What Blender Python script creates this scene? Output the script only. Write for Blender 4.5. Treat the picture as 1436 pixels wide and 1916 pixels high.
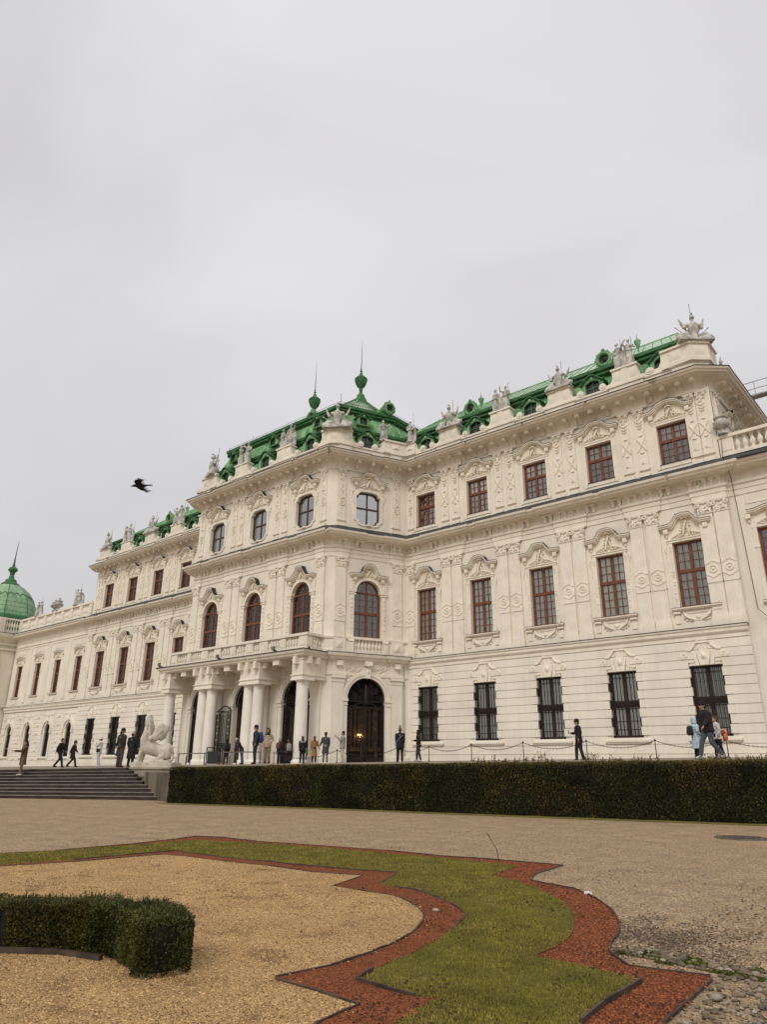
import bpy, bmesh, math, random
from mathutils import Vector, Matrix, geometry, noise
R=math.radians; PI=math.pi
scene=bpy.context.scene; COL=scene.collection
for o in list(bpy.data.objects): bpy.data.objects.remove(o)
# ---------------- camera
cd=bpy.data.cameras.new('camera'); cam=bpy.data.objects.new('camera',cd); COL.objects.link(cam); scene.camera=cam
cd.sensor_fit='HORIZONTAL'; cd.sensor_width=36; cd.lens=1317.3/1436*36; cd.clip_end=2000; cd.clip_start=.05
rr=Vector((0.76065696,0.64911031,0.00753589)); uu=Vector((0.2143045,-0.26205591,0.9409571)); ff=Vector((-0.61275978,0.71413059,0.33844194))
cam.matrix_world=Matrix(((rr.x,uu.x,-ff.x,0),(rr.y,uu.y,-ff.y,0),(rr.z,uu.z,-ff.z,0),(0,0,0,1)))
# ---------------- world + sun (overcast)
SUN_EL=R(42); SUN_AZ=R(-20)     # light comes from behind and right of the camera
w=bpy.data.worlds.new('World'); scene.world=w; w.use_nodes=True; nt=w.node_tree; nt.nodes.clear()
N=nt.nodes.new; L=nt.links.new
out=N('ShaderNodeOutputWorld'); bg=N('ShaderNodeBackground'); sky=N('ShaderNodeTexSky'); sky.sky_type='NISHITA'; sky.sun_disc=False
sky.sun_elevation=SUN_EL; sky.sun_rotation=R(200); sky.air_density=2; sky.dust_density=6
tc=N('ShaderNodeTexCoord'); mp=N('ShaderNodeMapping'); mp.inputs['Scale'].default_value=(1.0,1.0,2.2); mp.inputs['Location'].default_value=(3.6,.2,1.1)
n1=N('ShaderNodeTexNoise'); n1.inputs['Scale'].default_value=1.5; n1.inputs['Detail'].default_value=4; n1.inputs['Roughness'].default_value=.4; n1.inputs['Distortion'].default_value=.6
cr=N('ShaderNodeValToRGB'); e=cr.color_ramp.elements; e[0].position=.33; e[0].color=(5.75,5.62,5.8,1); e[1].position=.68; e[1].color=(7.2,7.1,7.2,1)
sx=N('ShaderNodeSeparateXYZ'); mr=N('ShaderNodeMapRange'); mr.inputs[1].default_value=0; mr.inputs[2].default_value=1; mr.inputs[3].default_value=.99; mr.inputs[4].default_value=1.12
mul=N('ShaderNodeVectorMath'); mul.operation='SCALE'; mx=N('ShaderNodeMixRGB'); mx.inputs[0].default_value=.96
L(tc.outputs['Generated'],mp.inputs[0]); L(mp.outputs[0],n1.inputs['Vector']); L(n1.outputs['Fac'],cr.inputs[0])
L(tc.outputs['Generated'],sx.inputs[0]); L(sx.outputs['Z'],mr.inputs[0]); L(cr.outputs[0],mul.inputs[0]); L(mr.outputs[0],mul.inputs['Scale'])
dt=N('ShaderNodeVectorMath'); dt.operation='DOT_PRODUCT'; dt.inputs[1].default_value=(-.383,.578,.722); ml=N('ShaderNodeMapRange'); ml.interpolation_type='SMOOTHSTEP'; ml.inputs[1].default_value=.82; ml.inputs[2].default_value=1.0; ml.inputs[3].default_value=1.0; ml.inputs[4].default_value=1.10; m2=N('ShaderNodeVectorMath'); m2.operation='SCALE'
L(tc.outputs['Generated'],dt.inputs[0]); L(dt.outputs['Value'],ml.inputs[0]); L(mul.outputs[0],m2.inputs[0]); L(ml.outputs[0],m2.inputs['Scale'])
L(sky.outputs[0],mx.inputs[1]); L(m2.outputs[0],mx.inputs[2]); L(mx.outputs[0],bg.inputs[0]); bg.inputs[1].default_value=.1; L(bg.outputs[0],out.inputs[0])
sd=bpy.data.lights.new('sun','SUN'); sun=bpy.data.objects.new('sun',sd); COL.objects.link(sun); sd.energy=1.5; sd.angle=R(26); sd.color=(1,.95,.88)
# direction the light travels
dv=Vector((math.sin(SUN_AZ)*math.cos(SUN_EL),math.cos(SUN_AZ)*math.cos(SUN_EL),-math.sin(SUN_EL))); sun.rotation_euler=dv.to_track_quat('-Z','Y').to_euler()
scene.view_settings.view_transform='Standard'; scene.view_settings.look='None'; scene.view_settings.exposure=0; scene.view_settings.gamma=1
scene.render.engine='CYCLES'; scene.cycles.max_bounces=6; scene.cycles.transparent_max_bounces=8
rnd=random.Random(7)
# ---------------- materials
def mat(name,col,rough=.85,var=.12,scale=3.,col2=None,bump=0,bscale=40,spec=.3,metal=0,stretch=None,fine=0,fscale=60,emit=None,bdist=.01,streak=0,orand=0):
    m=bpy.data.materials.new(name); m.use_nodes=True; t=m.node_tree; b=t.nodes['Principled BSDF']; n=t.nodes.new; l=t.links.new
    b.inputs['Roughness'].default_value=rough; b.inputs['Metallic'].default_value=metal; b.inputs['Specular IOR Level'].default_value=spec
    if emit: b.inputs['Emission Color'].default_value=(*col,1); b.inputs['Emission Strength'].default_value=emit; b.inputs['Base Color'].default_value=(*col,1); return m
    g=n('ShaderNodeNewGeometry'); mpn=n('ShaderNodeMapping'); l(g.outputs['Position'],mpn.inputs[0])
    if stretch: mpn.inputs['Scale'].default_value=stretch
    a=n('ShaderNodeTexNoise'); a.inputs['Scale'].default_value=scale; a.inputs['Detail'].default_value=5; l(mpn.outputs[0],a.inputs['Vector'])
    r=n('ShaderNodeValToRGB'); c2=col2 or tuple(c*(1-var*1.6) for c in col); c1=tuple(min(1,c*(1+var*.5)) for c in col)
    r.color_ramp.elements[0].position=.35; r.color_ramp.elements[0].color=(*c2,1); r.color_ramp.elements[1].position=.62; r.color_ramp.elements[1].color=(*c1,1)
    l(a.outputs['Fac'],r.inputs[0]); src=r.outputs[0]
    if fine:
        f=n('ShaderNodeTexNoise'); f.inputs['Scale'].default_value=fscale; f.inputs['Detail'].default_value=2; l(g.outputs['Position'],f.inputs['Vector'])
        q=n('ShaderNodeMapRange'); q.inputs[1].default_value=.3; q.inputs[2].default_value=.7; q.inputs[3].default_value=1-fine; q.inputs[4].default_value=1+fine; l(f.outputs['Fac'],q.inputs[0])
        v=n('ShaderNodeVectorMath'); v.operation='SCALE'; l(src,v.inputs[0]); l(q.outputs[0],v.inputs['Scale']); src=v.outputs[0]
    if streak:
        m3=n('ShaderNodeMapping'); m3.inputs['Scale'].default_value=(3.2,3.2,.16); l(g.outputs['Position'],m3.inputs[0]); f=n('ShaderNodeTexNoise'); f.inputs['Scale'].default_value=1.4; f.inputs['Detail'].default_value=6; f.inputs['Roughness'].default_value=.7; l(m3.outputs[0],f.inputs['Vector'])
        q=n('ShaderNodeMapRange'); q.inputs[1].default_value=.40; q.inputs[2].default_value=.62; q.inputs[3].default_value=1-streak; q.inputs[4].default_value=1.0; l(f.outputs['Fac'],q.inputs[0]); v=n('ShaderNodeVectorMath'); v.operation='SCALE'; l(src,v.inputs[0]); l(q.outputs[0],v.inputs['Scale']); src=v.outputs[0]
    if orand:
        oi=n('ShaderNodeObjectInfo'); q=n('ShaderNodeMapRange'); q.inputs[3].default_value=1-orand; q.inputs[4].default_value=1+orand*.4; l(oi.outputs['Random'],q.inputs[0]); v=n('ShaderNodeVectorMath'); v.operation='SCALE'; l(src,v.inputs[0]); l(q.outputs[0],v.inputs['Scale']); src=v.outputs[0]
    l(src,b.inputs['Base Color'])
    if bump:
        h=n('ShaderNodeTexNoise'); h.inputs['Scale'].default_value=bscale; h.inputs['Detail'].default_value=4; l(g.outputs['Position'],h.inputs['Vector'])
        k=n('ShaderNodeBump'); k.inputs['Strength'].default_value=bump; k.inputs['Distance'].default_value=bdist; l(h.outputs['Fac'],k.inputs['Height']); l(k.outputs[0],b.inputs['Normal'])
    return m
M={}
M['wall']=mat('cream_plaster',(.85,.785,.665),.9,.05,.9,bump=.15,bscale=30,stretch=(1,1,.5),fine=.03,fscale=1.3,streak=.05)
M['trim']=mat('cream_trim',(.86,.79,.67),.85,.05,2.,bump=.1,bscale=40,streak=.05)
M['ground_wall']=mat('pale_plaster',(.85,.79,.68),.9,.05,.7,bump=.12,bscale=30,streak=.05)
M['column']=mat('column_stone',(.85,.805,.71),.8,.05,1.2)
M['relief']=mat('relief_stucco',(.86,.79,.665),.85,.06,5)
M['wood']=mat('window_wood',(.185,.062,.026),.5,.25,6,spec=.4)
M['darkwood']=mat('dark_window_wood',(.055,.030,.020),.5,.25,6)
M['iron']=mat('wrought_iron',(.018,.014,.013),.6,.2,8)
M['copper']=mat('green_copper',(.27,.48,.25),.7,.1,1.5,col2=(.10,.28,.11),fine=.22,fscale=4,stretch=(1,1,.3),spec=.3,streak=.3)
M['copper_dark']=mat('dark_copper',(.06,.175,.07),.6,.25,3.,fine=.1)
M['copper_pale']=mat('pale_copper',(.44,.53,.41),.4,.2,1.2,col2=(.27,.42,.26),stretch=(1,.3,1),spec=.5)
M['dome']=mat('dome_copper',(.33,.50,.31),.75,.18,1.,col2=(.23,.39,.23),fine=.1,fscale=3,streak=.25)
M['slate']=mat('slate_edge',(.045,.048,.052),.6,.3,4,fine=.3,fscale=3)
M['darkmetal']=mat('dark_flashing',(.03,.028,.027),.5,.2,5)
M['statue']=mat('statue_stone',(.52,.50,.45),.85,.3,2.5,col2=(.30,.29,.26),fine=.15,fscale=12,bump=.3,bscale=25)
M['lion']=mat('pale_limestone',(.58,.52,.43),.8,.12,3,col2=(.42,.38,.31),fine=.1,fscale=20,bump=.2,bscale=30)
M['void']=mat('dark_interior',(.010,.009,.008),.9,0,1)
M['void_wood']=mat('door_wood',(.14,.085,.045),.55,.3,4)
M['curtain']=mat('pale_curtain',(.82,.85,.74),.9,.1,4,col2=(.62,.66,.58),stretch=(6,6,.3),orand=.35)
M['curtain_low']=mat('grey_curtain',(.64,.64,.57),.9,.1,4,col2=(.42,.42,.38),stretch=(6,6,.3),orand=.35)
M['curtain_dim']=mat('dim_curtain',(.50,.46,.46),.9,.2,3,col2=(.30,.27,.27),stretch=(5,5,.3),orand=.5)
M['blind']=mat('white_blind',(.85,.82,.75),.9,.08,2,orand=.45)
M['stone']=mat('pedestal_stone',(.36,.31,.235),.85,.2,2,col2=(.24,.205,.15),fine=.1,bump=.3,bscale=20)
M['ebrown']=mat('oval_window_wood',(.075,.050,.036),.5,.25,6)
M['stone_low']=mat('weathered_stone',(.17,.14,.10),.85,.3,1.5,col2=(.075,.062,.045),stretch=(1,1,.25),bump=.3,bscale=20)
M['step']=mat('step_stone',(.050,.034,.030),.6,.25,2,col2=(.028,.019,.017),fine=.2,bump=.3,bscale=15)
M['step_edge']=mat('step_nosing',(.22,.19,.155),.7,.2,3)
M['steel']=mat('edging_steel',(.075,.055,.040),.6,.3,5,bump=.2)
M['bird']=mat('black_feather',(.008,.008,.009),.6,.2,10)
M['coping']=mat('coping_stone',(.22,.165,.09),.85,.25,2,bump=.3)
def glass(name,tint=(.86,.85,.84),alpha=.35,rough=.03):
    m=bpy.data.materials.new(name); m.use_nodes=True; t=m.node_tree; t.nodes.clear(); n=t.nodes.new; l=t.links.new
    o=n('ShaderNodeOutputMaterial'); x=n('ShaderNodeMixShader'); a=n('ShaderNodeBsdfTransparent'); g=n('ShaderNodeBsdfGlossy'); g.inputs['Roughness'].default_value=rough; g.inputs['Color'].default_value=(*tint,1)
    a.inputs['Color'].default_value=(.95,.96,.95,1); f=n('ShaderNodeFresnel'); f.inputs[0].default_value=1.5; q=n('ShaderNodeMath'); q.operation='ADD'; q.inputs[1].default_value=alpha; l(f.outputs[0],q.inputs[0]); q.use_clamp=True
    tcn=n('ShaderNodeNewGeometry'); nn=n('ShaderNodeTexNoise'); nn.inputs['Scale'].default_value=2.5; bm_=n('ShaderNodeBump'); bm_.inputs['Strength'].default_value=.12; bm_.inputs['Distance'].default_value=.05
    l(tcn.outputs['Position'],nn.inputs['Vector']); l(nn.outputs['Fac'],bm_.inputs['Height']); l(bm_.outputs[0],g.inputs['Normal'])
    l(q.outputs[0],x.inputs[0]); l(a.outputs[0],x.inputs[1]); l(g.outputs[0],x.inputs[2]); l(x.outputs[0],o.inputs[0]); return m
M['glass']=glass('window_glass',alpha=.05); M['glass_bright']=glass('window_glass_reflecting',alpha=.42,rough=.02)
# ---------------- mesh helper
class MB:
    def __init__(s): s.v=[]; s.f=[]; s.mi=[]; s.m=0; s.T=None
    def add(s,vs,fs):
        k=len(s.v)
        if s.T is not None: vs=[tuple(s.T@Vector(p)) for p in vs]
        s.v+=[tuple(p) for p in vs]; s.f+=[tuple(k+i for i in f) for f in fs]; s.mi+=[s.m]*len(fs)
    def box(s,x0,x1,y0,y1,z0,z1):
        s.add([(x0,y0,z0),(x1,y0,z0),(x1,y1,z0),(x0,y1,z0),(x0,y0,z1),(x1,y0,z1),(x1,y1,z1),(x0,y1,z1)],[(0,3,2,1),(4,5,6,7),(0,1,5,4),(1,2,6,5),(2,3,7,6),(3,0,4,7)])
    def prism(s,P,y0,y1,ax='y'):   # polygon (a,b) extruded; ax y: (x,z) along y ; ax z: (x,y) along z ; ax x: (y,z) along x
        n=len(P); f={'y':lambda p,t:(p[0],t,p[1]),'z':lambda p,t:(p[0],p[1],t),'x':lambda p,t:(t,p[0],p[1])}[ax]
        s.add([f(p,y0) for p in P]+[f(p,y1) for p in P],[tuple(range(n)),tuple(range(2*n-1,n-1,-1))]+[(i,(i+1)%n,n+(i+1)%n,n+i) for i in range(n)])
    def strip(s,A,B,y0,y1):       # band between two equal-length polylines (x,z), thick y0..y1
        n=len(A); vs=[(p[0],y0,p[1]) for p in A]+[(p[0],y0,p[1]) for p in B]+[(p[0],y1,p[1]) for p in A]+[(p[0],y1,p[1]) for p in B]; fs=[]
        for i in range(n-1): fs+=[(i,i+1,n+i+1,n+i),(2*n+i,3*n+i,3*n+i+1,2*n+i+1),(i,2*n+i,2*n+i+1,i+1),(n+i,n+i+1,3*n+i+1,3*n+i)]
        fs+=[(0,n,3*n,2*n),(n-1,3*n-1,4*n-1,2*n-1)]; s.add(vs,fs)
    def loft(s,rings,caps=True,closed=True):
        n=len(rings[0]); vs=[p for r in rings for p in r]; fs=[]
        for a in range(len(rings)-1):
            for i in range(n if closed else n-1): fs.append((a*n+i,a*n+(i+1)%n,(a+1)*n+(i+1)%n,(a+1)*n+i))
        if caps: fs+=[tuple(range(n-1,-1,-1)),tuple((len(rings)-1)*n+i for i in range(n))]
        s.add(vs,fs)
    def lathe(s,prof,c=(0,0),n=12,sx=1,sy=1,rot=0):
        s.loft([[(c[0]+r*sx*math.cos(2*PI*i/n+rot),c[1]+r*sy*math.sin(2*PI*i/n+rot),z) for i in range(n)] for r,z in prof])
    def tube(s,pts,rad,n=8,fl=1.0,up=None):
        pts=[Vector(p) for p in pts]; k=len(pts); rad=rad if isinstance(rad,(list,tuple)) else [rad]*k; rings=[]; pu=None
        for i in range(k):
            t=(pts[min(i+1,k-1)]-pts[max(i-1,0)]); t=t.normalized() if t.length>1e-9 else Vector((0,0,1))
            if pu is None: a=Vector(up) if up else (Vector((0,0,1)) if abs(t.z)<.9 else Vector((0,1,0))); 
            else: a=pu
            u=(a-t*a.dot(t)); u=u.normalized() if u.length>1e-6 else Vector((1,0,0)); pu=u; b=t.cross(u)
            rings.append([tuple(pts[i]+u*(math.cos(2*PI*j/n)*rad[i]*fl)+b*(math.sin(2*PI*j/n)*rad[i])) for j in range(n)])
        s.loft(rings)
    def ell(s,c,r,n=8,m=6,rot=None):
        c=Vector(c); r=(r,)*3 if not isinstance(r,(tuple,list)) else r; vs=[(0,0,r[2]),(0,0,-r[2])]; fs=[]
        for a in range(1,m):
            th=PI*a/m
            for i in range(n): ph=2*PI*i/n; vs.append((r[0]*math.sin(th)*math.cos(ph),r[1]*math.sin(th)*math.sin(ph),r[2]*math.cos(th)))
        I=lambda a,i:2+(a-1)*n+i%n
        for i in range(n):
            fs.append((0,I(1,i),I(1,i+1))); fs.append((1,I(m-1,i+1),I(m-1,i)))
            for a in range(1,m-1): fs.append((I(a,i),I(a+1,i),I(a+1,i+1),I(a,i+1)))
        vs=[Vector(v) for v in vs]
        if rot: vs=[rot@v for v in vs]
        s.add([tuple(v+c) for v in vs],fs)
    def sweep(s,prof,path,closed=False):   # prof (d outward, z), path in plan, outward = right-hand side (t.y,-t.x)
        n=len(path); ring=[]
        for i in range(n):
            p=Vector(path[i]); a=path[(i-1)%n] if (closed or i>0) else None; b=path[(i+1)%n] if (closed or i<n-1) else None
            t1=(p-Vector(a)).normalized() if a is not None else None; t2=(Vector(b)-p).normalized() if b is not None else None
            t1=t1 or t2; t2=t2 or t1; n1=Vector((t1.y,-t1.x)); n2=Vector((t2.y,-t2.x)); m=n1+n2; m=m/max(.25,m.dot(n1)) if m.length>1e-6 else n1
            ring.append([(p.x+m.x*d,p.y+m.y*d,z) for d,z in prof])
        k=len(prof); vs=[q for r in ring for q in r]; fs=[]
        for i in range(n if closed else n-1):
            j=(i+1)%n
            for a in range(k-1): fs.append((i*k+a,j*k+a,j*k+a+1,i*k+a+1))
        s.add(vs,fs)
    def wall(s,outer,holes,y=0,depth=.32):
        pl=[[Vector((p[0],p[1],0)) for p in outer]]+[[Vector((p[0],p[1],0)) for p in h] for h in holes]
        tr=geometry.tessellate_polygon(pl); fl=[p for l in pl for p in l]; s.add([(p.x,y,p.y) for p in fl],[tuple(t) for t in tr])
        for h in holes:
            n=len(h); s.add([(p[0],y,p[1]) for p in h]+[(p[0],y+depth,p[1]) for p in h],[(i,(i+1)%n,n+(i+1)%n,n+i) for i in range(n)])
    def mesh(s,name,mats,smooth=None,recalc=True):
        me=bpy.data.meshes.new(name); me.from_pydata(s.v,[],s.f)
        for m in mats: me.materials.append(m)
        if len(mats)>1: me.polygons.foreach_set('material_index',s.mi)
        me.update()
        if recalc:
            bm=bmesh.new(); bm.from_mesh(me); bmesh.ops.recalc_face_normals(bm,faces=bm.faces); bm.to_mesh(me); bm.free()
        if smooth is not None:
            me.polygons.foreach_set('use_smooth',[True]*len(me.polygons)); me.set_sharp_from_angle(angle=R(smooth))
        return me
def mm(x): return [M[k] if isinstance(k,str) else k for k in (x if isinstance(x,(list,tuple)) else [x])]
def obj(name,mb,m,parent=None,smooth=None,recalc=True):
    me=mb.mesh(name,mm(m),smooth,recalc) if isinstance(mb,MB) else mb
    o=bpy.data.objects.new(name,me); COL.objects.link(o)
    if parent: o.parent=parent
    return o
def tag(o,label,cat,group=None,kind=None):
    if label: o['label']=label
    if cat: o['category']=cat
    if group: o['group']=group
    if kind: o['kind']=kind
    return o
def empty(name,loc=(0,0,0)):
    o=bpy.data.objects.new(name,None); COL.objects.link(o); o.location=loc; o.empty_display_size=.2; return o
def struct(name,mb,m,kind='structure',smooth=None,recalc=True):
    o=obj(name,mb,m,None,smooth,recalc); o['kind']=kind; return o
def dup(o,parent=None):
    c=o.copy(); COL.objects.link(c); c.parent=parent
    for ch in [x for x in o.children]: 
        d=ch.copy(); COL.objects.link(d); d.parent=c
    return c
def remesh(mb,vox,it=2,fac=.5):
    me=mb.mesh('t',[],None); o=bpy.data.objects.new('t',me); COL.objects.link(o)
    m=o.modifiers.new('r','REMESH'); m.mode='VOXEL'; m.voxel_size=vox
    if it: q=o.modifiers.new('s','SMOOTH'); q.iterations=it; q.factor=fac
    dg=bpy.context.evaluated_depsgraph_get(); dg.update(); me2=bpy.data.meshes.new_from_object(o.evaluated_get(dg)); bpy.data.objects.remove(o); bpy.data.meshes.remove(me)
    me2.polygons.foreach_set('use_smooth',[True]*len(me2.polygons)); return me2
def robj(name,mb,m,vox,parent=None,it=2):
    me=remesh(mb,vox,it); me.name=name; me.materials.clear(); me.materials.append(M[m] if isinstance(m,str) else m); return obj(name,me,None,parent)
# ================= PALACE =================
palace=empty('palace',(-40,37.5,0)); PO=Vector((-40,37.5,0))
tag(palace,'long cream baroque palace with green copper roofs, columned porch and rows of tall windows','palace')
def pobj(name,mb,m,smooth=None,recalc=True):   # a part built in world coordinates
    o=obj(name,mb,m,palace,smooth,recalc); o.location=-PO; return o
LS=4.72/4.324; LZ=1.0457; LO_=-.755
XC=-39.98
FR={'RW':((0,37.5),0,1,1,0),'FR':((0,32.15),0,1,1,0),'CH':((-32.33,32.15),math.atan2(5.35,2.4),1,1,0),'LW':((0,37.5),0,LS,LZ,LO_),'LO':((0,37.56),0,1,1,0),'RO':((0,37.62),0,1,1,0),'RS':((-8.66,37.5),PI/2,1,1,0),
    'DW':((-98.3,36.2),math.atan2(1.3,6.9)*0,1,1,0)}
def put(o,fr,s,dz=0,sxm=1,d=0):
    (ox,oy),a,sx,sz,z0=FR[fr]
    o.location=Vector((ox+s*math.cos(a)+d*math.sin(a),oy+s*math.sin(a)-d*math.cos(a),z0+dz*sz))-PO
    o.rotation_euler=(0,0,a); o.scale=(sx*sxm,1,sz); return o
bayR=[-28.217+4.324*i for i in range(5)]; bayL=[-71.33+4.72*i for i in range(5)]
bayF=[-45.03,-39.98,-34.93]; CHC=2.86
# ---- outlines
def rect(w,z0,z1): return [(-w/2,z0),(w/2,z0),(w/2,z1),(-w/2,z1)]
def shift(P,dx,f=None): return [(p[0]+dx,f(p[1]) if f else p[1]) for p in P]
def arc(cx,cz,r,a0,a1,n,rz=None): rz=rz or r; return [(cx+r*math.cos(a0+(a1-a0)*i/n),cz+rz*math.sin(a0+(a1-a0)*i/n)) for i in range(n+1)]
def o_arch(w,z0,zs,w2,zt): # shouldered arch
    r=w2/2; return [(-w/2,z0),(w/2,z0),(w/2,zs),(r+.06,zs+.16),(r,zs+.2)]+arc(0,zt-r,r,0,PI,12)+[(-r,zs+.2),(-r-.06,zs+.16),(-w/2,zs)]
def o_ear():
    se=lambda a0,a1,z,hz:[(.76*math.copysign(abs(math.cos(t))**.55,math.cos(t)),z+math.copysign(hz*abs(math.sin(t))**.8,math.sin(t))) for t in [a0+(a1-a0)*i/10 for i in range(11)]]
    return [(-.93,16.12),(-.77,16.06)]+se(PI,2*PI,16.06,.30)[1:-1]+[(.77,16.06),(.93,16.12),(.93,17.86),(.77,17.92)]+se(0,PI,17.92,.30)[1:-1]+[(-.77,17.92),(-.93,17.86)]
def o_gate(w=2.68,z0=-.6,zsp=3.98): r=w/2; return [(-r,z0),(r,z0),(r,zsp)]+arc(0,zsp,r,0,PI,16)[1:-1]+[(-r,zsp)]
def offs(P,d):  # inset polygon (scale about centre in both axes, good enough for frames)
    xs=[p[0] for p in P]; zs=[p[1] for p in P]; cx=(min(xs)+max(xs))/2; cz=(min(zs)+max(zs))/2; fx=1-2*d/(max(xs)-min(xs)); fz=1-2*d/(max(zs)-min(zs))
    return [(cx+(p[0]-cx)*fx,cz+(p[1]-cz)*fz) for p in P]
def ring(mb,P,Q,y0,y1): 
    n=len(P); mb.add([(p[0],y0,p[1]) for p in P]+[(p[0],y0,p[1]) for p in Q]+[(p[0],y1,p[1]) for p in P]+[(p[0],y1,p[1]) for p in Q],
        [f for i in range(n) for f in ((i,(i+1)%n,n+(i+1)%n,n+i),(2*n+i,3*n+i,3*n+(i+1)%n,2*n+(i+1)%n),(i,2*n+i,2*n+(i+1)%n,(i+1)%n),(n+i,n+(i+1)%n,3*n+(i+1)%n,3*n+i))])
def relief(mb,pts,n,seed,size=.11,dep=.09,y=0):
    r=random.Random(seed)
    for i in range(n):
        x,z,s=pts(r); k=size*r.uniform(.5,1.2)*s; rot=Matrix.Rotation(r.uniform(0,PI),3,'Y')
        mb.ell((x,y-.01,z),(k*1.5,dep*r.uniform(.6,1.2),k*.6),6,4,rot)
def scroll(mb,c,r,y,th=.045,turns=1.4,sgn=1,a0=0,dep=None):
    P=[]; k=int(turns*8)
    for i in range(k+1): a=a0+sgn*2*PI*turns*i/k; q=r*(1-.75*i/k); P.append((c[0]+q*math.cos(a),y,c[1]+q*math.sin(a)))
    mb.tube(P,[th]*len(P),5,up=(0,1,0))
# ---- windows (local: x along wall, -y outward, z absolute)
def win(kind):
    fr=MB(); Y=.20; wood='wood'
    if kind=='U': P=rect(1.64,15.874,18.268)
    if kind=='P': P=rect(1.60,7.822,11.329)
    if kind=='G': P=rect(1.63,1.445,4.828); wood='darkwood'
    if kind=='A': P=o_arch(2.02,7.92,10.72,1.78,11.8)
    if kind=='E': P=o_ear(); wood='ebrown'
    if kind=='S': P=rect(1.5,7.30,11.03)   # narrow windows of the low outer wing
    if kind=='B': r=.62; P=[(-r,.62),(r,.62),(r,3.45)]+arc(0,3.45,r,0,PI,10)[1:-1]+[(-r,3.45)]; wood='darkwood'
    fw=.11; ring(fr,P,offs(P,fw),Y,Y+.1)
    xs=[p[0] for p in P]; zs=[p[1] for p in P]; x0,x1,z0,z1=min(xs)+fw,max(xs)-fw,min(zs)+fw,max(zs)-fw
    V=lambda x,a,b,t:fr.box(x-t,x+t,Y+.01,Y+.085,a,b)
    H=lambda z,a,b,t,yo=.012:fr.box(a,b,Y+yo,Y+.08,z-t,z+t)
    def sash(a,b,c,d,nx,nz):
        fr.box(a,a+.035,Y+.015,Y+.08,c,d); fr.box(b-.035,b,Y+.015,Y+.08,c,d)
        for i in range(1,nx): V(a+(b-a)*i/nx,c,d,.013)
        for i in range(1,nz): H(c+(d-c)*i/nz,a,b,.013,.02)
    if kind in 'UP':
        zt=z0+(z1-z0)*(.60 if kind=='U' else .555)
        H(zt,x0,x1,.085,-.03); V(0,z0,z1,.055)
        for sx_ in (-1,1):
            a,b=(x0,-.055) if sx_<0 else (.055,x1)
            sash(a,b,z0,zt-.085,2,3 if kind=='U' else 4); sash(a,b,zt+.085,z1,2,2 if kind=='U' else 3)
    if kind=='S':
        zt=z0+(z1-z0)*.6; H(zt,x0,x1,.08,-.03); V(0,z0,z1,.05)
        for a,b in ((x0,-.05),(.05,x1)): sash(a,b,z0,zt-.08,2,5); sash(a,b,zt+.08,z1,2,3)
    if kind=='G':
        zt=3.15; H(zt,x0,x1,.13,-.03); V(0,z0,z1,.055)
        for a,b in ((x0,-.055),(.055,x1)): sash(a,b,z0,zt-.13,1,2); sash(a,b,zt+.13,z1,1,1)
    if kind=='A':
        H(9.55,x0,x1,.085,-.03); H(10.95,-.88,.88,.06,-.02); V(0,z0,z1,.055)
        for a,b in ((x0,-.055),(.055,x1)): sash(a,b,z0,9.465,2,3); sash(a,b,9.635,10.89,2,3)
        for a in range(1,8): 
            if a!=4: t=PI*a/8; fr.tube([(.36*math.cos(t),Y+.05,11.0+.30*math.sin(t)),(.82*math.cos(t),Y+.05,11.0+.74*math.sin(t))],.014,4)
        q=arc(0,11.0,.38,0,PI,10,.32); fr.tube([(a,Y+.05,b) for a,b in q],.014,4)
    if kind=='E': H(17.02,x0,x1,.05,-.01); V(0,z0,z1,.05)
    if kind=='B':
        H(2.55,x0,x1,.07,-.02); V(0,z0,z1,.035)
        for z in (1.2,1.85,3.1,3.6): H(z,x0,x1,.015,.02)
        for x in (-.3,.3): V(x,z0,z1,.012)
    o=obj('window',fr,wood,palace)
    g=MB(); g.prism(offs(P,fw*.5),Y+.05,Y+.055); obj('pane',g,'glass_bright' if kind in 'E' else 'glass',o)
    c=MB(); n=24; xa,xb=x0-.12,x1+.12
    def sheet(za,zb,amp=.035,yy=.31):
        vs=[];
        for i in range(n+1): x=xa+(xb-xa)*i/n; yv=yy+amp*math.sin(i*1.9+za); vs+=[(x,yv,za),(x,yv,zb)]
        c.add(vs,[(2*i,2*i+2,2*i+3,2*i+1) for i in range(n)])
    if kind=='U': sheet(z0-.1,z0+(z1-z0)*.6); c.m=1; c.add([(xa,.32,z0+(z1-z0)*.6),(xb,.32,z0+(z1-z0)*.6),(xb,.32,z1+.1),(xa,.32,z1+.1)],[(0,1,2,3)]); obj('curtain',c,['curtain_dim','blind'],o,recalc=False)
    elif kind=='P' or kind=='S': sheet(z0-.1,z1+.1,.05); obj('curtain',c,['curtain'] if kind=='P' else ['curtain_dim'],o,recalc=False)
    elif kind=='G': sheet(z0-.1,z1+.1,.04); obj('curtain',c,['curtain_low'],o,recalc=False)
    else: sheet(z0-.1,z1+.1,.04,.40); obj('curtain',c,['curtain_dim' if kind!='B' else 'void'],o,recalc=False)
    if kind=='G':   # iron grille
        b=MB(); yb=.06
        for i in range(9): x=-.74+1.48*i/8; b.box(x-.014,x+.014,yb-.014,yb+.014,1.5,4.80)
        for i in range(9):
            x=-.74+1.48*i/8
            for z in (2.5,4.05): b.ell((x,yb,z),(.03,.03,.06),5,4)
        for z in (1.55,1.85,3.3,3.0,3.15,4.5,2.9): b.box(-.80,.80,yb-.02,yb+.012,z-.017,z+.017)
        for x in (-.79,.79): b.box(x-.02,x+.02,yb-.02,yb+.02,1.45,4.83)
        obj('grille',b,'iron',o)
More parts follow.
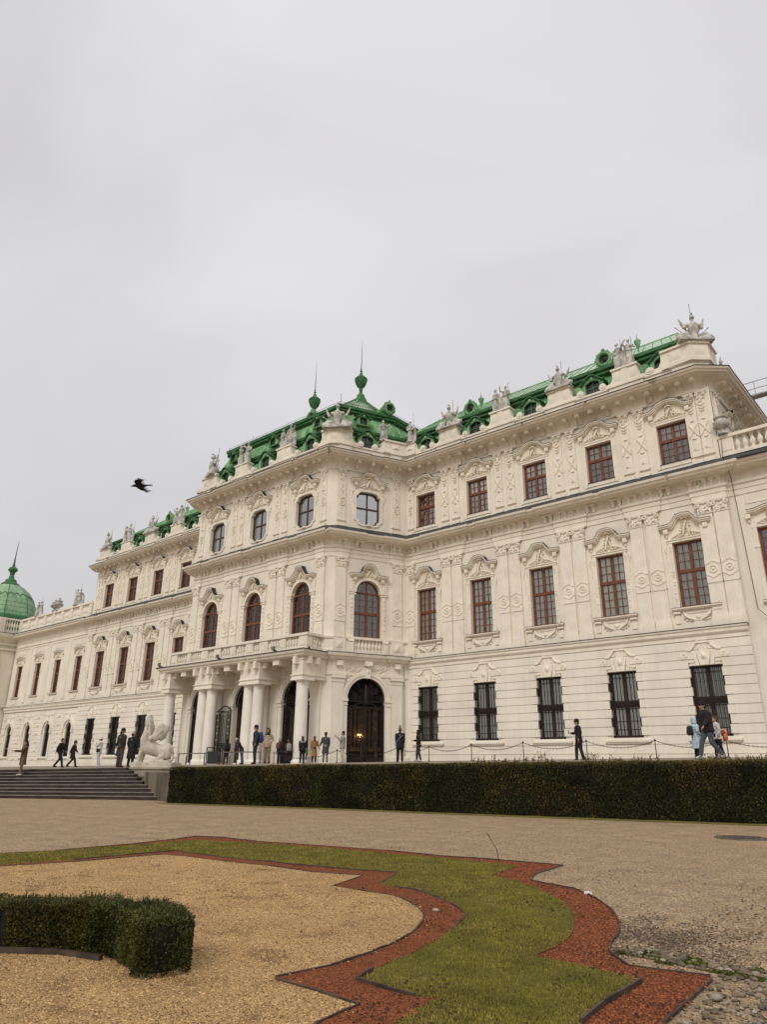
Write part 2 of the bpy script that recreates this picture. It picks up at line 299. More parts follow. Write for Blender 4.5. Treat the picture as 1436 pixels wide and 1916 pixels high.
    if kind=='B':
        b=MB()
        for i in range(6): x=-.52+1.04*i/5; b.box(x-.012,x+.012,.10,.125,.65,3.9-abs(x)*.6)
        for z in (.9,1.9,2.9,3.5): b.box(-.6,.6,.10,.12,z-.015,z+.015)
        obj('grille',b,'iron',o)
    return o
# ---- window dressings
def hood_path(k,z,w=1.36,h=.72):
    if k=='round': return [(-w,z),(-.72,z-.02+.05),(-.66,z+.10)]+[(-.62,z+.18)]+arc(0,z+.18,.56,PI,0,10,h-.28)+[(.62,z+.18),(.66,z+.10),(.72,z+.03),(w,z)]
    if k=='ogee': return [(-w,z),(-.74,z+.03),(-.60,z+.16),(-.44,z+.38),(-.36,z+.50),(-.30,z+h-.16),(0,z+h-.12),(.30,z+h-.16),(.36,z+.50),(.44,z+.38),(.60,z+.16),(.74,z+.03),(w,z)]
    if k=='flatarc': return [(-w,z),(-.98,z+.02),(-.80,z+.12)]+arc(0,z+.10,.76,PI*.94,PI*.06,9,h-.12)+[(.80,z+.12),(.98,z+.02),(w,z)]
    if k=='angle': return [(-w,z),(-.98,z+.02),(-.80,z+.10),(-.42,z+h-.08),(-.38,z+h-.04),(0,z+h),(.38,z+h-.04),(.42,z+h-.08),(.80,z+.10),(.98,z+.02),(w,z)]
    if k=='wave': return [(-w,z),(-.7,z),(-.5,z+.05),(-.25,z+.12),(0,z+.14),(.25,z+.12),(.5,z+.05),(.7,z),(w,z)]
def hood(k,z,w=1.36,h=.72,proj=.34,parent=None,seed=1,ztop_open=11.33,tymp=True,rw=.8):
    m=MB(); P=hood_path(k,z,w,h); dn=lambda P,t,s=1:[(p[0]*s,p[1]-t) for p in P]
    m.strip(P,dn(P,.07),-proj,0); m.strip(dn(P,.07,.985),dn(P,.15,.97),-proj*.82,0); m.strip(dn(P,.15,.95),dn(P,.21,.93),-proj*.55,0)
    m.m=1; m.strip([(p[0]*1.01,p[1]+.022) for p in P],[(p[0]*1.01,p[1]+.002) for p in P],-proj-.02,0); m.m=0
    o=obj('pediment',m,['trim','darkmetal'],parent)
    if tymp:
        t=MB(); zb=ztop_open+.12; zt=z+h-.30
        # carved group: central cluster, garlands and side scrolls
        relief(t,lambda r:((lambda a,b:(a*.34*(1-.5*b),zb+.05+b*(zt-zb)*.95,1))(r.uniform(-1,1),r.random())),80,seed,.045,.10)
        relief(t,lambda r:((lambda a:(a,zb+.04+.26*(1-abs(a)/rw)**.7*r.random()+.02,.8))(r.uniform(-rw,rw))),70,seed+9,.042,.075)
        for sg in (-1,1):
            scroll(t,(sg*.42,zb+.16),.13,-.07,.03,1.2,sg,0); t.tube([(sg*.2,-.08,zb+.30),(sg*.45,-.07,zb+.22),(sg*.72,-.06,zb+.12)],[.035,.045,.02],5)
            # bracket under the hood
            t.box(sg*1.02-.11,sg*1.02+.11,-proj*.62,0,z-.36,z-.2); t.tube([(sg*1.02-.11,-.15,z-.40),(sg*1.02+.11,-.15,z-.40)],.06,8); t.ell((sg*1.02,-.06,z-.55),(.07,.05,.12),6,5)
        t.tube([(-.18,-.1,zt-.1),(0,-.14,zt-.02),(.18,-.1,zt-.1)],[.04,.06,.04],5); t.tube([(-.16,-.09,zb+.12),(-.05,-.13,(zb+zt)/2),(.08,-.11,zt-.22)],[.05,.07,.035],6); t.tube([(.18,-.08,zb+.1),(.12,-.12,(zb+zt)/2)],[.03,.05],5)
        obj('carving',t,'relief',parent,60)
    return o
def surround_P(parent,w=1.6,z0=7.82,z1=11.33,arch=False):
    m=MB(); h=w/2
    if not arch:
        for sg in (-1,1): m.box(min(sg*h,sg*(h+.2)),max(sg*h,sg*(h+.2)),-.07,0,z0,z1); m.box(min(sg*(h+.2),sg*(h+.3)),max(sg*(h+.2),sg*(h+.3)),-.03,0,z0+.1,z1-.1)
        m.box(-h-.24,h+.24,-.09,0,z1,z1+.12); m.box(-h-.28,h+.28,-.13,0,z1+.12,z1+.16)
        r=random.Random(3)
        for sg in (-1,1):
            for z in (11.1,11.0,10.88,9.75,9.6,9.5,9.2,9.05,8.6,8.3,8.2,8.1): m.ell((sg*(h+.11),-.075,z),(.055,.035,.05),6,4)
            m.tube([(sg*(h+.31),-.03,11.25),(sg*(h+.38),-.05,11.0),(sg*(h+.30),-.04,10.75),(sg*(h+.33),-.03,10.2)],[.04,.05,.035,.02],5)
            m.box(min(sg*h,sg*(h+.24)),max(sg*h,sg*(h+.24)),-.10,0,z0,z0+.26)
    return obj('surround',m,'trim',parent,50)
def sill_P(parent,z=7.74,w=2.5,apron=True):
    m=MB(); m.box(-w/2,w/2,-.22,0,z-.02,z+.06); m.box(-w/2+.04,w/2-.04,-.16,0,z-.08,z-.02); m.m=1; m.box(-w/2-.01,w/2+.01,-.235,-.0,z+.06,z+.072); m.m=0
    if apron:
        for sg in (-1,1):
            m.tube([(sg*1.2,-.07,z-.2),(sg*.82,-.07,z-.2)],[.08,.08],8); m.box(min(sg*.88,sg*1.14),max(sg*.88,sg*1.14),-.05,0,z-.74,z-.3)
            m.tube([(sg*.68,-.06,z-.16),(sg*.62,-.1,z-.36),(sg*.42,-.1,z-.52),(sg*.2,-.08,z-.62)],[.035,.055,.05,.02],6)
            for a,b in ((.55,.62),(.36,.66),(.68,.5)): m.ell((sg*a,-.05,z-b),(.05,.05,.04),5,4)
        m.tube([(-.5,-.05,z-.24),(-.15,-.05,z-.26),(.15,-.05,z-.26),(.5,-.05,z-.24)],.03,5)
        m.lathe([(.0,-.10),(.10,-.10),(.13,-.07),(.13,-.05),(.16,-.04),(.17,0)],(0,0),10) if False else m.ell((0,-.03,z-.46),(.15,.04,.13),10,6); m.prism([(-.72,z-.14),(.72,z-.14),(.52,z-.66),(-.52,z-.66)],-.03,0)
    return obj('sill',m,['trim','darkmetal'],parent,50)
def win_U(hk,seed):
    o=win('U'); m=MB(); h=.82
    for sg in (-1,1): m.box(min(sg*h,sg*(h+.2)),max(sg*h,sg*(h+.2)),-.05,0,15.6,18.3); m.box(min(sg*(h+.2),sg*(h+.25)),max(sg*(h+.2),sg*(h+.25)),-.025,0,15.7,18.45)
    m.box(-h-.2,h+.2,-.06,0,18.27,18.40); m.box(-h-.24,h+.24,-.09,0,18.40,18.45); m.box(-h-.02,h+.02,-.05,0,15.62,15.86); obj('surround',m,'trim',o)
    s=MB(); s.box(-.84,.84,-.10,.02,15.85,15.875); obj('sill',s,'darkmetal',o)
    hood(hk,19.12,1.37,.52,.34,o,seed,18.38,True,.85); return o
def win_P(hk,seed): o=win('P'); surround_P(o); sill_P(o); hood(hk,12.28,1.35,.66,.34,o,seed,11.40); return o
def win_G():
    o=win('G'); m=MB()
    # keystone, voussoirs, scrolls with garlands
    m.prism([(-.34,5.50),(.34,5.50),(.22,4.83),(-.22,4.83)],-.14,0); m.prism([(-.54,5.46),(-.36,5.46),(-.26,4.83),(-.44,4.83)],-.09,0); m.prism([(.54,5.46),(.36,5.46),(.26,4.83),(.44,4.83)],-.09,0)
    m.prism([(-.25,5.92),(.25,5.92),(.18,5.40),(-.18,5.40)],-.10,0); m.box(-.3,.3,-.16,0,5.92,6.02); m.ell((0,-.13,5.28),(.16,.06,.2),10,6); m.ell((0,-.18,5.28),(.08,.04,.11),8,5)
    for sg in (-1,1):
        scroll(m,(sg*.98,5.33),.17,-.06,.045,1.5,-sg,0 if sg>0 else PI); scroll(m,(sg*.27,5.97),.08,-.08,.035,1.2,-sg,0)
        m.tube([(sg*.30,-.08,5.96),(sg*.45,-.09,5.76),(sg*.62,-.08,5.60),(sg*.84,-.07,5.58)],[.03,.055,.05,.035],6)
        for i in range(7): t=i/6; m.ell((sg*(.38+.42*t),-.06,5.80-.28*t+.08*t*t),(.05,.06,.06),5,4)
        m.box(min(sg*.5,sg*.80),max(sg*.5,sg*.80),-.08,0,4.98,5.06); m.box(min(sg*.46,sg*.72),max(sg*.46,sg*.72),-.05,0,4.84,4.95)
    obj('keystone',m,'relief',o,50)
    s=MB(); s.box(-1.2,1.2,-.2,0,1.24,1.34); s.box(-1.14,1.14,-.14,0,1.16,1.24); s.box(-.9,.9,-.03,0,.72,1.02); s.prism([(-.7,.78),(.0,.86),(.7,.78),(.7,.96),(.0,.88),(-.7,.96)],-.06,-.02); obj('sill',s,'ground_wall',o)
    return o
def win_A(hk,seed):
    o=win('A'); P=o_arch(2.02,7.92,10.72,1.78,11.8); m=MB(); n=len(P)
    top=[p for p in P if p[1]>10.9]; top2=[(p[0]*1.2,10.9+(p[1]-10.9)*1.2) for p in top]; m.strip(top2,top,-.10,0)
    for sg in (-1,1):
        m.box(min(sg*1.01,sg*1.3),max(sg*1.01,sg*1.3),-.06,0,7.9,10.75); m.box(min(sg*.98,sg*1.42),max(sg*.98,sg*1.42),-.13,0,10.92,11.02); m.box(min(sg*1.0,sg*1.38),max(sg*1.0,sg*1.38),-.09,0,10.78,10.92)
        m.prism([(sg*1.06,11.05),(sg*1.34,11.05),(sg*1.42,11.95),(sg*1.02,11.95)],-.08,0)
        for z in (11.7,11.5,11.35,11.2,10.5,10.2,9.9,9.4,9.2,8.9,8.5): m.ell((sg*1.2,-.08,z),(.06,.05,.06),6,4)
        m.ell((sg*.95,-.06,10.78),(.07,.07,.07),6,5)
    obj('surround',m,'trim',o,50); hood(hk,12.12,1.42,.86,.38,o,seed,11.75,True,.95); return o
def win_E(seed):
    o=win('E'); P=o_ear(); m=MB(); xs=1.17; Q=[(p[0]*xs,17.0+(p[1]-17.0)*1.09) for p in P]; ring(m,Q,P,-.07,0)
    for sg in (-1,1): 
        m.tube([(sg*1.12,-.03,18.2),(sg*1.28,-.05,18.1),(sg*1.22,-.04,17.7),(sg*1.12,-.02,17.2)],[.03,.045,.03,.015],5)
    m.ell((0,-.08,15.72),(.22,.07,.08),8,5); relief(m,lambda r:(r.uniform(-.4,.4),15.66+.06*r.random(),.6),8,seed,.07,.06)
    obj('surround',m,'trim',o,50); hood('angle',19.0,1.42,.62,.36,o,seed,18.30,True,.9); return o
# ---- pilasters
def pil_P(single=False):
    m=MB(); w=.36
    m.box(-w,w,-.12,0,7.28,12.6); m.box(-w-.07,w+.07,-.20,0,6.68,7.02); m.box(-w-.05,w+.05,-.18,0,7.02,7.14); m.box(-w-.03,w+.03,-.15,0,7.14,7.28)
    m.box(-w-.015,w+.015,-.14,0,8.92,10.2); m.box(-w,w,-.155,0,8.86,8.92)
    up=[(-w,9.86),(-.22,9.92),(-.1,10.0),(0,10.02),(.1,10.0),(.22,9.92),(w,9.86)]; m.strip(up,[(a,b-.06) for a,b in up],-.172,0); dn=[(a,19.14-b) for a,b in up]; m.strip(dn,[(a,b+.06) for a,b in dn],-.172,0)
    ring(m,arc(0,9.57,.2,0,2*PI,14)[:-1],arc(0,9.57,.15,0,2*PI,14)[:-1],-.18,-.1); m.ell((0,-.14,9.57),(.08,.06,.08),8,5)
    # capital
    m.box(-w-.02,w+.02,-.16,0,12.55,12.62); m.prism([(-w+.03,12.62),(w-.03,12.62),(w+.05,13.1),(-w-.05,13.1)],-.17,0); m.box(-w-.09,w+.09,-.24,0,13.16,13.26)
    for sg in (-1,1): scroll(m,(sg*(w-.02),13.02),.15,-.2,.05,1.3,sg,PI/2); m.tube([(sg*.05,-.2,13.1),(sg*.18,-.22,13.14),(sg*.3,-.2,13.1)],.035,5)
    m.ell((0,-.2,13.14),(.09,.07,.08),6,5); relief(m,lambda r:(r.uniform(-.26,.26),r.uniform(12.66,12.95),.7),12,5,.06,.05,-.17)
    return obj('pilaster',m,'trim',palace,50)
def pil_U(kind=0):
    m=MB(); w=.27
    m.box(-w,w,-.08,0,15.92,19.6); m.box(-w-.05,w+.05,-.11,0,15.82,15.92); m.box(-w-.04,w+.04,-.14,0,15.42,15.6)
    m.box(-w-.06,w+.06,-.16,0,19.52,19.62)
    for sg in (-1,1): scroll(m,(sg*.2,19.42),.11,-.14,.04,1.2,sg,PI/2); scroll(m,(sg*.14,19.2),.08,-.12,.03,1.1,-sg,0)
    relief(m,lambda r:(r.uniform(-.24,.24),r.uniform(18.9,19.45),.7),16,2+kind,.07,.06,-.09)
    if kind==0:
        for z,s in ((18.75,.2),(18.55,.17),(18.38,.12)): m.tube([(-s,-.09,z+.1),(0,-.12,z),(s,-.09,z+.1)],[.03,.045,.03],5)
        for a in (-1,1): m.tube([(a*.22,-.1,17.75),(-a*.22,-.1,17.0)],[.035,.04],5); m.box(a*.26-.02,a*.26+.02,-.12,0,16.95,17.3)
        m.ell((0,-.10,17.95),(.12,.05,.06),6,4); m.ell((0,-.10,16.88),(.12,.05,.06),6,4)
        relief(m,lambda r:(r.uniform(-.1,.1),r.uniform(16.2,16.42),.7),6,7,.06,.05,-.08)
    else:
        relief(m,lambda r:(r.uniform(-.14,.14),r.uniform(17.2,18.9),.8),26,8,.06,.06,-.09)
        ring(m,arc(0,17.1,.2,0,2*PI,12)[:-1],arc(0,17.1,.13,0,2*PI,12)[:-1],-.13,-.06); m.ell((0,-.1,17.1),(.07,.06,.07),6,5)
        relief(m,lambda r:(r.uniform(-.07,.07),r.uniform(16.05,16.9),.7),8,9,.05,.05,-.08)
    return obj('pilaster',m,'trim',palace,50)
def spread(proto,places):   # place the first, then copies
    out=[]
    for i,(fr,s) in enumerate(places): o=proto if i==0 else dup(proto,palace); put(o,fr,s); out.append(o)
    return out
RB,LB=bayR,bayL
U1,U2=win_U('flatarc',11),win_U('angle',23)
spread(U1,[('RW',RB[i]) for i in (0,2,4)]+[('LW',LB[i]) for i in (0,2,4)]); spread(U2,[('RW',RB[i]) for i in (1,3)]+[('LW',LB[i]) for i in (1,3)])
P1,P2=win_P('round',31),win_P('ogee',47)
spread(P2,[('RW',RB[i]) for i in (0,2,4)]+[('LW',LB[i]) for i in (0,2,4)]); spread(P1,[('RW',RB[i]) for i in (1,3)]+[('LW',LB[i]) for i in (1,3)])
spread(win_G(),[('RW',x) for x in RB]+[('LW',x) for x in LB])
spread(win_A('ogee',51),[('FR',bayF[0]),('FR',bayF[2])]); spread(win_A('round',57),[('FR',bayF[1]),('CH',CHC)])
spread(win_E(61),[('FR',x) for x in bayF]+[('CH',2.78)])
midR=[(RB[i]+RB[i+1])/2 for i in range(4)]; midL=[(LB[i]+LB[i+1])/2 for i in range(4)]
pp=[]
for m_ in midR: pp+=[('RW',m_-.44),('RW',m_+.44)]
for m_ in midL: pp+=[('LW',m_-.48),('LW',m_+.48)]
pp+=[('RW',-9.83),('RW',-9.04),('LW',-73.7),('LW',LB[4]+1.6),('RW',-29.6)]
spread(pil_P(),pp+[('FR',bayF[0]+2.525-.44),('FR',bayF[0]+2.525+.44),('FR',bayF[1]+2.525-.44),('FR',bayF[1]+2.525+.44),('FR',-47.1),('FR',-33.05),('CH',.82),('CH',5.0)])
ppu=[]
for m_ in midR: ppu+=[('RW',m_-.45),('RW',m_+.45)]
for m_ in midL: ppu+=[('LW',m_-.48),('LW',m_+.48)]
spread(pil_U(0),ppu+[('RW',-9.75),('RW',-9.15),('LW',-73.55),('LW',-73.0)])
spread(pil_U(1),[('FR',bayF[0]+2.525-.44),('FR',bayF[0]+2.525+.44),('FR',bayF[1]+2.525-.44),('FR',bayF[1]+2.525+.44),('FR',-47.1),('FR',-33.05),('CH',.75),('CH',4.92),('RW',-29.55)])
# ---- walls
def wallobj(name,fr,outer,holes,m='wall',depth=.34):
    mb=MB(); mb.wall(outer,holes,0,depth); o=obj(name,mb,m,palace,recalc=False); (ox,oy),a,sx,sz,z0=FR[fr]; o.location=Vector((ox,oy,0))-PO; o.rotation_euler=(0,0,a); return o
lz=lambda z:LO_+z*LZ
ZB=-.8
def up_wall(fr,x0,x1,bays,f=None,sx=1,zt=19.8):
    g=f or (lambda z:z); H=[]
    for b in bays:
        H.append([(b+p[0]*sx,g(p[1])) for p in rect(1.64,15.874,18.268)]); H.append([(b+p[0]*sx,g(p[1])) for p in rect(1.6,7.822,11.329)])
    wallobj('wall',fr,[(x0,6.3),(x1,6.3),(x1,zt),(x0,zt)],H)
    wallobj('ground_floor_wall',fr,[(x0,ZB),(x1,ZB),(x1,6.3),(x0,6.3)],[[(b+p[0]*sx,g(p[1])) for p in rect(1.63,1.445,4.828)] for b in bays],'ground_wall')
up_wall('RW',-30.0,-8.66,RB); up_wall('RW',-74.35,-49.9,LB,lz,LS,20.0)
def rustic(name,x0,x1,bays,hw,z0=.65,z1=6.05,f=None,fr='RW',sx=1,arch=None):
    g=f or (lambda z:z); m=MB(); n=12; p=(z1-z0)/n
    for k in range(n):
        a,b=z0+k*p+.018,z0+(k+1)*p-.018; iv=[]; cur=x0; long=k%2==0
        for c in bays:
            h=hw*sx
            if b<1.16 or a>4.9: continue
            if a<1.44: h=1.22*sx
            e=-.10 if long else .0
            iv.append((cur,c-h-.0,long)); cur=c+h
        iv.append((cur,x1,long))
        for i,(u,v,lg) in enumerate(iv): m.box(u,v,-.055,.02,g(a),g(b))
        if 1.44<=a and b<=5.0:
            for c in bays:
                for sg in (-1,1):
                    u,v=sorted((c+sg*(hw-.0)*sx,c+sg*(hw+.27)*sx)); 
                    if long: u,v=sorted((c+sg*(hw-.05)*sx,c+sg*(hw+.27)*sx))
                    m.box(u,v,-.09 if long else -.075,.3 if long else .01,g(a),g(b))
    m.box(x0,x1,-.10,.02,g(.0),g(.62)); m.box(x0,x1,-.14,.02,g(-.5),g(.2))
    o=obj(name,m,'ground_wall',palace); (ox,oy),a_,_,_,_=FR[fr]; o.location=Vector((ox,oy,0))-PO; o.rotation_euler=(0,0,a_); return o
rustic('rustication',-29.6,-8.66,RB,.815); rustic('rustication',-74.3,-50.0,LB,.815,f=lz,sx=LS)
# front and chamfers
ch0=(Vector((-32.12,32.55))-Vector((-32.33,32.15))).length
mb=MB(); mb.add([(-32.75,32.15,6.3),(-32.147,32.558,6.3),(-32.147,32.558,19.8),(-32.75,32.15,19.8)],[(0,1,2,3)]); pobj('wall',mb,'wall'); mb=MB(); mb.add([(-32.75,32.15,-1),(-32.147,32.558,-1),(-32.147,32.558,6.3),(-32.75,32.15,6.3)],[(0,1,2,3)]); pobj('ground_floor_wall',mb,'ground_wall')
arc_h=lambda c:[(c+p[0],p[1]) for p in o_arch(2.02,7.92,10.72,1.78,11.8)]; ear_h=lambda c:[(c+p[0],p[1]) for p in o_ear()]; gate_h=lambda c:[(c+p[0],p[1]) for p in o_gate()]
wallobj('wall','FR',[(-47.65,6.3),(-32.75,6.3),(-32.75,19.8),(-47.65,19.8)],[arc_h(c) for c in bayF]+[ear_h(c) for c in bayF])
wallobj('ground_floor_wall','FR',[(-47.65,ZB-.2),(-32.75,ZB-.2),(-32.75,6.3),(-47.65,6.3)],[gate_h(c) for c in bayF],'ground_wall',.34)
wallobj('wall','CH',[(ch0,6.3),(5.9,6.3),(5.9,19.8),(ch0,19.8)],[arc_h(CHC),ear_h(2.78)])
wallobj('ground_floor_wall','CH',[(ch0,ZB-.2),(5.9,ZB-.2),(5.9,6.3),(ch0,6.3)],[gate_h(CHC)],'ground_wall',.34)
mb=MB(); mb.add([(-47.65,32.15,ZB),(-50.05,37.5,ZB),(-50.05,37.5,19.8),(-47.65,32.15,19.8)],[(0,1,2,3)]); pobj('wall',mb,'wall')
# dark rooms behind the openings
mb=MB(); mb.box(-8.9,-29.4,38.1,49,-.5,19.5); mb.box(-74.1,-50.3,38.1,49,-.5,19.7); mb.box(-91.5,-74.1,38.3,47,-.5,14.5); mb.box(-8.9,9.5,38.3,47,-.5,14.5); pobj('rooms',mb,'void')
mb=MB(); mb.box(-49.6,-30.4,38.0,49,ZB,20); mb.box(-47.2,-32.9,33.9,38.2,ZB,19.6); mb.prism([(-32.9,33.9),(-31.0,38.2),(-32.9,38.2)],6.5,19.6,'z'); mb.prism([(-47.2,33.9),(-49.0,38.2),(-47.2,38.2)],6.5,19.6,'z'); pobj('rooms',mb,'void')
# ---- sweeps: belt, entablatures, cornices
def jogs(a,b,iv,d=.10):     # path from a to b with jogs forward over intervals (distance along)
    a=Vector(a); b=Vector(b); t=(b-a).normalized(); n=Vector((t.y,-t.x)); out=[tuple(a)]
    for u,v in iv: out+=[tuple(a+t*u),tuple(a+t*u+n*d),tuple(a+t*v+n*d),tuple(a+t*v)]
    return out+[tuple(b)]
F0,F1=(-47.3,32.15),(-32.75,32.15); c0,c1=(-32.147,32.558),(-29.95,37.5)
cl=(Vector(c1)-Vector(c0)).length; ch0=(Vector(c0)-Vector((-32.33,32.15))).length
jF=[(m_-1.0+47.3,m_+1.0+47.3) for m_ in (bayF[0]+2.525,bayF[1]+2.525)]
jR=[(m_-.98+29.95,m_+.98+29.95) for m_ in midR]
jC=[(.0,.85),(4.1,cl-.55)]
cen=[(-50.05,37.5),(-47.9,32.55)]+jogs(F0,F1,[(0.02,.7)]+jF+[(13.75,14.5)])+jogs(c0,c1,jC)[0:-1]+[c1]
cen=[p for i,p in enumerate(cen) if i==0 or (Vector(p)-Vector(cen[i-1])).length>.03]
rwp=jogs((-29.95,37.5),(-8.66,37.5),jR+[(19.6,21.25)])
midpath=cen[:-1]+rwp
right_end=[(-8.4,37.62),(12,37.62)]
top_path=cen[:-1]+rwp[:-3]+[(-9.3,37.4),(-8.62,38.0),(-8.62,52)]
MIDP=[(0,13.22),(.05,13.27),(.05,13.55),(.09,13.57),(.09,13.78),(.17,13.84),(.19,13.97),(.06,14.0),(.06,14.22),(.06,14.34),(.12,14.42),(.40,14.49),(.56,14.47),(.58,14.53),(.80,14.56),(.84,14.66),(.94,14.70),(.98,14.83)]
SLP=[(.98,14.83),(1.0,14.84),(1.0,14.875),(0.02,15.45)]
TOPP=[(0,19.60),(.07,19.64),(.09,19.76),(.02,19.80),(.03,20.0),(.07,20.12),(.18,20.22),(.40,20.29),(.74,20.31),(.76,20.36),(.96,20.38),(1.0,20.47),(1.09,20.50),(1.14,20.60)]
TOPM=[(1.14,20.60),(1.17,20.61),(1.17,20.645),(.3,20.72)]
ATT=[(.06,20.68),(.06,21.46),(.14,21.50),(.14,21.62),(-.25,21.64)]
BELTC=[(0,5.37),(.09,5.42),(.09,5.58),(.04,5.6),(.04,5.75),(.04,6.22),(.1,6.34),(.3,6.40),(.34,6.52),(.5,6.58),(.56,6.76)]
BELTR=[(0.02,6.05),(.08,6.08),(.08,6.26),(.14,6.3),(.2,6.38),(.2,6.52),(.26,6.56),(.28,6.64)]
TOPZ=[(d,z) for d,z in TOPP]
def sw(name,prof,path,m,f=None,smooth=None):
    mb=MB(); mb.sweep([(d,f(z) if f else z) for d,z in prof],path); return pobj(name,mb,m,smooth)
sw('middle_cornice',MIDP,midpath+[(-8.66,37.62)]+right_end[1:],'trim'); sw('slate_ledge',SLP,[(-50.05,37.5),(-47.9,32.55),F0,F1,c0,c1,(-8.66,37.5),(12,37.6)],'slate')
sw('top_cornice',TOPP,top_path,'trim'); sw('cornice_flashing',TOPM,top_path,'darkmetal')
sw('attic',ATT,top_path,'wall')
LA,LBp=(-74.3,37.5),(-50.05,37.5); jL=[(m_-1.05+74.3,m_+1.05+74.3) for m_ in midL]
lwp=jogs(LA,LBp,[(0.02,1.5)]+jL); fl=lambda z:lz(z)
sw('middle_cornice',MIDP,lwp,'trim',fl); sw('slate_ledge',SLP,[LA,LBp],'slate',lambda z:lz(z)+.0)
lt=[(-74.35,50)]+[(-74.35,37.9),(-73.9,37.42)]+lwp[3:]
sw('top_cornice',TOPP,lt,'trim',lambda z:z); sw('cornice_flashing',TOPM,lt,'darkmetal'); sw('attic',ATT,lt,'wall')
sw('belt_course',BELTR,[(-29.95,37.5),(-8.66,37.5)],'trim'); sw('belt_flashing',[(.28,6.64),(.30,6.65),(.30,6.68),(0,6.70)],[(-29.95,37.5),(-8.66,37.5)],'darkmetal')
sw('belt_course',BELTR,[(-92.5,37.5),(-50.05,37.5)],'trim',lz); sw('belt_flashing',[(.28,6.64),(.30,6.65),(.30,6.68),(0,6.70)],[(-92.5,37.5),(-50.05,37.5)],'darkmetal',lz)
sw('belt_course',[(d+.0,z) for d,z in BELTC],cen,'trim'); sw('belt_flashing',[(.56,6.76),(.58,6.77),(.58,6.8),(0.02,6.86)],cen,'darkmetal')
sw('pedestal_course',[(.14,6.84),(.14,7.02),(.10,7.06),(.10,7.66),(.16,7.70),(.20,7.80),(.20,7.86),(0,7.88)],[(-50.05,37.5),(-47.9,32.55),F0,F1,c0,(-31.66,33.64)],'trim')
sw('pedestal_course',[(.14,6.84),(.14,7.02),(.10,7.06),(.10,7.66),(.16,7.70),(.20,7.80),(.20,7.86),(0,7.88)],[(-30.64,35.92),c1],'trim')
# ---- brackets of the top cornice and consoles of the frieze
def bracket():
    m=MB(); pr=[(0,19.80),(-.12,19.82),(-.17,19.98),(-.28,20.10),(-.46,20.14),(-.60,20.10),(-.70,20.12),(-.72,20.30),(0,20.31)]
    m.prism([(a,b) for a,b in pr],-.12,.12,'x'); m.tube([(-.15,-.63,20.12),(.15,-.63,20.12)],.05,6); return m
def console():
    m=MB(); m.box(-.34,.34,-.38,0,14.36,14.46)
    for x in (-.2,.2): m.prism([(0,14.02),(-.16,14.02),(-.22,14.2),(-.34,14.36),(0,14.36)],x-.10,x+.10,'x'); m.ell((x,-.2,14.06),(.09,.08,.12),7,5); m.ell((x,-.12,13.92),(.05,.06,.06),5,4)
    return m
def ranked(name,fn,m,groups):    # every bracket is a part of its own
    p=None
    for fr,ss in groups:
        for x in ss:
            o=obj(name,fn(),m,palace,50) if p is None else dup(p,palace); p=p or o; put(o,fr,x)
            if name=='cornice_bracket': o.scale=(1,1,1); o.location.z=0
def bpos(mids,step,per=5): 
    o=[]
    for m_ in mids:
        for k in range(per): o.append(m_-.45+step*k)
    return o
st=4.324/5
rb=[midR[0]-.45-st*k for k in range(1,5)]+bpos(midR,st); ranked('cornice_bracket',bracket,'trim',[('RW',[x for x in rb if -29.7<x<-9.9]+[-9.3]),('LW',[-73.6+.944*k for k in range(25)]),
  ('FR',[-47.2]+[m_+k*.88+.0 for m_ in (bayF[0]+2.525,bayF[1]+2.525) for k in (-.5,.5)]+[c+k*.98 for c in bayF for k in (-1.4,-.5,.5,1.4)]+[-33.0]),('CH',[.8,1.8,2.85,3.9,4.95]),('RS',[.9+1.02*k for k in range(12)])])
cs=[]
for c in RB: cs+=[c-.78,c+.78]
for c in midR: cs+=[c-.44,c+.44]
cs2=[]
for c in LB: cs2+=[c-.82,c+.82]
for c in midL: cs2+=[c-.48,c+.48]
cf=[-47.05,-33.1]
for c in bayF: cf+=[c-.85,c+.85]
for c in (bayF[0]+2.525,bayF[1]+2.525): cf+=[c-.44,c+.44]
ranked('frieze_console',console,'trim',[('RW',cs+[-9.8,-9.05]),('LW',cs2+[-73.6]),('FR',cf),('CH',[.82,2.1,3.6,4.95])])
# ---- low outer wings
Z1=lambda z:z
LOB=[-90.5,-85.63,-80.8,-76.0]
sp=spread(win('S'),[('LO',x) for x in LOB]+[('RO',-6.82),('RO',-2.0),('RO',2.8)])
for i,o in enumerate(sp):
    if i==0:
        hood('wave',11.95,1.05,.3,.28,o,71,11.0,True,.7); sill_P(o,7.26,2.0,False)
        m=MB()
        for sg in (-1,1): m.box(min(sg*.75,sg*.93),max(sg*.75,sg*.93),-.05,0,7.3,11.05); m.box(sg*.84-.12,sg*.84+.12,-.08,0,10.0,10.12)
        m.box(-.97,.97,-.06,0,11.04,11.16); m.prism([(-.7,6.95),(.7,6.95),(.4,6.5),(-.4,6.5)],-.07,0); m.box(-1.1,1.1,-.03,0,6.45,7.15); ring(m,rect(2.1,12.35,13.2),offs(rect(2.1,12.35,13.2),.06),-.03,0)
        obj('surround',m,'trim',o)
        ch=[c for c in o.children if c.name.split('.')[0] in('pediment','carving','surround','sill')]
    else:
        for c in ch: d=c.copy(); COL.objects.link(d); d.parent=o
for o in sp[4:]: o.location.z+=.35   # the right wing stands a little higher up the slope
arch_w=spread(win('B'),[('LO',x) for x in LOB])
wallobj('wall','LO',[(-92.6,5.8),(-74.2,5.8),(-74.2,15.2),(-92.6,15.2)],[[(c+p[0],p[1]) for p in rect(1.5,7.30,11.03)] for c in LOB])
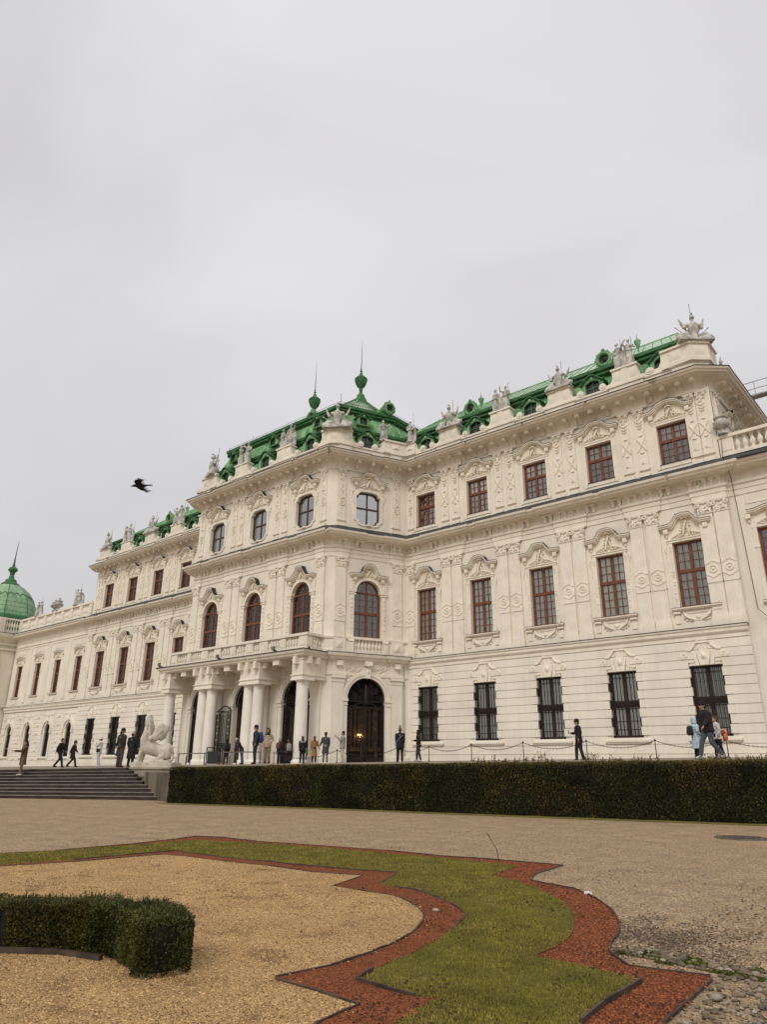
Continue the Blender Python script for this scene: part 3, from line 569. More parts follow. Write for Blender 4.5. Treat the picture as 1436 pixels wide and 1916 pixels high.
hb=lambda c:[(c-.62,.62),(c+.62,.62),(c+.62,3.45)]+[(c+a,b) for a,b in arc(0,3.45,.62,0,PI,10)[1:-1]]+[(c-.62,3.45)]
wallobj('ground_floor_wall','LO',[(-92.6,-1),(-74.2,-1),(-74.2,5.8),(-92.6,5.8)],[hb(c) for c in LOB],'ground_wall')
wallobj('wall','RO',[(-8.7,6.3),(12,6.3),(12,15.4),(-8.7,15.4)],[[(c+p[0],p[1]+.35) for p in rect(1.5,7.30,11.03)] for c in (-6.82,-2,2.8)])
wallobj('ground_floor_wall','RO',[(-8.7,-1),(12,-1),(12,6.3),(-8.7,6.3)],[],'ground_wall')
m=MB()
for c in LOB:
    o_=arc(c,3.45,1.12,0,PI,14); i_=arc(c,3.45,.9,0,PI,14); m.strip(o_,i_,-.16,0); m.strip(arc(c,3.45,.80,0,PI,14),arc(c,3.45,.64,0,PI,14),-.05,.02)
    for sg in (-1,1): m.box(min(c+sg*.88,c+sg*1.14),max(c+sg*.88,c+sg*1.14),-.2,0,3.05,3.45); m.box(min(c+sg*.9,c+sg*1.1),max(c+sg*.9,c+sg*1.1),-.10,0,.3,3.05)
    m.ell((c,-.16,4.42),(.24,.16,.24),8,6); m.ell((c,-.2,4.25),(.12,.12,.16),6,5); m.box(c-1.0,c+1.0,-.16,0,.42,.56); m.box(c-.12,c+.12,-.18,0,4.6,4.95)
    m.box(c-1.25,c+1.25,-.05,0,4.95,5.1)
ks=[-92.1]+[(LOB[i]+LOB[i+1])/2 for i in range(3)]
for kx in ks:
    hw=1.15 if kx>-92 else .5
    for k in range(12):
        a=.2+k*.44; m.box(kx-hw,kx+hw,-.04,.02,a+.02,a+.42)
        if k%2==0: cxx=kx; m.prism([(cxx-.4,a+.22),(cxx,a+.36),(cxx+.4,a+.22),(cxx,a+.08)],-.10,-.03)
o=obj('rustication',m,'ground_wall',palace); o.location=Vector((0,37.56,0))-PO
m=MB()
for kx in ks[1:]: m.box(kx-.32,kx+.32,-.07,0,6.6,13.0); m.box(kx-.22,kx+.22,-.10,0,6.7,12.9)
m.box(-92.4,-74.3,-.05,0,13.0,13.12); m.box(-92.4,-74.3,-.09,0,13.3,13.42); m.box(-92.4,-74.3,-.04,0,6.25,6.4)
o=obj('pilaster',m,'wall',palace); o.location=Vector((0,37.56,0))-PO
sw('middle_cornice',[(0,13.75),(.07,13.85),(.1,14.3),(.2,14.42),(.45,14.5),(.8,14.55),(.84,14.72),(.94,14.78),(.98,14.9)],[(-92.5,37.56),(-74.3,37.56)],'trim')
sw('cornice_flashing',[(.98,14.9),(1.02,14.92),(1.02,14.98),(.0,15.12)],[(-92.5,37.56),(-74.3,37.56)],'darkmetal')
# side walls of the high pavilions
mb=MB(); mb.add([(-8.66,37.6,14.5),(-8.66,52,14.5),(-8.66,52,19.9),(-8.66,37.6,19.9)],[(0,1,2,3)]); pobj('wall',mb,'wall'); mb=MB(); mb.add([(-74.35,50,14),(-74.35,37.6,14),(-74.35,37.6,19.9),(-74.35,50,19.9)],[(0,1,2,3)]); pobj('wall',mb,'wall')
hs=hood('flatarc',19.0,1.45,.6,.4,palace,77,18.2,True,.9); put(hs,'RS',3.6)
for o in [c for c in palace.children if c.name.startswith('carving')]: put(o,'RS',3.6)
pls=dup([c for c in palace.children if c.name.startswith('pilaster') and abs(c.location.z)<.01 and c.data and c.data.vertices[0].co.z>15][0],palace); put(pls,'RS',.95)
# ---- balustrades
BAL=[(.055,0),(.075,.02),(.075,.07),(.04,.10),(.05,.13),(.095,.22),(.10,.30),(.06,.42),(.04,.50),(.05,.53),(.075,.56),(.075,.62)]
def baluster_row(mb,a,b,z,h=.62,n=8,sc=1,y=0,seg=8):
    for i in range(n):
        x=a+(b-a)*(i+.5)/n; mb.lathe([(r*sc,z+q*h/.62) for r,q in BAL],(x,y),seg)
def balustrade(a,b,z,h,bays,pier=.5,thick=.3,n=8,sc=1):
    m=MB(); m.box(a,b,-thick/2,thick/2,z,z+.16*h); m.box(a-.04,b+.04,-thick/2-.05,thick/2+.05,z+.86*h,z+h)
    L_=(b-a); bw=(L_-pier)/bays
    for i in range(bays+1):
        x=a+bw*i; m.box(x,x+pier,-thick/2+.01,thick/2-.01,z+.16*h,z+.86*h); m.box(x+.08,x+pier-.08,-thick/2-.02,0,z+.24*h,z+.78*h)
        if i<bays: baluster_row(m,x+pier,x+bw,z+.16*h,.70*h,n,sc)
    return m
o=obj('balustrade',balustrade(-92.3,-74.4,15.15,1.75,8,.62,.36,9,1.35),'trim',palace,40); o.location=Vector((0,37.5,0))-PO
o=obj('balustrade',balustrade(-8.6,11.6,15.45,1.2,5,.7,.40,9,1.45),'trim',palace,40); o.location=Vector((0,37.6,0))-PO
m=MB(); m.box(-8.66,12,-.1,.3,15.2,15.5); o=obj('parapet_base',m,'wall',palace); o.location=Vector((0,37.6,0))-PO
# window balustrade in the chamfer
m=MB(); m.box(1.8,3.92,-.22,.05,7.74,7.90); m.box(1.8,3.92,-.2,.05,6.86,7.0); baluster_row(m,1.85,3.87,7.0,.74,8,1,-.06)
for s in (1.62,4.1): m.box(s-.2,s+.2,-.24,0,6.86,7.9); m.tube([(s-.2,-.2,7.62),(s+.2,-.2,7.62)],.09,7)
o=obj('balustrade',m,'trim',palace,40); (ox,oy),a,_,_,_=FR['CH']; o.location=Vector((ox,oy,0))-PO; o.rotation_euler=(0,0,a)
for s in (.82,5.0):
    m=MB(); m.box(s-.42,s+.42,-.18,0,6.9,7.84); m.add([(s-.22,-.19,7.10),(s+.22,-.19,7.10),(s+.22,-.19,7.62),(s-.22,-.19,7.62),(s,-.27,7.36)],[(0,1,4),(1,2,4),(2,3,4),(3,0,4)])
    o=obj('pedestal_panel',m,'trim',palace); o.location=Vector((ox,oy,0))-PO; o.rotation_euler=(0,0,a)
# ---- ground floor of the centre: plain pilasters, archivolts
def ground_bay(w=2.68,spand=True):
    m=MB(); r=w/2; zs=3.98
    m.strip(arc(0,zs,r+.36,0,PI,20),arc(0,zs,r+.16,0,PI,20),-.12,0); m.strip(arc(0,zs,r+.17,0,PI,20),arc(0,zs,r,0,PI,20),-.07,0)
    for sg in (-1,1):
        m.box(min(sg*r,sg*(r+.38)),max(sg*r,sg*(r+.38)),-.06,0,-.6,3.6); m.box(min(sg*(r-.03),sg*(r+.44)),max(sg*(r-.03),sg*(r+.44)),-.16,.02,3.82,3.98); m.box(min(sg*(r-.01),sg*(r+.41)),max(sg*(r-.01),sg*(r+.41)),-.11,.02,3.58,3.66)
        m.box(min(sg*(r-.01),sg*(r+.4)),max(sg*(r-.01),sg*(r+.4)),-.08,0,3.66,3.82)
        m.box(min(sg*r,sg*(r+.42)),max(sg*r,sg*(r+.42)),-.12,0,-.6,.55)
        if spand:
            pz=[(sg*.35,6.2),(sg*1.62,6.2),(sg*1.62,4.9),(sg*1.45,5.15),(sg*.9,5.72)]; m.prism(pz,-.03,0)
            r_=random.Random(5+sg); 
            for i in range(9): x=r_.uniform(.5,1.5); z=r_.uniform(5.65+.0*x,6.05) if x<1.1 else r_.uniform(5.2,6.05); m.tube([(sg*x-.16,-.06,z-.1),(sg*x+.16,-.07,z+.09)],.03,5)
    m.prism([(-.22,5.95),(.22,5.95),(.16,5.28),(-.16,5.28)],-.24,0); m.box(-.25,.25,-.42,0,6.05,6.34); m.ell((0,-.26,6.1),(.16,.2,.14),8,5); m.ell((0,-.24,5.7),(.11,.07,.16),8,5)
    return m
gb=obj('archivolt',ground_bay(),'ground_wall',palace,40); put(gb,'CH',CHC)
for c in bayF: put(dup(gb,palace),'FR',c)
def gpil():
    m=MB(); m.box(-.38,.38,-.14,0,-.6,5.0); m.box(-.44,.44,-.2,0,-.6,.5); m.box(-.42,.42,-.18,0,4.98,5.06); m.box(-.40,.40,-.16,0,5.06,5.22); m.box(-.47,.47,-.25,0,5.22,5.38)
    m.box(-.2,.2,-.34,0,5.98,6.3); m.ell((0,-.28,6.02),(.14,.14,.1),7,5); return m
gp=obj('pilaster',gpil(),'ground_wall',palace); put(gp,'CH',.85)
for fr,s in (('CH',5.0),('FR',-33.05),('FR',-47.0),('FR',bayF[0]+2.525-.5),('FR',bayF[0]+2.525+.5),('FR',bayF[1]+2.525-.5),('FR',bayF[1]+2.525+.5)): put(dup(gp,palace),fr,s)
for q in ([(-47.65,32.15),(-46.8,32.15)],[(-33.2,32.15),F1,c0,(-31.8,33.2)],[(-30.5,36.2),c1]): m=MB(); m.sweep([(.12,-.8),(.12,.48),(.0,.55)],q); pobj('plinth',m,'ground_wall')
# ---- iron gates
def gate_bars(m,x0,x1,z0,zt,n,y,scrollz=None,edge=.05):
    for x in (x0,x1): m.box(x-edge/2,x+edge/2,y-.03,y+.03,z0,zt(x) if callable(zt) else zt)
    for i in range(1,n): x=x0+(x1-x0)*i/n; m.box(x-.015,x+.015,y-.015,y+.015,z0,zt(x) if callable(zt) else zt)
def gate():
    m=MB(); y=.14; r=1.32
    for sg in (-1,1):
        a,b=sorted((sg*.04,sg*r)); m.box(a,a+.07,y-.03,y+.03,-.1,3.7); m.box(b-.07,b,y-.03,y+.03,-.1,3.7)
        for i in range(1,10): x=a+(b-a)*i/10; m.box(x-.013,x+.013,y-.013,y+.013,-.1,3.5)
        for z in (-.05,.45,1.55,1.7,3.0,3.45): m.box(a,b,y-.025,y+.025,z-.02,z+.02)
        for k in range(11):
            for xx in (a+.16,b-.16): scroll(m,(xx,.65+k*.27),.085,y-.02,.018,1.3,1 if k%2 else -1,0)
        m.box(a,b,y-.02,y+.02,-.1,.42)
        for k in range(5): scroll(m,(a+.15+k*.24,.2),.09,y-.04,.02,1.2,1,0); scroll(m,(a+.15+k*.24,1.62),.06,y-.02,.015,1.2,1,0)
        m.tube([(sg*.05,y,3.75),(sg*.5,y,3.72),(sg*.9,y,3.5),(sg*r,y,3.62)],.05,5)
    m.strip(arc(0,3.98,r+.02,0,PI,18),arc(0,3.98,r-.07,0,PI,18),y-.03,y+.03); m.box(-r,r,y-.03,y+.03,3.82,3.90)
    rr_=random.Random(3)
    for i in range(46):
        t=rr_.uniform(0,PI); q=rr_.uniform(.2,r-.12); scroll(m,(q*math.cos(t),3.95+q*math.sin(t)*.97),rr_.uniform(.09,.17),y-.01,.02,1.4,rr_.choice((-1,1)),rr_.uniform(0,6))
    for i in range(13): t=PI*i/12; m.tube([(.15*math.cos(t),y,3.95+.15*math.sin(t)),(r*math.cos(t),y,3.98+r*math.sin(t))],.014,4)
    m.tube([(0,y-.03,3.7),(0,y-.05,4.3),(0,y-.03,4.9)],[.12,.16,.05],6)
    return m
def door_back(lunette='void'):
    m=MB(); m.box(-1.5,1.5,.62,.66,-.6,5.5); m.m=1
    for x in (-1.0,-.02,.96): m.box(x-.10,x+.10,.54,.62,-.3,3.6)
    for z in (0,.9,1.0,3.5): m.box(-1.3,1.3,.55,.61,z-.08,z+.08)
    for sg in (-1,1): 
        for i in range(3): m.box(sg*.5-.35+i*.28,sg*.5-.22+i*.28,.56,.60,1.1,3.4)
    m.box(-1.45,-1.36,.3,.66,-.6,5.4); m.box(1.36,1.45,.3,.66,-.6,5.4)
    return m
g0=obj('gate',gate(),'iron',palace,40); db=obj('door',door_back(),['void','void_wood'],palace)
put(g0,'CH',CHC); put(db,'CH',CHC)
for i,c in enumerate(bayF):
    put(dup(db,palace),'FR',c)
    if i!=1: put(dup(g0,palace),'FR',c)
# middle gate stands open: one leaf swung outward, fanlight above
m=MB(); y=.14; r=1.32; m.strip(arc(0,3.98,r+.02,0,PI,18),arc(0,3.98,r-.07,0,PI,18),y-.03,y+.03); m.box(-r,r,y-.03,y+.03,3.82,3.90); rr_=random.Random(4)
for i in range(40): t=rr_.uniform(0,PI); q=rr_.uniform(.2,r-.12); scroll(m,(q*math.cos(t),3.95+q*math.sin(t)*.97),rr_.uniform(.09,.17),y-.01,.02,1.4,rr_.choice((-1,1)),0)
fan=obj('fanlight_grille',m,'iron',palace,40); put(fan,'FR',bayF[1])
m=MB(); W=1.3; ztop=lambda x:3.45+.32*math.sin(PI*x/W)*(1 if x<W*.6 else .75)+.15*(1-x/W)
m.box(0,.06,-.03,.03,.1,3.6); m.box(W-.06,W,-.03,.03,.1,3.3); m.box(.26,.29,-.02,.02,.4,3.5); m.box(W-.29,W-.26,-.02,.02,.4,3.4)
for i in range(5): x=.36+(W-.72)*i/4; m.box(x-.02,x+.02,-.02,.02,.1,3.35-.12*(i%2)); 
for z in (.12,1.05,1.35): m.box(0,W,-.025,.025,z-.02,z+.02)
for k in range(13):
    for xx in (.16,W-.16): scroll(m,(xx,.6+k*.22),.10,-.01,.02,1.3,1 if k%2 else -1,0)
m.tube([(W*i/12,0,ztop(W*i/12)) for i in range(13)],.04,5)
for i in range(6): scroll(m,(.15+.2*i,1.2),.07,-.01,.016,1.2,1,0); scroll(m,(.2+.18*i,3.45),.1,-.01,.02,1.3,1,0)
leaf=obj('open_gate_leaf',m,'iron',palace,40); leaf.location=Vector((-41.3-.0,32.0,0))-PO; leaf.rotation_euler=(0,0,R(-168)); leaf.location=Vector((-41.35,31.95,0))-PO
# candelabra lit behind the chamfer gate
m=MB(); m.tube([(0,0,-.25),(0,0,.1)],[.05,.03],6); m.ell((0,0,-.15),(.09,.09,.07),8,6)
for k in range(5): a=PI*k/4; m.tube([(0,0,-.1),(.15*math.cos(a),-.1*math.sin(a),-.16),(.26*math.cos(a),-.17*math.sin(a),.02)],.014,5)
cd_=obj('candelabra',m,mat('brass',(.35,.2,.06),.4,.1,3,metal=.8),palace,40)
m=MB()
for k in range(5): a=PI*k/4; m.ell((.26*math.cos(a),-.17*math.sin(a),.09),(.028,.028,.06),6,5)
for k in range(3): a=PI*(k+.5)/3; m.ell((.12*math.cos(a),-.08,.2),(.026,.026,.05),6,5)
M['bulb']=mat('candle_bulb',(1,.62,.22),emit=5); obj('bulb',m,'bulb',cd_); put(cd_,'CH',2.56,1.62,1,-.40)
ld=bpy.data.lights.new('candelabra_light','POINT'); ld.energy=6; ld.color=(1,.55,.2); ld.shadow_soft_size=.15; lo=bpy.data.objects.new('candelabra_light',ld); COL.objects.link(lo); lo.parent=cd_; lo.location=(0,-.12,.12)
# ---- portico
def column():
    m=MB(); s=1; z0=-.35
    m.box(-.52,.52,-.52,.52,z0,z0+.42); m.lathe([(.50,z0+.42),(.52,z0+.5),(.48,z0+.58),(.43,z0+.62)],n=24)
    pr=[(.40*(1-.12*max(0,t-.25)),z0+.62+t*(4.62-z0-.62)) for t in [i/10 for i in range(11)]]; m.lathe(pr+[(.385,4.64),(.385,4.68),(.36,4.69),(.36,4.80),(.44,4.88),(.48,4.92)],n=24); m.box(-.54,.54,-.54,.54,4.92,5.02); return m
cy=30.72; cxs=[XC-7.15,XC-3.03,XC-2.03,XC+2.0,XC+2.98,XC+7.10]
cm=obj('column',column(),'column',palace,30); cm.location=Vector((cxs[0],cy,0))-PO
for x in cxs[1:]: d=dup(cm,palace); d.location=Vector((x,cy,0))-PO
for a,b in ((cxs[0]-.5,cxs[0]+.5),(cxs[1]-.5,cxs[2]+.5),(cxs[3]-.5,cxs[4]+.5),(cxs[5]-.5,cxs[5]+.5)):
    m=MB(); m.box(a,b,cy-.5,32.2,5.02,5.2); m.box(a-.05,b+.05,cy-.55,32.2,5.2,5.27); m.box(a+.02,b-.02,cy-.48,32.2,5.27,6.32); m.box(a-.02,b+.02,cy-.52,32.2,6.14,6.22)
    for x in ([a+.2,b-.2] if b-a>1.2 else [(a+b)/2]): m.box(x-.13,x+.13,cy-.80,cy-.45,5.88,6.34); m.ell((x,cy-.76,5.9),(.12,.12,.1),7,5)
    if b-a>1.2: m.box((a+b)/2-.13,(a+b)/2+.13,cy-.80,cy-.45,5.88,6.34)
    for yy in (cy-.1,cy+.6): m.box(b-.02,b+.28,yy-.13,yy+.13,5.92,6.34)
    pobj('architrave_block',m,'trim')
x0,x1=XC-7.75,XC+7.72
m=MB()
ringp=[(x0-.0,32.1),(x0,cy-.6),(x1,cy-.6),(x1,32.1)]
m.sweep([(-.3,6.34),(.05,6.36),(.12,6.42),(.12,6.52),(.24,6.56),(.28,6.68),(.30,6.70)],ringp); m.box(x0-.0,x1+.0,cy-.6,32.2,6.33,6.40)
for c in bayF: m.box(c-.3,c+.3,cy-.5,32,5.98,6.34)
pobj('balcony_slab',m,'trim')
m=MB(); m.sweep([(.30,6.70),(.33,6.71),(.33,6.76),(-.4,6.86)],ringp); m.box(x0+.3,x1-.3,cy-.3,32.2,6.80,6.86); pobj('balcony_flashing',m,'darkmetal')
def bal_path(m,a,b,n,solid=False):
    pass
m=MB(); yb=30.78; xa,xb=XC-7.45,XC+7.42
m.box(xa,xb,yb-.14,yb+.14,6.84,7.02); m.box(xa-.05,xb+.05,yb-.2,yb+.2,7.74,7.90)
m.box(xb-.28,xb,yb,32.1,6.84,7.02); m.box(xb-.34,xb+.06,yb,32.1,7.74,7.90); m.box(xa,xa+.28,yb,32.1,6.84,7.02); m.box(xa-.06,xa+.34,yb,32.1,7.74,7.90)
piers=[]; 
for cpos in (xa+.38,XC-2.53-.75,XC-2.53+.75,XC+2.50-.75,XC+2.5+.75,xb-.38): piers.append((cpos-.38,cpos+.38))
for cpos in ((xa+.38+XC-2.53-.75)/2,XC,(XC+2.5+.75+xb-.38)/2): piers.append((cpos-.24,cpos+.24))
piers.sort()
for a,b in piers: m.box(a,b,yb-.13,yb+.13,7.02,7.74); m.box(a+.08,b-.08,yb-.155,yb,7.12,7.64)
for (a,b),(c,d) in zip(piers,piers[1:]): 
    n=max(2,round((c-b)/.265)); baluster_row(m,b,c,7.02,.72,n,.95,yb)
m.box(xb-.27,xb-.01,yb-.1,yb+.35,7.02,7.74)
for i in range(3): m.lathe([(r*.95,7.02+q*.72/.62) for r,q in BAL],(xb-.14,yb+.52+.27*i),8); m.lathe([(r*.95,7.02+q*.72/.62) for r,q in BAL],(xa+.14,yb+.52+.27*i),8)
pobj('balustrade',m,'trim',40)
m=MB()
for x in (XC-7.7,XC-.6,XC+5.2): m.box(x-.1,x+.1,cy-.98,cy-.82,6.86,7.1); m.box(x-.03,x+.03,cy-.9,cy-.6,6.8,6.9)
pobj('floodlight',m,mat('lamp_housing',(.2,.19,.18),.5))
# ---- attic pedestals with scroll wings
def pedestal(corner=False):
    m=MB(); z0,z1=21.60,22.57
    for sg in (-1,1):
        a,b=sorted((sg*.2,sg*.76)); m.box(a,b,-.17,.35,z0,z1); m.box(a-.03,b+.03,-.20,.4,z0-.05,z0+.14); m.add([(a+.1,-.175,z0+.22),(b-.1,-.175,z0+.22),(b-.1,-.175,z1-.1),(a+.1,-.175,z1-.1),((a+b)/2,-.26,(z0+z1)/2)],[(0,1,4),(1,2,4),(2,3,4),(3,0,4)])
        m.box(a-.06,b+.06,-.26,.42,z1,z1+.12)
        P=[(sg*.76,z1-.1),(sg*.80,z0+.45),(sg*.95,z0+.24),(sg*1.2,z0+.2),(sg*1.45,z0+.42),(sg*1.62,z0+.3),(sg*1.62,z0),(sg*.76,z0)]; m.prism(P,-.12,.1); m.tube([(sg*1.44,-.17,z0+.22),(sg*1.44,.12,z0+.22)],.22,12); m.tube([(sg*1.44,-.21,z0+.22),(sg*1.44,-.1,z0+.22)],.1,8)
    m.box(-.2,.2,-.2,.3,z0,z1); m.box(-.22,.22,-.19,.42,z0-.04,z0+.16); m.box(-.2,.2,-.24,.42,z1+.01,z1+.11)
    for x in (-.09,.09): m.lathe([(r*.8,z0+.16+q*(z1-z0-.16)/.62) for r,q in BAL],(x,-.08),8)
    return m
def cpedestal():
    m=MB(); z0,z1=21.60,22.57
    m.box(-.95,.95,-.17,.9,z0,z1); m.box(-1.0,1.0,-.22,.95,z0-.05,z0+.2); m.box(-1.02,1.02,-.28,.98,z1,z1+.14)
    for sg in (-1,1): 
        a,b=sorted((sg*.12,sg*.8)); m.add([(a+.05,-.175,z0+.3),(b-.05,-.175,z0+.3),(b-.05,-.175,z1-.1),(a+.05,-.175,z1-.1),((a+b)/2,-.28,(z0+z1)/2)],[(0,1,4),(1,2,4),(2,3,4),(3,0,4)])
        P=[(sg*.95,z1-.1),(sg*.98,z0+.5),(sg*1.15,z0+.26),(sg*1.4,z0+.22),(sg*1.62,z0+.42),(sg*1.8,z0+.3),(sg*1.8,z0),(sg*.95,z0)]; m.prism(P,-.12,.1); m.tube([(sg*1.62,-.17,z0+.22),(sg*1.62,.12,z0+.22)],.22,12)
    return m
pd=obj('attic_pedestal',pedestal(),'wall',palace,40); cpd=obj('attic_pedestal',cpedestal(),'wall',palace,40)
pl=[('RW',x) for x in midR]+[('LW',x) for x in midL]+[('FR',bayF[0]+2.525),('FR',bayF[1]+2.525)]
for i,(fr,s) in enumerate(pl):
    o=pd if i==0 else dup(pd,palace); put(o,fr,s)
    if fr=='LW': o.location.z=0-PO.z; o.scale.z=1
bent_later=1
for i,(fr,s) in enumerate([('LW',-73.3),('FR',-46.7)]):
    o=cpd if i==0 else dup(cpd,palace); put(o,fr,s)
    if fr=='LW': o.scale.z=1; o.location.z=0
def bent_pedestal(P,z0,z1,name='attic_pedestal'):   # pier following the plan corner
    m=MB(); m.sweep([(.18,z0-.03),(.18,z1)],P); m.sweep([(.15,z0-.05),(.23,z0-.05),(.23,z0+.2),(.18,z0+.2)],P); m.sweep([(.18,z1),(.28,z1),(.28,z1+.13),(-.9,z1+.13)],P)
    for u,v in zip(P,P[1:]):
        u=Vector(u);v=Vector(v); t=(v-u).normalized(); n_=Vector((t.y,-t.x)); L_=(v-u).length
        if L_<.5: continue
        c_=(u+v)/2; h=min(.32,L_/2-.1); q_=lambda s,z,d:(c_.x+t.x*s+n_.x*d,c_.y+t.y*s+n_.y*d,z); m.add([q_(-h,z0+.3,.185),q_(h,z0+.3,.185),q_(h,z1-.12,.185),q_(-h,z1-.12,.185),q_(0,(z0+z1)/2,.29)],[(0,1,4),(1,2,4),(2,3,4),(3,0,4)])
    for e,nx in ((P[0],P[1]),(P[-1],P[-2])):
        t=(Vector(e)-Vector(nx)).normalized(); n=Vector((t.y,-t.x))
        if e==P[0]: n=-n
        e=Vector(e); m.add([tuple(e+n*.18)+(z0,),tuple(e-n*.6)+(z0,),tuple(e-n*.6)+(z1,),tuple(e+n*.18)+(z1,)],[(0,1,2,3)])
        q=lambda s,z,d:(e.x+t.x*s+n.x*d,e.y+t.y*s+n.y*d,z)
        pr=[(0,z1-.1),(.05,z0+.5),(.2,z0+.26),(.45,z0+.22),(.68,z0+.42),(.86,z0+.3),(.86,z0),(0,z0)]; k=len(pr)
        m.add([q(s,z,.13) for s,z in pr]+[q(s,z,-.1) for s,z in pr],[tuple(range(k)),tuple(range(2*k-1,k-1,-1))]+[(i,(i+1)%k,k+(i+1)%k,k+i) for i in range(k)])
        m.tube([q(.68,z0+.22,.18),q(.68,z0+.22,-.12)],.22,12); m.tube([q(.68,z0+.22,.22),q(.68,z0+.22,.1)],.1,8)
    return pobj(name,m,'wall',40)
bent_pedestal([(-33.35,32.15),F1,c0,(-31.75,33.4)],21.60,22.58)
bent_pedestal([(-30.75,35.7),c1,(-29.0,37.5)],21.60,22.45)
bent_pedestal([(-10.9,37.5),(-9.3,37.4),(-8.62,38.0),(-8.62,39.4)],21.60,22.62)
# lightning wire on the right corner
m=MB(); m.tube([(-8.4,37.2,16.4),(-8.3,36.45,15.1),(-8.3,37.4,14.2),(-8.25,37.42,12.5),(-8.1,37.4,7.3),(-7.6,37.2,6.7),(-7.6,37.3,5),(-7.6,37.3,.4)],.018,4)
for z in (6,5.5,4.9,4.4,3.8,3.3,2.8): m.box(-7.85,-7.35,37.28,37.31,z-.012,z+.012)
pobj('lightning_wire',m,mat('wire',(.16,.10,.06),.6))
m=MB(); m.tube([(-31.25+1.27,37.2,.4),(-29.98,37.2,6.2)],.02,4); pobj('lightning_wire',m,'copper_dark')
# downpipe on the far left
m=MB(); m.tube([(-93.2,36.9,15.2),(-93.2,36.9,14.9)],[.45,.18],8); m.tube([(-93.2,36.9,14.9),(-93.3,37.0,14.2),(-93.3,37.0,0)],.11,8)
for z in (2,4,6,8,10,12): m.tube([(-93.3,37,z),(-93.3,37,z+.1)],.16,8)
pobj('downpipe',m,mat('aged_copper_pipe',(.07,.12,.085),.6,.3,3))
# ================= ROOFS =================
def roofsweep(name,prof,path,m,closed=False,smooth=None): mb=MB(); mb.sweep(prof,path,closed); return pobj(name,mb,m,smooth)
def seams(m,A,B,C,D,n,h=.05,w=.03):   # raised standing seams on the quad A-B (bottom) C-D (top)
    A,B,C,D=map(Vector,(A,B,C,D)); nr=(B-A).cross(C-A).normalized()
    if nr.z<0: nr=-nr
    for i in range(n+1):
        t=i/n; p=A.lerp(B,t); q=C.lerp(D,t); m.tube([p+nr*h*.3,q+nr*h*.3],w,4)
def wing_roof(x0,x1,hipL,hipR):
    y0,y1=37.5,50.5; path=[(x0,y1),(x0,y0),(x1,y0),(x1,y1)]
    prof=[(-.25,21.7),(-.55,21.75),(-.62,22.2),(-.78,22.8),(-.95,23.12)]
    if not hipL: path=path[1:]
    if not hipR: path=path[:-1]
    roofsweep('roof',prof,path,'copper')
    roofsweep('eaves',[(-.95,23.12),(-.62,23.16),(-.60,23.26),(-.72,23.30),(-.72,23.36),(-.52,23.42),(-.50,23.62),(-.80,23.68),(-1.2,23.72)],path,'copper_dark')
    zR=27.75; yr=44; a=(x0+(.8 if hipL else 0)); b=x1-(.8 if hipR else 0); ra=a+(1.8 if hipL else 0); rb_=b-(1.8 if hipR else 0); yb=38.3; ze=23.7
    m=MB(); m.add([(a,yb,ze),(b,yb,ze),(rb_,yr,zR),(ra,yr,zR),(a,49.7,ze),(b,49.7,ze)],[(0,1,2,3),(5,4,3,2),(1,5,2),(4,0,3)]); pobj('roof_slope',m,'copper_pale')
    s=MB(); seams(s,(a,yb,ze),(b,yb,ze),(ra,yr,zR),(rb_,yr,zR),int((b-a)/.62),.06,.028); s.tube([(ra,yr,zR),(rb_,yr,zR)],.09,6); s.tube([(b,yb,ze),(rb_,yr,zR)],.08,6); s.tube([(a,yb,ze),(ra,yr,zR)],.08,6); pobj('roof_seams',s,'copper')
    f=MB()
    k=x0
    while k<x1: f.tube([(k+.3,y0+.57,21.8),(k+.3,y0+.64,22.2),(k+.3,y0+.8,22.8),(k+.3,y0+.96,23.1)],.022,4); k+=.9
    pobj('roof_seams',f,'copper_dark')
wing_roof(-31.0,-8.9,False,True); wing_roof(-74.1,-49.0,True,False)
# central pavilion
ctr=[(-50.0,47.5),(-50.0,37.4),(-47.65,32.15),(-32.3,32.15),(-29.95,37.4),(-29.95,47.5)]
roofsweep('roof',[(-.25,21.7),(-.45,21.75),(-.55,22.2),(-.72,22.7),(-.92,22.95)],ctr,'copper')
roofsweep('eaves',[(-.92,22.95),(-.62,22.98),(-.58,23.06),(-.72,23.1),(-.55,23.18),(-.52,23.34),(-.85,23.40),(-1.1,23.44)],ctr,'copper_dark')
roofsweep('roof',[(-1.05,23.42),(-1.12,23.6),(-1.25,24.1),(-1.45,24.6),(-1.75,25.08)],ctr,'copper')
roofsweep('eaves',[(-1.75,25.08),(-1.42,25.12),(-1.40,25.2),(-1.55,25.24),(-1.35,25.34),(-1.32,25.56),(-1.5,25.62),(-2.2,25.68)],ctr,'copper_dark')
def inset(P,d):
    m=MB(); m.sweep([(d,0)],P); return m.v
E_=[(x,y) for x,y,_ in inset(ctr,-1.7)]
apex=[(-42.9,40,30.2),(-37.05,40,30.2)]
m=MB(); s=MB()
def hipface(p,q,a,b,n):
    p=Vector((*p,25.66)); q=Vector((*q,25.66)); a=Vector(a); b=Vector(b); K=6; rows=[]
    for k in range(K+1):
        t=k/K; zz=25.66+(30.2-25.66)*(t**1.35); P_=p.lerp(a,t); Q_=q.lerp(b,t); P_.z=Q_.z=zz; rows.append([tuple(P_),tuple(Q_)])
    for k in range(K): m.add(rows[k]+rows[k+1],[(0,1,3,2)])
    for i in range(n+1):
        w=i/n; s.tube([Vector(r[0]).lerp(Vector(r[1]),w)+Vector((0,0,.02)) for r in rows],.03,4)
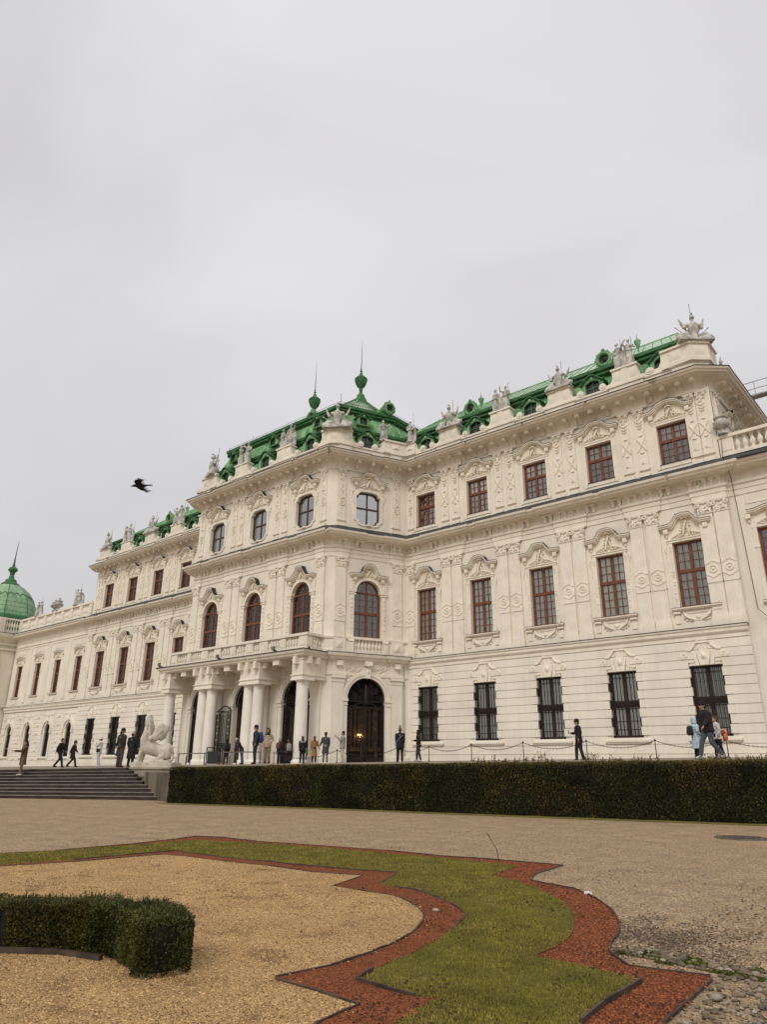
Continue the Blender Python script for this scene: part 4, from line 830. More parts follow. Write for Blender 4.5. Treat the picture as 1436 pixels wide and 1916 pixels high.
hipface(E_[2],E_[3],apex[0],apex[1],22); hipface(E_[3],E_[4],apex[1],apex[1],8); hipface(E_[4],E_[5],apex[1],apex[1],9); hipface(E_[5],E_[0],apex[1],apex[0],4); hipface(E_[1],E_[2],apex[0],apex[0],8); hipface(E_[0],E_[1],apex[0],apex[0],8)
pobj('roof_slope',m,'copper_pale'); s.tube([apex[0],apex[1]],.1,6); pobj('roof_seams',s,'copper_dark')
f=MB()
for d0,zz in (((-.5,21.8),(-.66,22.5),(-.9,22.93)),1),(((-1.12,23.6),(-1.3,24.2),(-1.72,25.05)),2):
    rings_=[inset(ctr,d) for d,z in d0]; zs_=[z for d,z in d0]
    for i in range(1,4):
        L_=(Vector(ctr[i+1])-Vector(ctr[i])).length; n=max(2,int(L_/(.95 if zz==1 else 1.25)))
        for k in range(n+1):
            t=k/n; f.tube([tuple(Vector(r[i][:2]).lerp(Vector(r[i+1][:2]),t))+(z,) for r,z in zip(rings_,zs_)],.022,4)
    for k in range(6): t=k/5; f.tube([tuple(Vector(r[4][:2]).lerp(Vector(r[5][:2]),t))+(z,) for r,z in zip(rings_,zs_)],.022,4)
o=pobj('roof_seams',f,'copper_dark')
# snow rail along the top band
m=MB(); q=inset(ctr,-1.5)
for z in (25.82,): m.tube([(x,y,z) for x,y,_ in q],.015,4)
for i in range(1,4):
    a,b=Vector(q[i][:2]),Vector(q[i+1][:2]); n=int((b-a).length/1.2)
    for k in range(n+1): p=a.lerp(b,k/n); m.tube([(p.x,p.y,25.6),(p.x,p.y,25.82)],.015,4)
pobj('snow_rail',m,'darkmetal')
def finial(spike=True):
    m=MB(); P=[(1.0,-.9),(.75,0),(.55,.25),(.5,.6),(.28,.8),(.2,1.1),(.26,1.45),(.2,1.6),(.34,1.75),(.55,2.1),(.72,2.5),(.80,2.95),(.86,3.05),(.80,3.12),(.6,3.3),(.38,3.5),(.2,3.75),(.24,3.85),(.12,3.95),(.1,4.15),(.2,4.25),(.1,4.35),(.07,4.5),(.13,4.6),(.06,4.7)]
    m.lathe(P,n=12)
    for k in range(12): a=2*PI*k/12; m.tube([(.8*math.cos(a),.8*math.sin(a),2.95),(.62*math.cos(a),.62*math.sin(a),2.3),(.45*math.cos(a),.45*math.sin(a),1.85)],[.1,.09,.03],5)
    if spike: m.m=1; m.tube([(0,0,4.6),(.05,0,6.0),(.1,0,9.2)],[.06,.04,.012],6)
    return m
fo=obj('finial',finial(),['copper_dark','darkmetal'],palace,40)
for i,(x,y,z) in enumerate([(-37.05,40,30.0),(-42.9,40,30.0)]):
    o=fo if i==0 else dup(fo,palace); o.location=Vector((x,y,z))-PO; o.scale=(.66,.66,.66)
def small_finial():
    m=MB(); m.lathe([(.16,0),(.10,.3),(.07,1.2),(.1,1.45),(.2,1.7),(.34,2.25),(.38,2.45),(.22,2.6),(.1,2.8),(.03,3.1),(.015,3.6)],n=8); return m
sf=obj('roof_spire',small_finial(),'copper',palace,40)
for i,(x,y,z) in enumerate([(-25.0,40.3,24.7),(-13.05,40.3,24.7),(-62.4,40.3,24.7)]):
    o=sf if i==0 else dup(sf,palace); o.location=Vector((x,y,z))-PO; o.scale=(.62,.62,.50)
# dormers
def dormer(w=.62,h=1.0,s=1.0,depth=1.4):
    m=MB(); z=0
    op=[(-w*.8,0),(w*.8,0),(w*.8,h*.78)]+arc(0,h*.70,w*.8,.35,PI-.35,6,h*.3)+[(-w*.8,h*.78)]
    ring(m,[(-w-.12,-.05),(w+.12,-.05),(w+.12,h*.8),(w*.75,h*1.12),(w*.3,h*1.28),(0,h*1.3),(-w*.3,h*1.28),(-w*.75,h*1.12),(-w-.12,h*.8)][:9],[(-w*.8,0),(w*.8,0),(w*.8,h*.78),(w*.6,h*.9),(w*.25,h*.98),(0,h),(-w*.25,h*.98),(-w*.6,h*.9),(-w*.8,h*.78)],-.12,.02)
    for sg in (-1,1): m.prism([(sg*(w+.0),0),(sg*(w+.02),h*.9),(sg*(w+.14),h*.78),(sg*(w+.10),h*.45),(sg*(w+.18),.12),(sg*(w+.16),0)],-.08,.05); m.box(min(sg*w*.8,sg*(w+.1)),max(sg*w*.8,sg*(w+.1)),-.05,depth,0,h*.86)
    H=[(-w-.24,h*.88),(-w-.10,h*.92),(-w*.75,h*1.12),(-w*.35,h*1.34),(0,h*1.4),(w*.35,h*1.34),(w*.75,h*1.12),(w+.10,h*.92),(w+.24,h*.88)]
    m.m=1; m.strip(H,[(a,b-.07) for a,b in H],-.28,depth); m.strip([(a*.93,b-.07) for a,b in H],[(a*.9,b-.13) for a,b in H],-.18,.3); m.m=0
    m.ell((0,-.16,h*1.1),(.12,.08,.14),7,5)
    o=obj('dormer',m,['copper','copper_dark'],palace,35)
    g=MB(); g.m=0; g.box(-w*.8,w*.8,.10,.12,0,h*1.0); g.m=1; g.box(-.03,.03,.03,.1,0,h*.98); g.box(-w*.8,w*.8,.04,.1,h*.5,h*.5+.04); g.box(-w*.8,w*.8,.02,.1,-.0,.05)
    obj('window',g,[M['dormer_glass'],'copper_dark'],o); return o
M['dormer_glass']=mat('dormer_glass',(.035,.035,.045),.15,.2,2,spec=.6)
dr=dormer(.58,.95)
for i,x in enumerate([b for b in RB]+[b for b in LB]):
    o=dr if i==0 else dup(dr,palace); o.location=Vector((x,37.70,21.66))-PO
d2=dormer(.60,1.08)
for i,x in enumerate(bayF): o=d2 if i==0 else dup(d2,palace); o.location=Vector((x,32.40,21.66))-PO
def chput(o,s,d,z): put(o,'CH',s,z,1,d)
o=dup(d2,palace); chput(o,2.72,-.26,21.66)
d3=dormer(.38,.66,depth=1.0)
for i,x in enumerate(bayF): o=d3 if i==0 else dup(d3,palace); o.location=Vector((x,33.05,23.95))-PO; 
for i,x in enumerate(bayF[:0]): pass
o=dup(d3,palace); chput(o,2.68,-.95,23.95)
def oeil(r=.56):
    m=MB(); A=arc(0,0,r+.24,0,2*PI,20)[:-1]; B=arc(0,0,r*.8,0,2*PI,20)[:-1]; ring(m,A,B,-.15,.1); ring(m,arc(0,0,r+.1,0,2*PI,20)[:-1],arc(0,0,r*.92,0,2*PI,20)[:-1],-.25,.0)
    for k in range(9): a=PI*2*k/9+.3; m.ell(((r+.2)*math.cos(a),-.12,(r+.2)*math.sin(a)),(.12,.08,.10),6,4)
    m.ell((0,-.1,r+.34),(.18,.1,.14),7,5)
    n=20; m.loft([[((r+.14)*math.cos(2*PI*i/n),0,(r+.14)*math.sin(2*PI*i/n)) for i in range(n)],[((r+.0)*math.cos(2*PI*i/n)*.8,1.9,.1+(r)*math.sin(2*PI*i/n)*.7) for i in range(n)]],caps=False)
    m.m=1; m.prism(arc(0,0,r*.85,0,2*PI,16)[:-1],.05,.08); m.m=2; m.ell((0,-.0,0),(r*.35,.06,r*.35),10,6)
    return m
oe=obj('round_dormer',oeil(),['copper','dormer_glass','iron'],palace,35); M_oe=[(-24.95,38.75,24.45,0,.72),(-14.75,38.75,24.5,0,.74),(-63.1,38.75,24.45,0,.78),(-37.3,34.6,26.2,0,.72),(-31.45,37.2,26.05,PI*.42,.68)]
for i,(x,y,z,a,sc) in enumerate(M_oe): o=oe if i==0 else dup(oe,palace); o.location=Vector((x,y,z))-PO; o.rotation_euler=(0,0,a); o.scale=(sc,)*3
# lead roof behind the left low wing
m=MB(); m.add([(-92,39,15.6),(-74.4,39,15.6),(-74.4,44,18.6),(-86,44,17.2)],[(0,1,2,3)]); pobj('roof_slope',m,'copper_pale'); m=MB(); seams(m,(-92,39,15.6),(-74.4,39,15.6),(-86,44,17.2),(-74.4,44,18.6),26); pobj('roof_seams',m,'copper')
# ================= domed corner pavilion (far left) =================
dome=empty('domed_pavilion',(-97.6,37.3,0)); tag(dome,'octagonal cream corner pavilion with a green copper dome, cut by the left edge','pavilion'); DO=Vector((-97.6,37.3,0))
def dobj(n,mb,m,smooth=None): o=obj(n,mb,m,dome,smooth); o.location=-DO if False else Vector((0,0,0)); return o
def octo(r,z,n=8,rot=PI/8): return [(r*math.cos(2*PI*i/n+rot),r*math.sin(2*PI*i/n+rot),z) for i in range(n)]
m=MB(); m.loft([octo(5.2,z) for z in (-1,15)],caps=False); dobj('wall',m,'wall')
m=MB()
for r,z in ((5.3,6.2),(5.3,13.0),(5.35,13.6)): m.loft([octo(r,z),octo(r+.15,z+.1),octo(r+.15,z+.3),octo(r,z+.32)],caps=False)
m.loft([octo(5.2,13.9),octo(5.5,14.3),octo(6.1,14.6),octo(6.25,15.0),octo(5.2,15.1)],caps=False); m.loft([octo(5.45,15.1),octo(5.45,15.5),octo(5.2,15.5)],caps=False)
for k in range(8):
    a=2*PI*k/8+PI/8; m.tube([(5.25*math.cos(a),5.25*math.sin(a),0),(5.25*math.cos(a),5.25*math.sin(a),13.2)],.3,6)
    m.box(5.3*math.cos(a)-.35,5.3*math.cos(a)+.35,5.3*math.sin(a)-.35,5.3*math.sin(a)+.35,15.1,17.0)
dobj('cornice',m,'trim')
m=MB(); m.loft([octo(6.25,15.0),octo(6.28,15.06),octo(5.4,15.12)],caps=False); dobj('cornice_flashing',m,'darkmetal')
m=MB(); m.loft([octo(5.55,16.8),octo(5.55,17.0),octo(5.15,17.0),octo(5.15,16.8)],caps=False); m.loft([octo(5.5,15.1),octo(5.5,15.5)],caps=False)
for k in range(8):
    a=2*PI*k/8+PI/8; b=a+2*PI/8; A=Vector((5.35*math.cos(a),5.35*math.sin(a))); B=Vector((5.35*math.cos(b),5.35*math.sin(b)))
    for j in range(2,12): p=A.lerp(B,j/13); m.lathe([(r*1.5,15.5+q_*1.35/.62) for r,q_ in BAL],(p.x,p.y),6)
dobj('balustrade',m,'trim',40)
m=MB(); DP=[(4.35,15.2),(4.35,17.2),(4.7,17.35),(4.72,17.75),(4.5,17.9),(4.5,18.4),(4.3,19.3),(3.85,20.25),(3.1,21.2),(2.1,21.95),(.9,22.35)]
DS=.83; m.loft([octo(r*DS,z*1.0) for r,z in DP[4:]],caps=True); dobj('dome_shell',m,'dome',30)
m=MB(); m.loft([octo(r*DS,z) for r,z in DP[:5]],caps=False); 
for z in (18.3,18.9,19.5,20.1,20.7): 
    i=[k for k in range(len(DP)-1) if DP[k][1]<=z<=DP[k+1][1]][-1]; t=(z-DP[i][1])/(DP[i+1][1]-DP[i][1]); r=(DP[i][0]+(DP[i+1][0]-DP[i][0])*t)*DS+.01; P_=octo(r,z); m.tube(P_+[P_[0]],.018,4)
for k in range(8):
    a=2*PI*k/8+PI/8; m.tube([(r*DS*math.cos(a),r*DS*math.sin(a),z) for r,z in DP[4:]],.05,5)
    for j in range(3):     # scalloped band
        b=a+2*PI/8; t0,t1=j/3,(j+1)/3; pts=[]
        for q_ in range(7):
            tt=t0+(t1-t0)*q_/6; zz=20.35+.45*math.sin(PI*q_/6); rq=(3.85-.79*(zz-20.25))*DS+.04; pA=Vector((rq*math.cos(a),rq*math.sin(a))); pB=Vector((rq*math.cos(b),rq*math.sin(b))); p=pA.lerp(pB,tt); pts.append((p.x,p.y,zz))
        m.tube(pts,.05,4)
dobj('dome_ribs',m,mat('dome_seam',(.07,.2,.085),.6))
m=MB(); DZ=-.5; m.lathe([(r,z+DZ) for r,z in [(1.2,22.75),(1.05,22.95),(.75,23.1),(.7,23.4),(.4,23.6),(.25,24.1),(.33,24.25),(.28,24.4),(.45,24.6),(.62,24.8),(.5,25.1),(.22,25.25),(.13,25.6),(.1,26.3)]],n=12); m.m=1; m.tube([(0,0,25.7),(.1,0,27.1),(.25,0,28.4)],[.07,.05,.015],6); dobj('finial',m,['copper_dark','darkmetal'],40)
# ================= STATUES ON THE ATTIC =================
def fig_statue(v):
    m=MB(); r=random.Random(v*7+1); T=m.tube; E=m.ell
    lean=.05*(1 if v%2 else -1)
    # drapery skirt, legs, torso
    T([(0,0,0),(lean*.3,0,.4),(lean*.6,0,.8),(lean,0,1.0)],[.27,.24,.2,.17],12)
    for a in range(7): t=2*PI*a/7; T([(.25*math.cos(t),.22*math.sin(t),0),(.2*math.cos(t)+lean*.5,.18*math.sin(t),.6),(.13*math.cos(t)+lean,.12*math.sin(t),1.0)],[.045,.04,.03],6)
    T([(-.1,-.12,.04),(-.09,-.20,.45),(-.08,-.06,.85)],[.08,.10,.12],8); E((-.1,-.2,.05),(.07,.13,.05))
    T([(lean,0,.95),(lean*1.1,-.02,1.15),(lean*.8,0,1.4),(lean*.5,.0,1.52)],[.17,.15,.20,.10],10)
    E((lean*.7,0,1.38),(.23,.13,.13)); T([(lean*.5,0,1.5),(lean*.4,-.02,1.62)],[.07,.065],8); E((lean*.4,-.03,1.72),(.095,.115,.13)); E((lean*.4,.02,1.78),(.11,.11,.10)); E((lean*.4,-.14,1.70),(.02,.03,.025))
    sh=lambda s:(lean*.7+s*.22,0,1.42)
    arms=[((-.30,-.05,1.15),(-.18,-.22,1.0),(.30,-.08,1.14),(.24,-.2,.95)),((-.38,-.06,1.5),(-.40,-.10,1.82),(.31,-.03,1.15),(.2,-.2,1.05)),((-.40,0,1.62),(-.2,-.04,1.86),(.33,-.05,1.2),(.10,-.2,1.3)),((-.32,0,1.16),(-.36,-.08,.88),(.36,-.1,1.3),(.5,-.22,1.5))][v%4]
    for s,(e,h) in ((-1,arms[:2]),(1,arms[2:])): T([sh(s),e,h],[.08,.065,.045],8); E(h,.055)
    if v%4 in (0,3): T([sh(1),(.30,.12,1.1),(.36,.12,.5),(.34,.1,.05)],[.06,.11,.12,.13],8)
    else: T([sh(-1),(-.3,.14,1.0),(-.34,.14,.3),(-.3,.1,.0)],[.05,.1,.13,.14],8)
    T([(-.24,-.12,1.05),(0,-.2,.98),(.22,-.1,1.12)],[.05,.06,.05],6)
    if v%4==1: T([(.2,-.2,1.05),(.26,-.26,.2)],.022,6)
    m.box(-.34,.34,-.28,.28,-.06,.03)
    return m
def trophy(v):
    m=MB(); T=m.tube; E=m.ell; r=random.Random(v+40)
    T([(0,0,.1),(0,0,.45),(0,0,.8),(0,0,1.15),(0,0,1.25)],[.2,.19,.26,.2,.09],12); E((0,0,1.0),(.3,.19,.18)); T([(0,0,1.2),(0,-.02,1.38)],[.08,.08],8)
    E((0,-.02,1.5),(.13,.15,.15)); T([(0,.14,1.45),(0,.08,1.68),(0,-.08,1.74),(0,-.16,1.68)],[.05,.07,.06,.03],6); m.box(-.1,.1,-.19,-.1,1.44,1.48)
    for s in (-1,1):
        E((s*.3,0,1.05),(.13,.14,.12))
        for k in range(3):
            a=R(28+22*k+v*5); L_=1.3-.22*k; x1,z1=s*math.sin(a)*L_,.3+math.cos(a)*L_; T([(s*.1,.1,.25),(x1,.1+.05*k,z1)],[.035,.028],6); T([(x1*.97,.1+.05*k,z1*.97),(x1*1.09,.1+.05*k,z1*1.09)],[.06,.01],5)
            if k!=1: m.prism([(x1*.95,z1*.97),(x1*.95+s*.02,z1-.30),(x1*.5,z1*.55-.05),(x1*.5,z1*.62)],.07+.05*k,.14+.05*k); T([(x1*.95,.1,z1-.1),(x1*.7,.02,z1*.6)],[.06,.09],6)
        E((s*.5,-.12,.32),(.28,.14,.26)); E((s*.5,-.22,.32),(.12,.08,.11)); T([(s*.3,-.3,.12),(s*.85,-.2,.2)],[.11,.09],8); E((s*.78,-.02,.28),(.16,.18,.18))
    for i in range(10): E((r.uniform(-.7,.7),r.uniform(-.35,.1),r.uniform(.05,.3)),(r.uniform(.08,.18),.1,r.uniform(.08,.16)))
    m.box(-.85,.85,-.4,.35,-.05,.1); return m
S_={('f',v):remesh(fig_statue(v),.032,2) for v in range(4)}; S_.update({('t',v):remesh(trophy(v),.036,1) for v in range(2)})
for k,me in S_.items(): me.materials.clear(); me.materials.append(M['statue'])
PZ=22.71
def statue(k,v,x,y,z,rz,sc,label,name=None,group=None,rod=True):
    o=bpy.data.objects.new(name or ('roof_statue' if k=='f' else 'armour_trophy'),S_[(k,v)]); COL.objects.link(o); o.location=(x,y,z); o.rotation_euler=(0,0,rz); o.scale=(sc*1.14,sc*1.1,sc*1.1) if k=='t' else (sc,sc,sc)
    tag(o,label,'statue' if k=='f' else 'sculpture',group or ('stone figures on the attic' if k=='f' else 'stone trophies of arms on the attic'))
    if rod: m=MB(); m.tube([(.12,.3,0),(.12,.3,2.25+.35*((v+int(abs(x)))%2))],.012,4); obj('lightning_rod',m,'iron',o)
    return o
G='right wing roof, '
statue('f',0,-22.12,37.55,PZ,R(-20),.95,'draped stone figure, left of the pair right of the first round dormer')
statue('f',1,-21.34,37.55,PZ,R(10),.95,'stone figure raising one hand high, right of the pair nearest the first round dormer')
statue('f',3,-13.46,37.55,PZ,R(-10),.98,'draped stone figure just right of the large round dormer on the right wing')
statue('f',2,-12.70,37.55,PZ,R(12),.98,'stone figure shading its eyes with one arm, beside the rightmost thin green spire')
statue('t',0,-26.0,37.5,PZ,R(5),.98,'stone trophy with helmet, drum and flag at the left end of the right wing attic')
statue('t',1,-17.4,37.5,PZ,R(0),.9,'stone trophy with plumed helmet and flags in the middle of the right wing attic')
statue('t',0,-9.0,37.7,PZ+.1,R(40),1.0,'large stone trophy with helmet and spears on the right hand roof corner')
statue('t',1,-32.25,32.4,PZ,R(33),1.08,'large stone trophy with cuirass on the corner of the central pavilion')
statue('f',3,-31.1,36.1,22.71,R(65),.95,'left of two stone figures in the angle between pavilion and right wing')
statue('f',0,-29.45,37.35,22.6,R(10),.95,'right of two stone figures in the angle between pavilion and right wing')
statue('f',2,-42.9,32.2,PZ,R(-10),.95,'leftmost stone figure on the pavilion front, body bent to the side'); statue('f',1,-42.05,32.2,PZ,R(15),.98,'stone figure second from the left on the pavilion front attic')
statue('f',0,-37.85,32.2,PZ,R(-15),.9,'stone figure third from the left on the pavilion front attic'); statue('f',3,-37.0,32.2,PZ,R(12),.98,'stone figure with outstretched arm nearest the corner trophy, pavilion front')
statue('t',0,-46.9,32.3,PZ,R(-20),1.15,'stone trophy with standing plumed figure and flag at the left end of the pavilion roof')
statue('t',1,-73.3,37.5,PZ,R(-10),1.0,'stone trophy of arms at the far left end of the left wing roof')
statue('f',2,-69.4,37.5,PZ,R(-10),1.0,'stone figure with arm over its head on the left wing roof'); statue('f',0,-68.55,37.5,PZ,R(10),1.05,'upright stone figure right of the one with arm overhead, left wing roof')
statue('t',0,-64.25,37.5,PZ,R(5),1.0,'stone trophy of arms left of the round dormer on the left wing'); statue('f',1,-59.9,37.5,PZ,R(-8),1.0,'left stone figure of the pair between round dormer and spire, left wing'); statue('f',3,-59.1,37.5,PZ,R(10),1.05,'right stone figure of the pair between round dormer and spire, left wing')
statue('f',1,-78.3,37.4,16.95,R(0),1.0,'stone figure with raised arm on the low left balustrade'); statue('f',0,-77.7,37.5,16.95,R(20),.98,'stone figure standing behind the one with raised arm on the low left balustrade',rod=False)
statue('f',3,-88.0,37.4,16.9,R(0),.95,'left stone figure of the pair beside the dome'); statue('f',2,-87.2,37.5,16.9,R(10),.95,'right stone figure of the pair beside the dome',rod=False)
statue('f',0,-94.7,33.2,17.0,R(-20),.9,'stone figure in front of the green dome at the left edge')
statue('f',1,-9.1,43.5,PZ,R(90),.95,'small stone figure on the receding side cornice behind the right corner'); statue('t',1,-9.0,47.5,PZ-.2,R(90),.8,'stone trophy farther back on the receding side cornice by the roof walkway')
def urn(lid=True):
    m=MB(); m.lathe([(.3,0),(.3,.08),(.16,.14),(.12,.26),(.2,.36),(.42,.5),(.5,.68),(.50,.78),(.36,.84),(.3,1.0),(.42,1.06),(.42,1.12)]+([(.2,1.22),(.12,1.35),(.16,1.42),(.02,1.55)] if lid else [(.30,1.10)]),n=16)
    for k in range(12): a=2*PI*k/12; m.tube([(.2*math.cos(a),.2*math.sin(a),.38),(.44*math.cos(a),.44*math.sin(a),.54),(.5*math.cos(a),.5*math.sin(a),.66)],[.03,.05,.03],5)
    return m
for i,(x,y,z,s,lb) in enumerate([(-83.55,37.4,16.9,.95,'left of the two stone urns standing together on the low left balustrade'),(-82.6,37.4,16.9,1.0,'right of the two stone urns standing together on the low left balustrade'),(-91.6,33.9,17.0,.8,'squat stone urn in front of the dome, left edge'),(-8.3,37.35,16.68,.88,'grey stone urn on the balustrade against the corner of the right wing')]):
    o=obj('stone_urn',urn(i!=3),'statue',None,40); o.location=(x,y,z); o.scale=(s,s,s); tag(o,lb,'urn','stone urns on the balustrades')
# steel walkway rail on the roof at the far right
m=MB(); A=Vector((-8.6,45.5,22.3)); B=Vector((-4.5,44.2,21.6))
for dz in (0,.15,.55,1.05): m.tube([A+Vector((0,0,dz)),B+Vector((0,0,dz))],.03,5)
for i in range(6): p=A.lerp(B,i/5); m.tube([p,p+Vector((0,0,1.05))],.03,5)
m.box(-8.6,-4.5,44.6,45.2,21.93,21.96)
o=obj('roof_walkway',m,mat('galvanised',(.5,.5,.5),.5)); tag(o,'grey metal walkway with handrail sticking out behind the right corner of the roof','walkway')
# ================= GROUND, STAIRS, HEDGES, PARTERRE =================
GZ=-1.4
tz=lambda x,y:-.2104+.01218*x+.02251*y
def gravel_mat(name,cols,scale=90,bump=.6,patch=None,dist=.012,rough=.95,big=1.2):
    m=bpy.data.materials.new(name); m.use_nodes=True; t=m.node_tree; b=t.nodes['Principled BSDF']; n=t.nodes.new; l=t.links.new; b.inputs['Roughness'].default_value=rough; b.inputs['Specular IOR Level'].default_value=.2
    g=n('ShaderNodeNewGeometry'); v=n('ShaderNodeTexVoronoi'); v.inputs['Scale'].default_value=scale; l(g.outputs['Position'],v.inputs['Vector'])
    s=n('ShaderNodeSeparateColor'); l(v.outputs['Color'],s.inputs[0]); r=n('ShaderNodeValToRGB'); r.color_ramp.interpolation='LINEAR'; e=r.color_ramp.elements
    while len(e)<len(cols): e.new(.5)
    for i,(p,c) in enumerate(cols): e[i].position=p; e[i].color=(*c,1)
    l(s.outputs[0],r.inputs[0])
    a=n('ShaderNodeTexNoise'); a.inputs['Scale'].default_value=big; a.inputs['Detail'].default_value=6; a.inputs['Roughness'].default_value=.65; l(g.outputs['Position'],a.inputs['Vector'])
    q=n('ShaderNodeMapRange'); q.inputs[1].default_value=.32; q.inputs[2].default_value=.68; q.inputs[3].default_value=.82; q.inputs[4].default_value=1.12; l(a.outputs['Fac'],q.inputs[0])
    w=n('ShaderNodeVectorMath'); w.operation='SCALE'; l(r.outputs[0],w.inputs[0]); l(q.outputs[0],w.inputs['Scale']); src=w.outputs[0]
    if patch:
        p=n('ShaderNodeTexNoise'); p.inputs['Scale'].default_value=2.6; p.inputs['Detail'].default_value=7; l(g.outputs['Position'],p.inputs['Vector']); pr=n('ShaderNodeMapRange'); pr.inputs[1].default_value=.56; pr.inputs[2].default_value=.72; l(p.outputs['Fac'],pr.inputs[0]); pr.inputs[4].default_value=.65
        x=n('ShaderNodeMixRGB'); l(pr.outputs[0],x.inputs[0]); l(src,x.inputs[1]); x.inputs[2].default_value=(*patch,1); src=x.outputs[0]
    l(src,b.inputs['Base Color'])
    k=n('ShaderNodeBump'); k.inputs['Strength'].default_value=bump; k.inputs['Distance'].default_value=dist; k.invert=True; l(v.outputs['Distance'],k.inputs['Height'])
    f=n('ShaderNodeTexNoise'); f.inputs['Scale'].default_value=14; f.inputs['Detail'].default_value=5; l(g.outputs['Position'],f.inputs['Vector']); k2=n('ShaderNodeBump'); k2.inputs['Strength'].default_value=.5; k2.inputs['Distance'].default_value=.03; l(f.outputs['Fac'],k2.inputs['Height']); l(k.outputs[0],k2.inputs['Normal']); l(k2.outputs[0],b.inputs['Normal'])
    return m
M['path']=gravel_mat('path_gravel',[(0,(.19,.125,.065)),(.35,(.33,.232,.135)),(.8,(.42,.305,.18)),(1,(.64,.50,.34))],60,.7,patch=(.22,.155,.10),big=2.5)
M['gold']=gravel_mat('gold_gravel',[(0,(.13,.07,.028)),(.22,(.38,.225,.095)),(.7,(.56,.35,.155)),(1,(.70,.48,.24))],130,.7,patch=(.14,.075,.03))
M['red']=gravel_mat('red_brick_chips',[(0,(.06,.018,.007)),(.3,(.21,.060,.021)),(.75,(.34,.105,.036)),(1,(.42,.15,.065))],90,.9,dist=.02,big=3)
M['turf']=gravel_mat('turf_soil',[(0,(.07,.062,.013)),(.5,(.13,.115,.022)),(1,(.20,.17,.035))],120,.5)
M['terrace']=gravel_mat('terrace_gravel',[(0,(.2,.16,.12)),(1,(.4,.34,.27))],60,.3)
# one sheet to the horizon
m=MB()
xs=[-900,-300,-150,-60,-30,-15,-5,5,20,60,200,600]; ys=[-300,-60,-20,-5,2,5,9,14,20,40,60,120,300,900]
vs=[(x,y,GZ-.004) for y in ys for x in xs]; n=len(xs); m.add(vs,[(j*n+i,j*n+i+1,(j+1)*n+i+1,(j+1)*n+i) for j in range(len(ys)-1) for i in range(n-1)])
struct('ground',m,'path')
def sheet(name,P,z,m,kind='structure'):
    mb=MB(); tr=geometry.tessellate_polygon([[Vector((p[0],p[1],0)) for p in P]]); mb.add([(p[0],p[1],z) for p in P],[tuple(t) for t in tr]); o=obj(name,mb,m,None,None,False); o['kind']=kind
    if o.data.polygons and o.data.polygons[0].normal.z<0: o.data.flip_normals()
    return o
AO=[(-1.08,2.91),(-1.9,4.75),(-1.97,5.86),(-2.02,5.99),(-2.3,5.91),(-2.57,5.86),(-2.8,6.09),(-2.96,6.45),(-3.08,6.89),(-3.28,7.36),(-3.63,7.95),(-4.06,8.47),(-4.47,8.84),(-4.89,8.96),(-5.21,9.08),(-5.45,9.65),(-5.59,10.74),(-6.62,10.62),(-7.57,10.38),(-8.77,10.38),(-10.32,10.07),(-11.57,9.78),(-12.61,9.79),(-13.22,9.56),(-13.05,9.03),(-12.82,7.84),(-12.78,6.42),(-13.12,5.65),(-12.83,2.24)]
BO=[(-1.51,2.54),(-2.26,4.43),(-2.31,4.85),(-2.31,5.26),(-2.32,5.48),(-2.37,5.55),(-2.52,5.58),(-2.77,5.62),(-3.04,5.61),(-3.24,5.64),(-3.24,5.96),(-3.33,6.42),(-3.52,6.9),(-3.88,7.56),(-4.38,8.17),(-4.92,8.64),(-5.36,8.94),(-5.62,9.0),(-5.83,9.14),(-6.02,10.16),(-6.57,10.22),(-7.44,10.2),(-8.46,10.02),(-10.1,9.85),(-11.26,9.53),(-12.64,9.15),(-12.61,8.74),(-12.57,7.7),(-12.71,6.38),(-12.97,5.59),(-12.72,2.23)]
CO=[(-11.32,2.02),(-11.55,5.01),(-11.32,6.0),(-11.29,6.93),(-11.25,7.71),(-10.93,7.74),(-9.96,7.77),(-9.06,7.9),(-8.51,7.95),(-7.56,8.13),(-6.86,8.37),(-6.44,7.49),(-5.82,7.41),(-5.38,7.21),(-4.93,6.94),(-4.53,6.57),(-4.33,6.15),(-4.15,5.67),(-3.99,5.07),(-3.93,4.66),(-3.87,4.39),(-3.79,4.18),(-3.51,4.16),(-3.28,4.17),(-3.15,4.23),(-3.12,3.97),(-3.07,3.7),(-2.08,2.04)]
DD=[(-10.97,1.97),(-11.32,4.91),(-11.06,5.87),(-10.98,6.75),(-10.92,7.3),(-10.45,7.4),(-9.53,7.44),(-8.69,7.58),(-7.75,7.58),(-7.02,7.81),(-6.72,6.94),(-6.24,6.91),(-5.71,6.9),(-5.2,6.61),(-4.84,6.3),(-4.55,5.86),(-4.36,5.42),(-4.27,5.06),(-4.23,4.78),(-4.19,4.33),(-4.27,3.86),(-4.2,3.81),(-3.85,3.81),(-3.42,3.79),(-3.41,3.59),(-3.39,3.41),(-2.54,1.63)]
def smooth_poly(P,keep,idx):   # round the bays between sharp tips
    out=[]
    n=len(P)
    for i,p in enumerate(P):
        if i in idx and i+1<n:
            a,b,c,d=[Vector(P[k]) for k in (max(i-1,0),i,i+1,min(i+2,n-1))]
            for t in (0,.25,.5,.75): out.append(tuple(.5*((2*b)+(c-a)*t+(2*a-5*b+4*c-d)*t*t+(3*b-a-3*c+d)*t**3)))
        else: out.append(p)
    return out
AO=smooth_poly(AO,None,set(range(6,12))); BO=smooth_poly(BO,None,set(range(10,15))); CO=smooth_poly(CO,None,set(range(11,20))); DD=smooth_poly(DD,None,set(range(11,19)))
sheet('red_chip_border',AO,GZ,'red'); sheet('turf_soil',BO,GZ+.006,'turf'); sheet('red_chip_border',CO,GZ+.010,'red'); sheet('gold_gravel_bed',DD,GZ+.014,'gold')
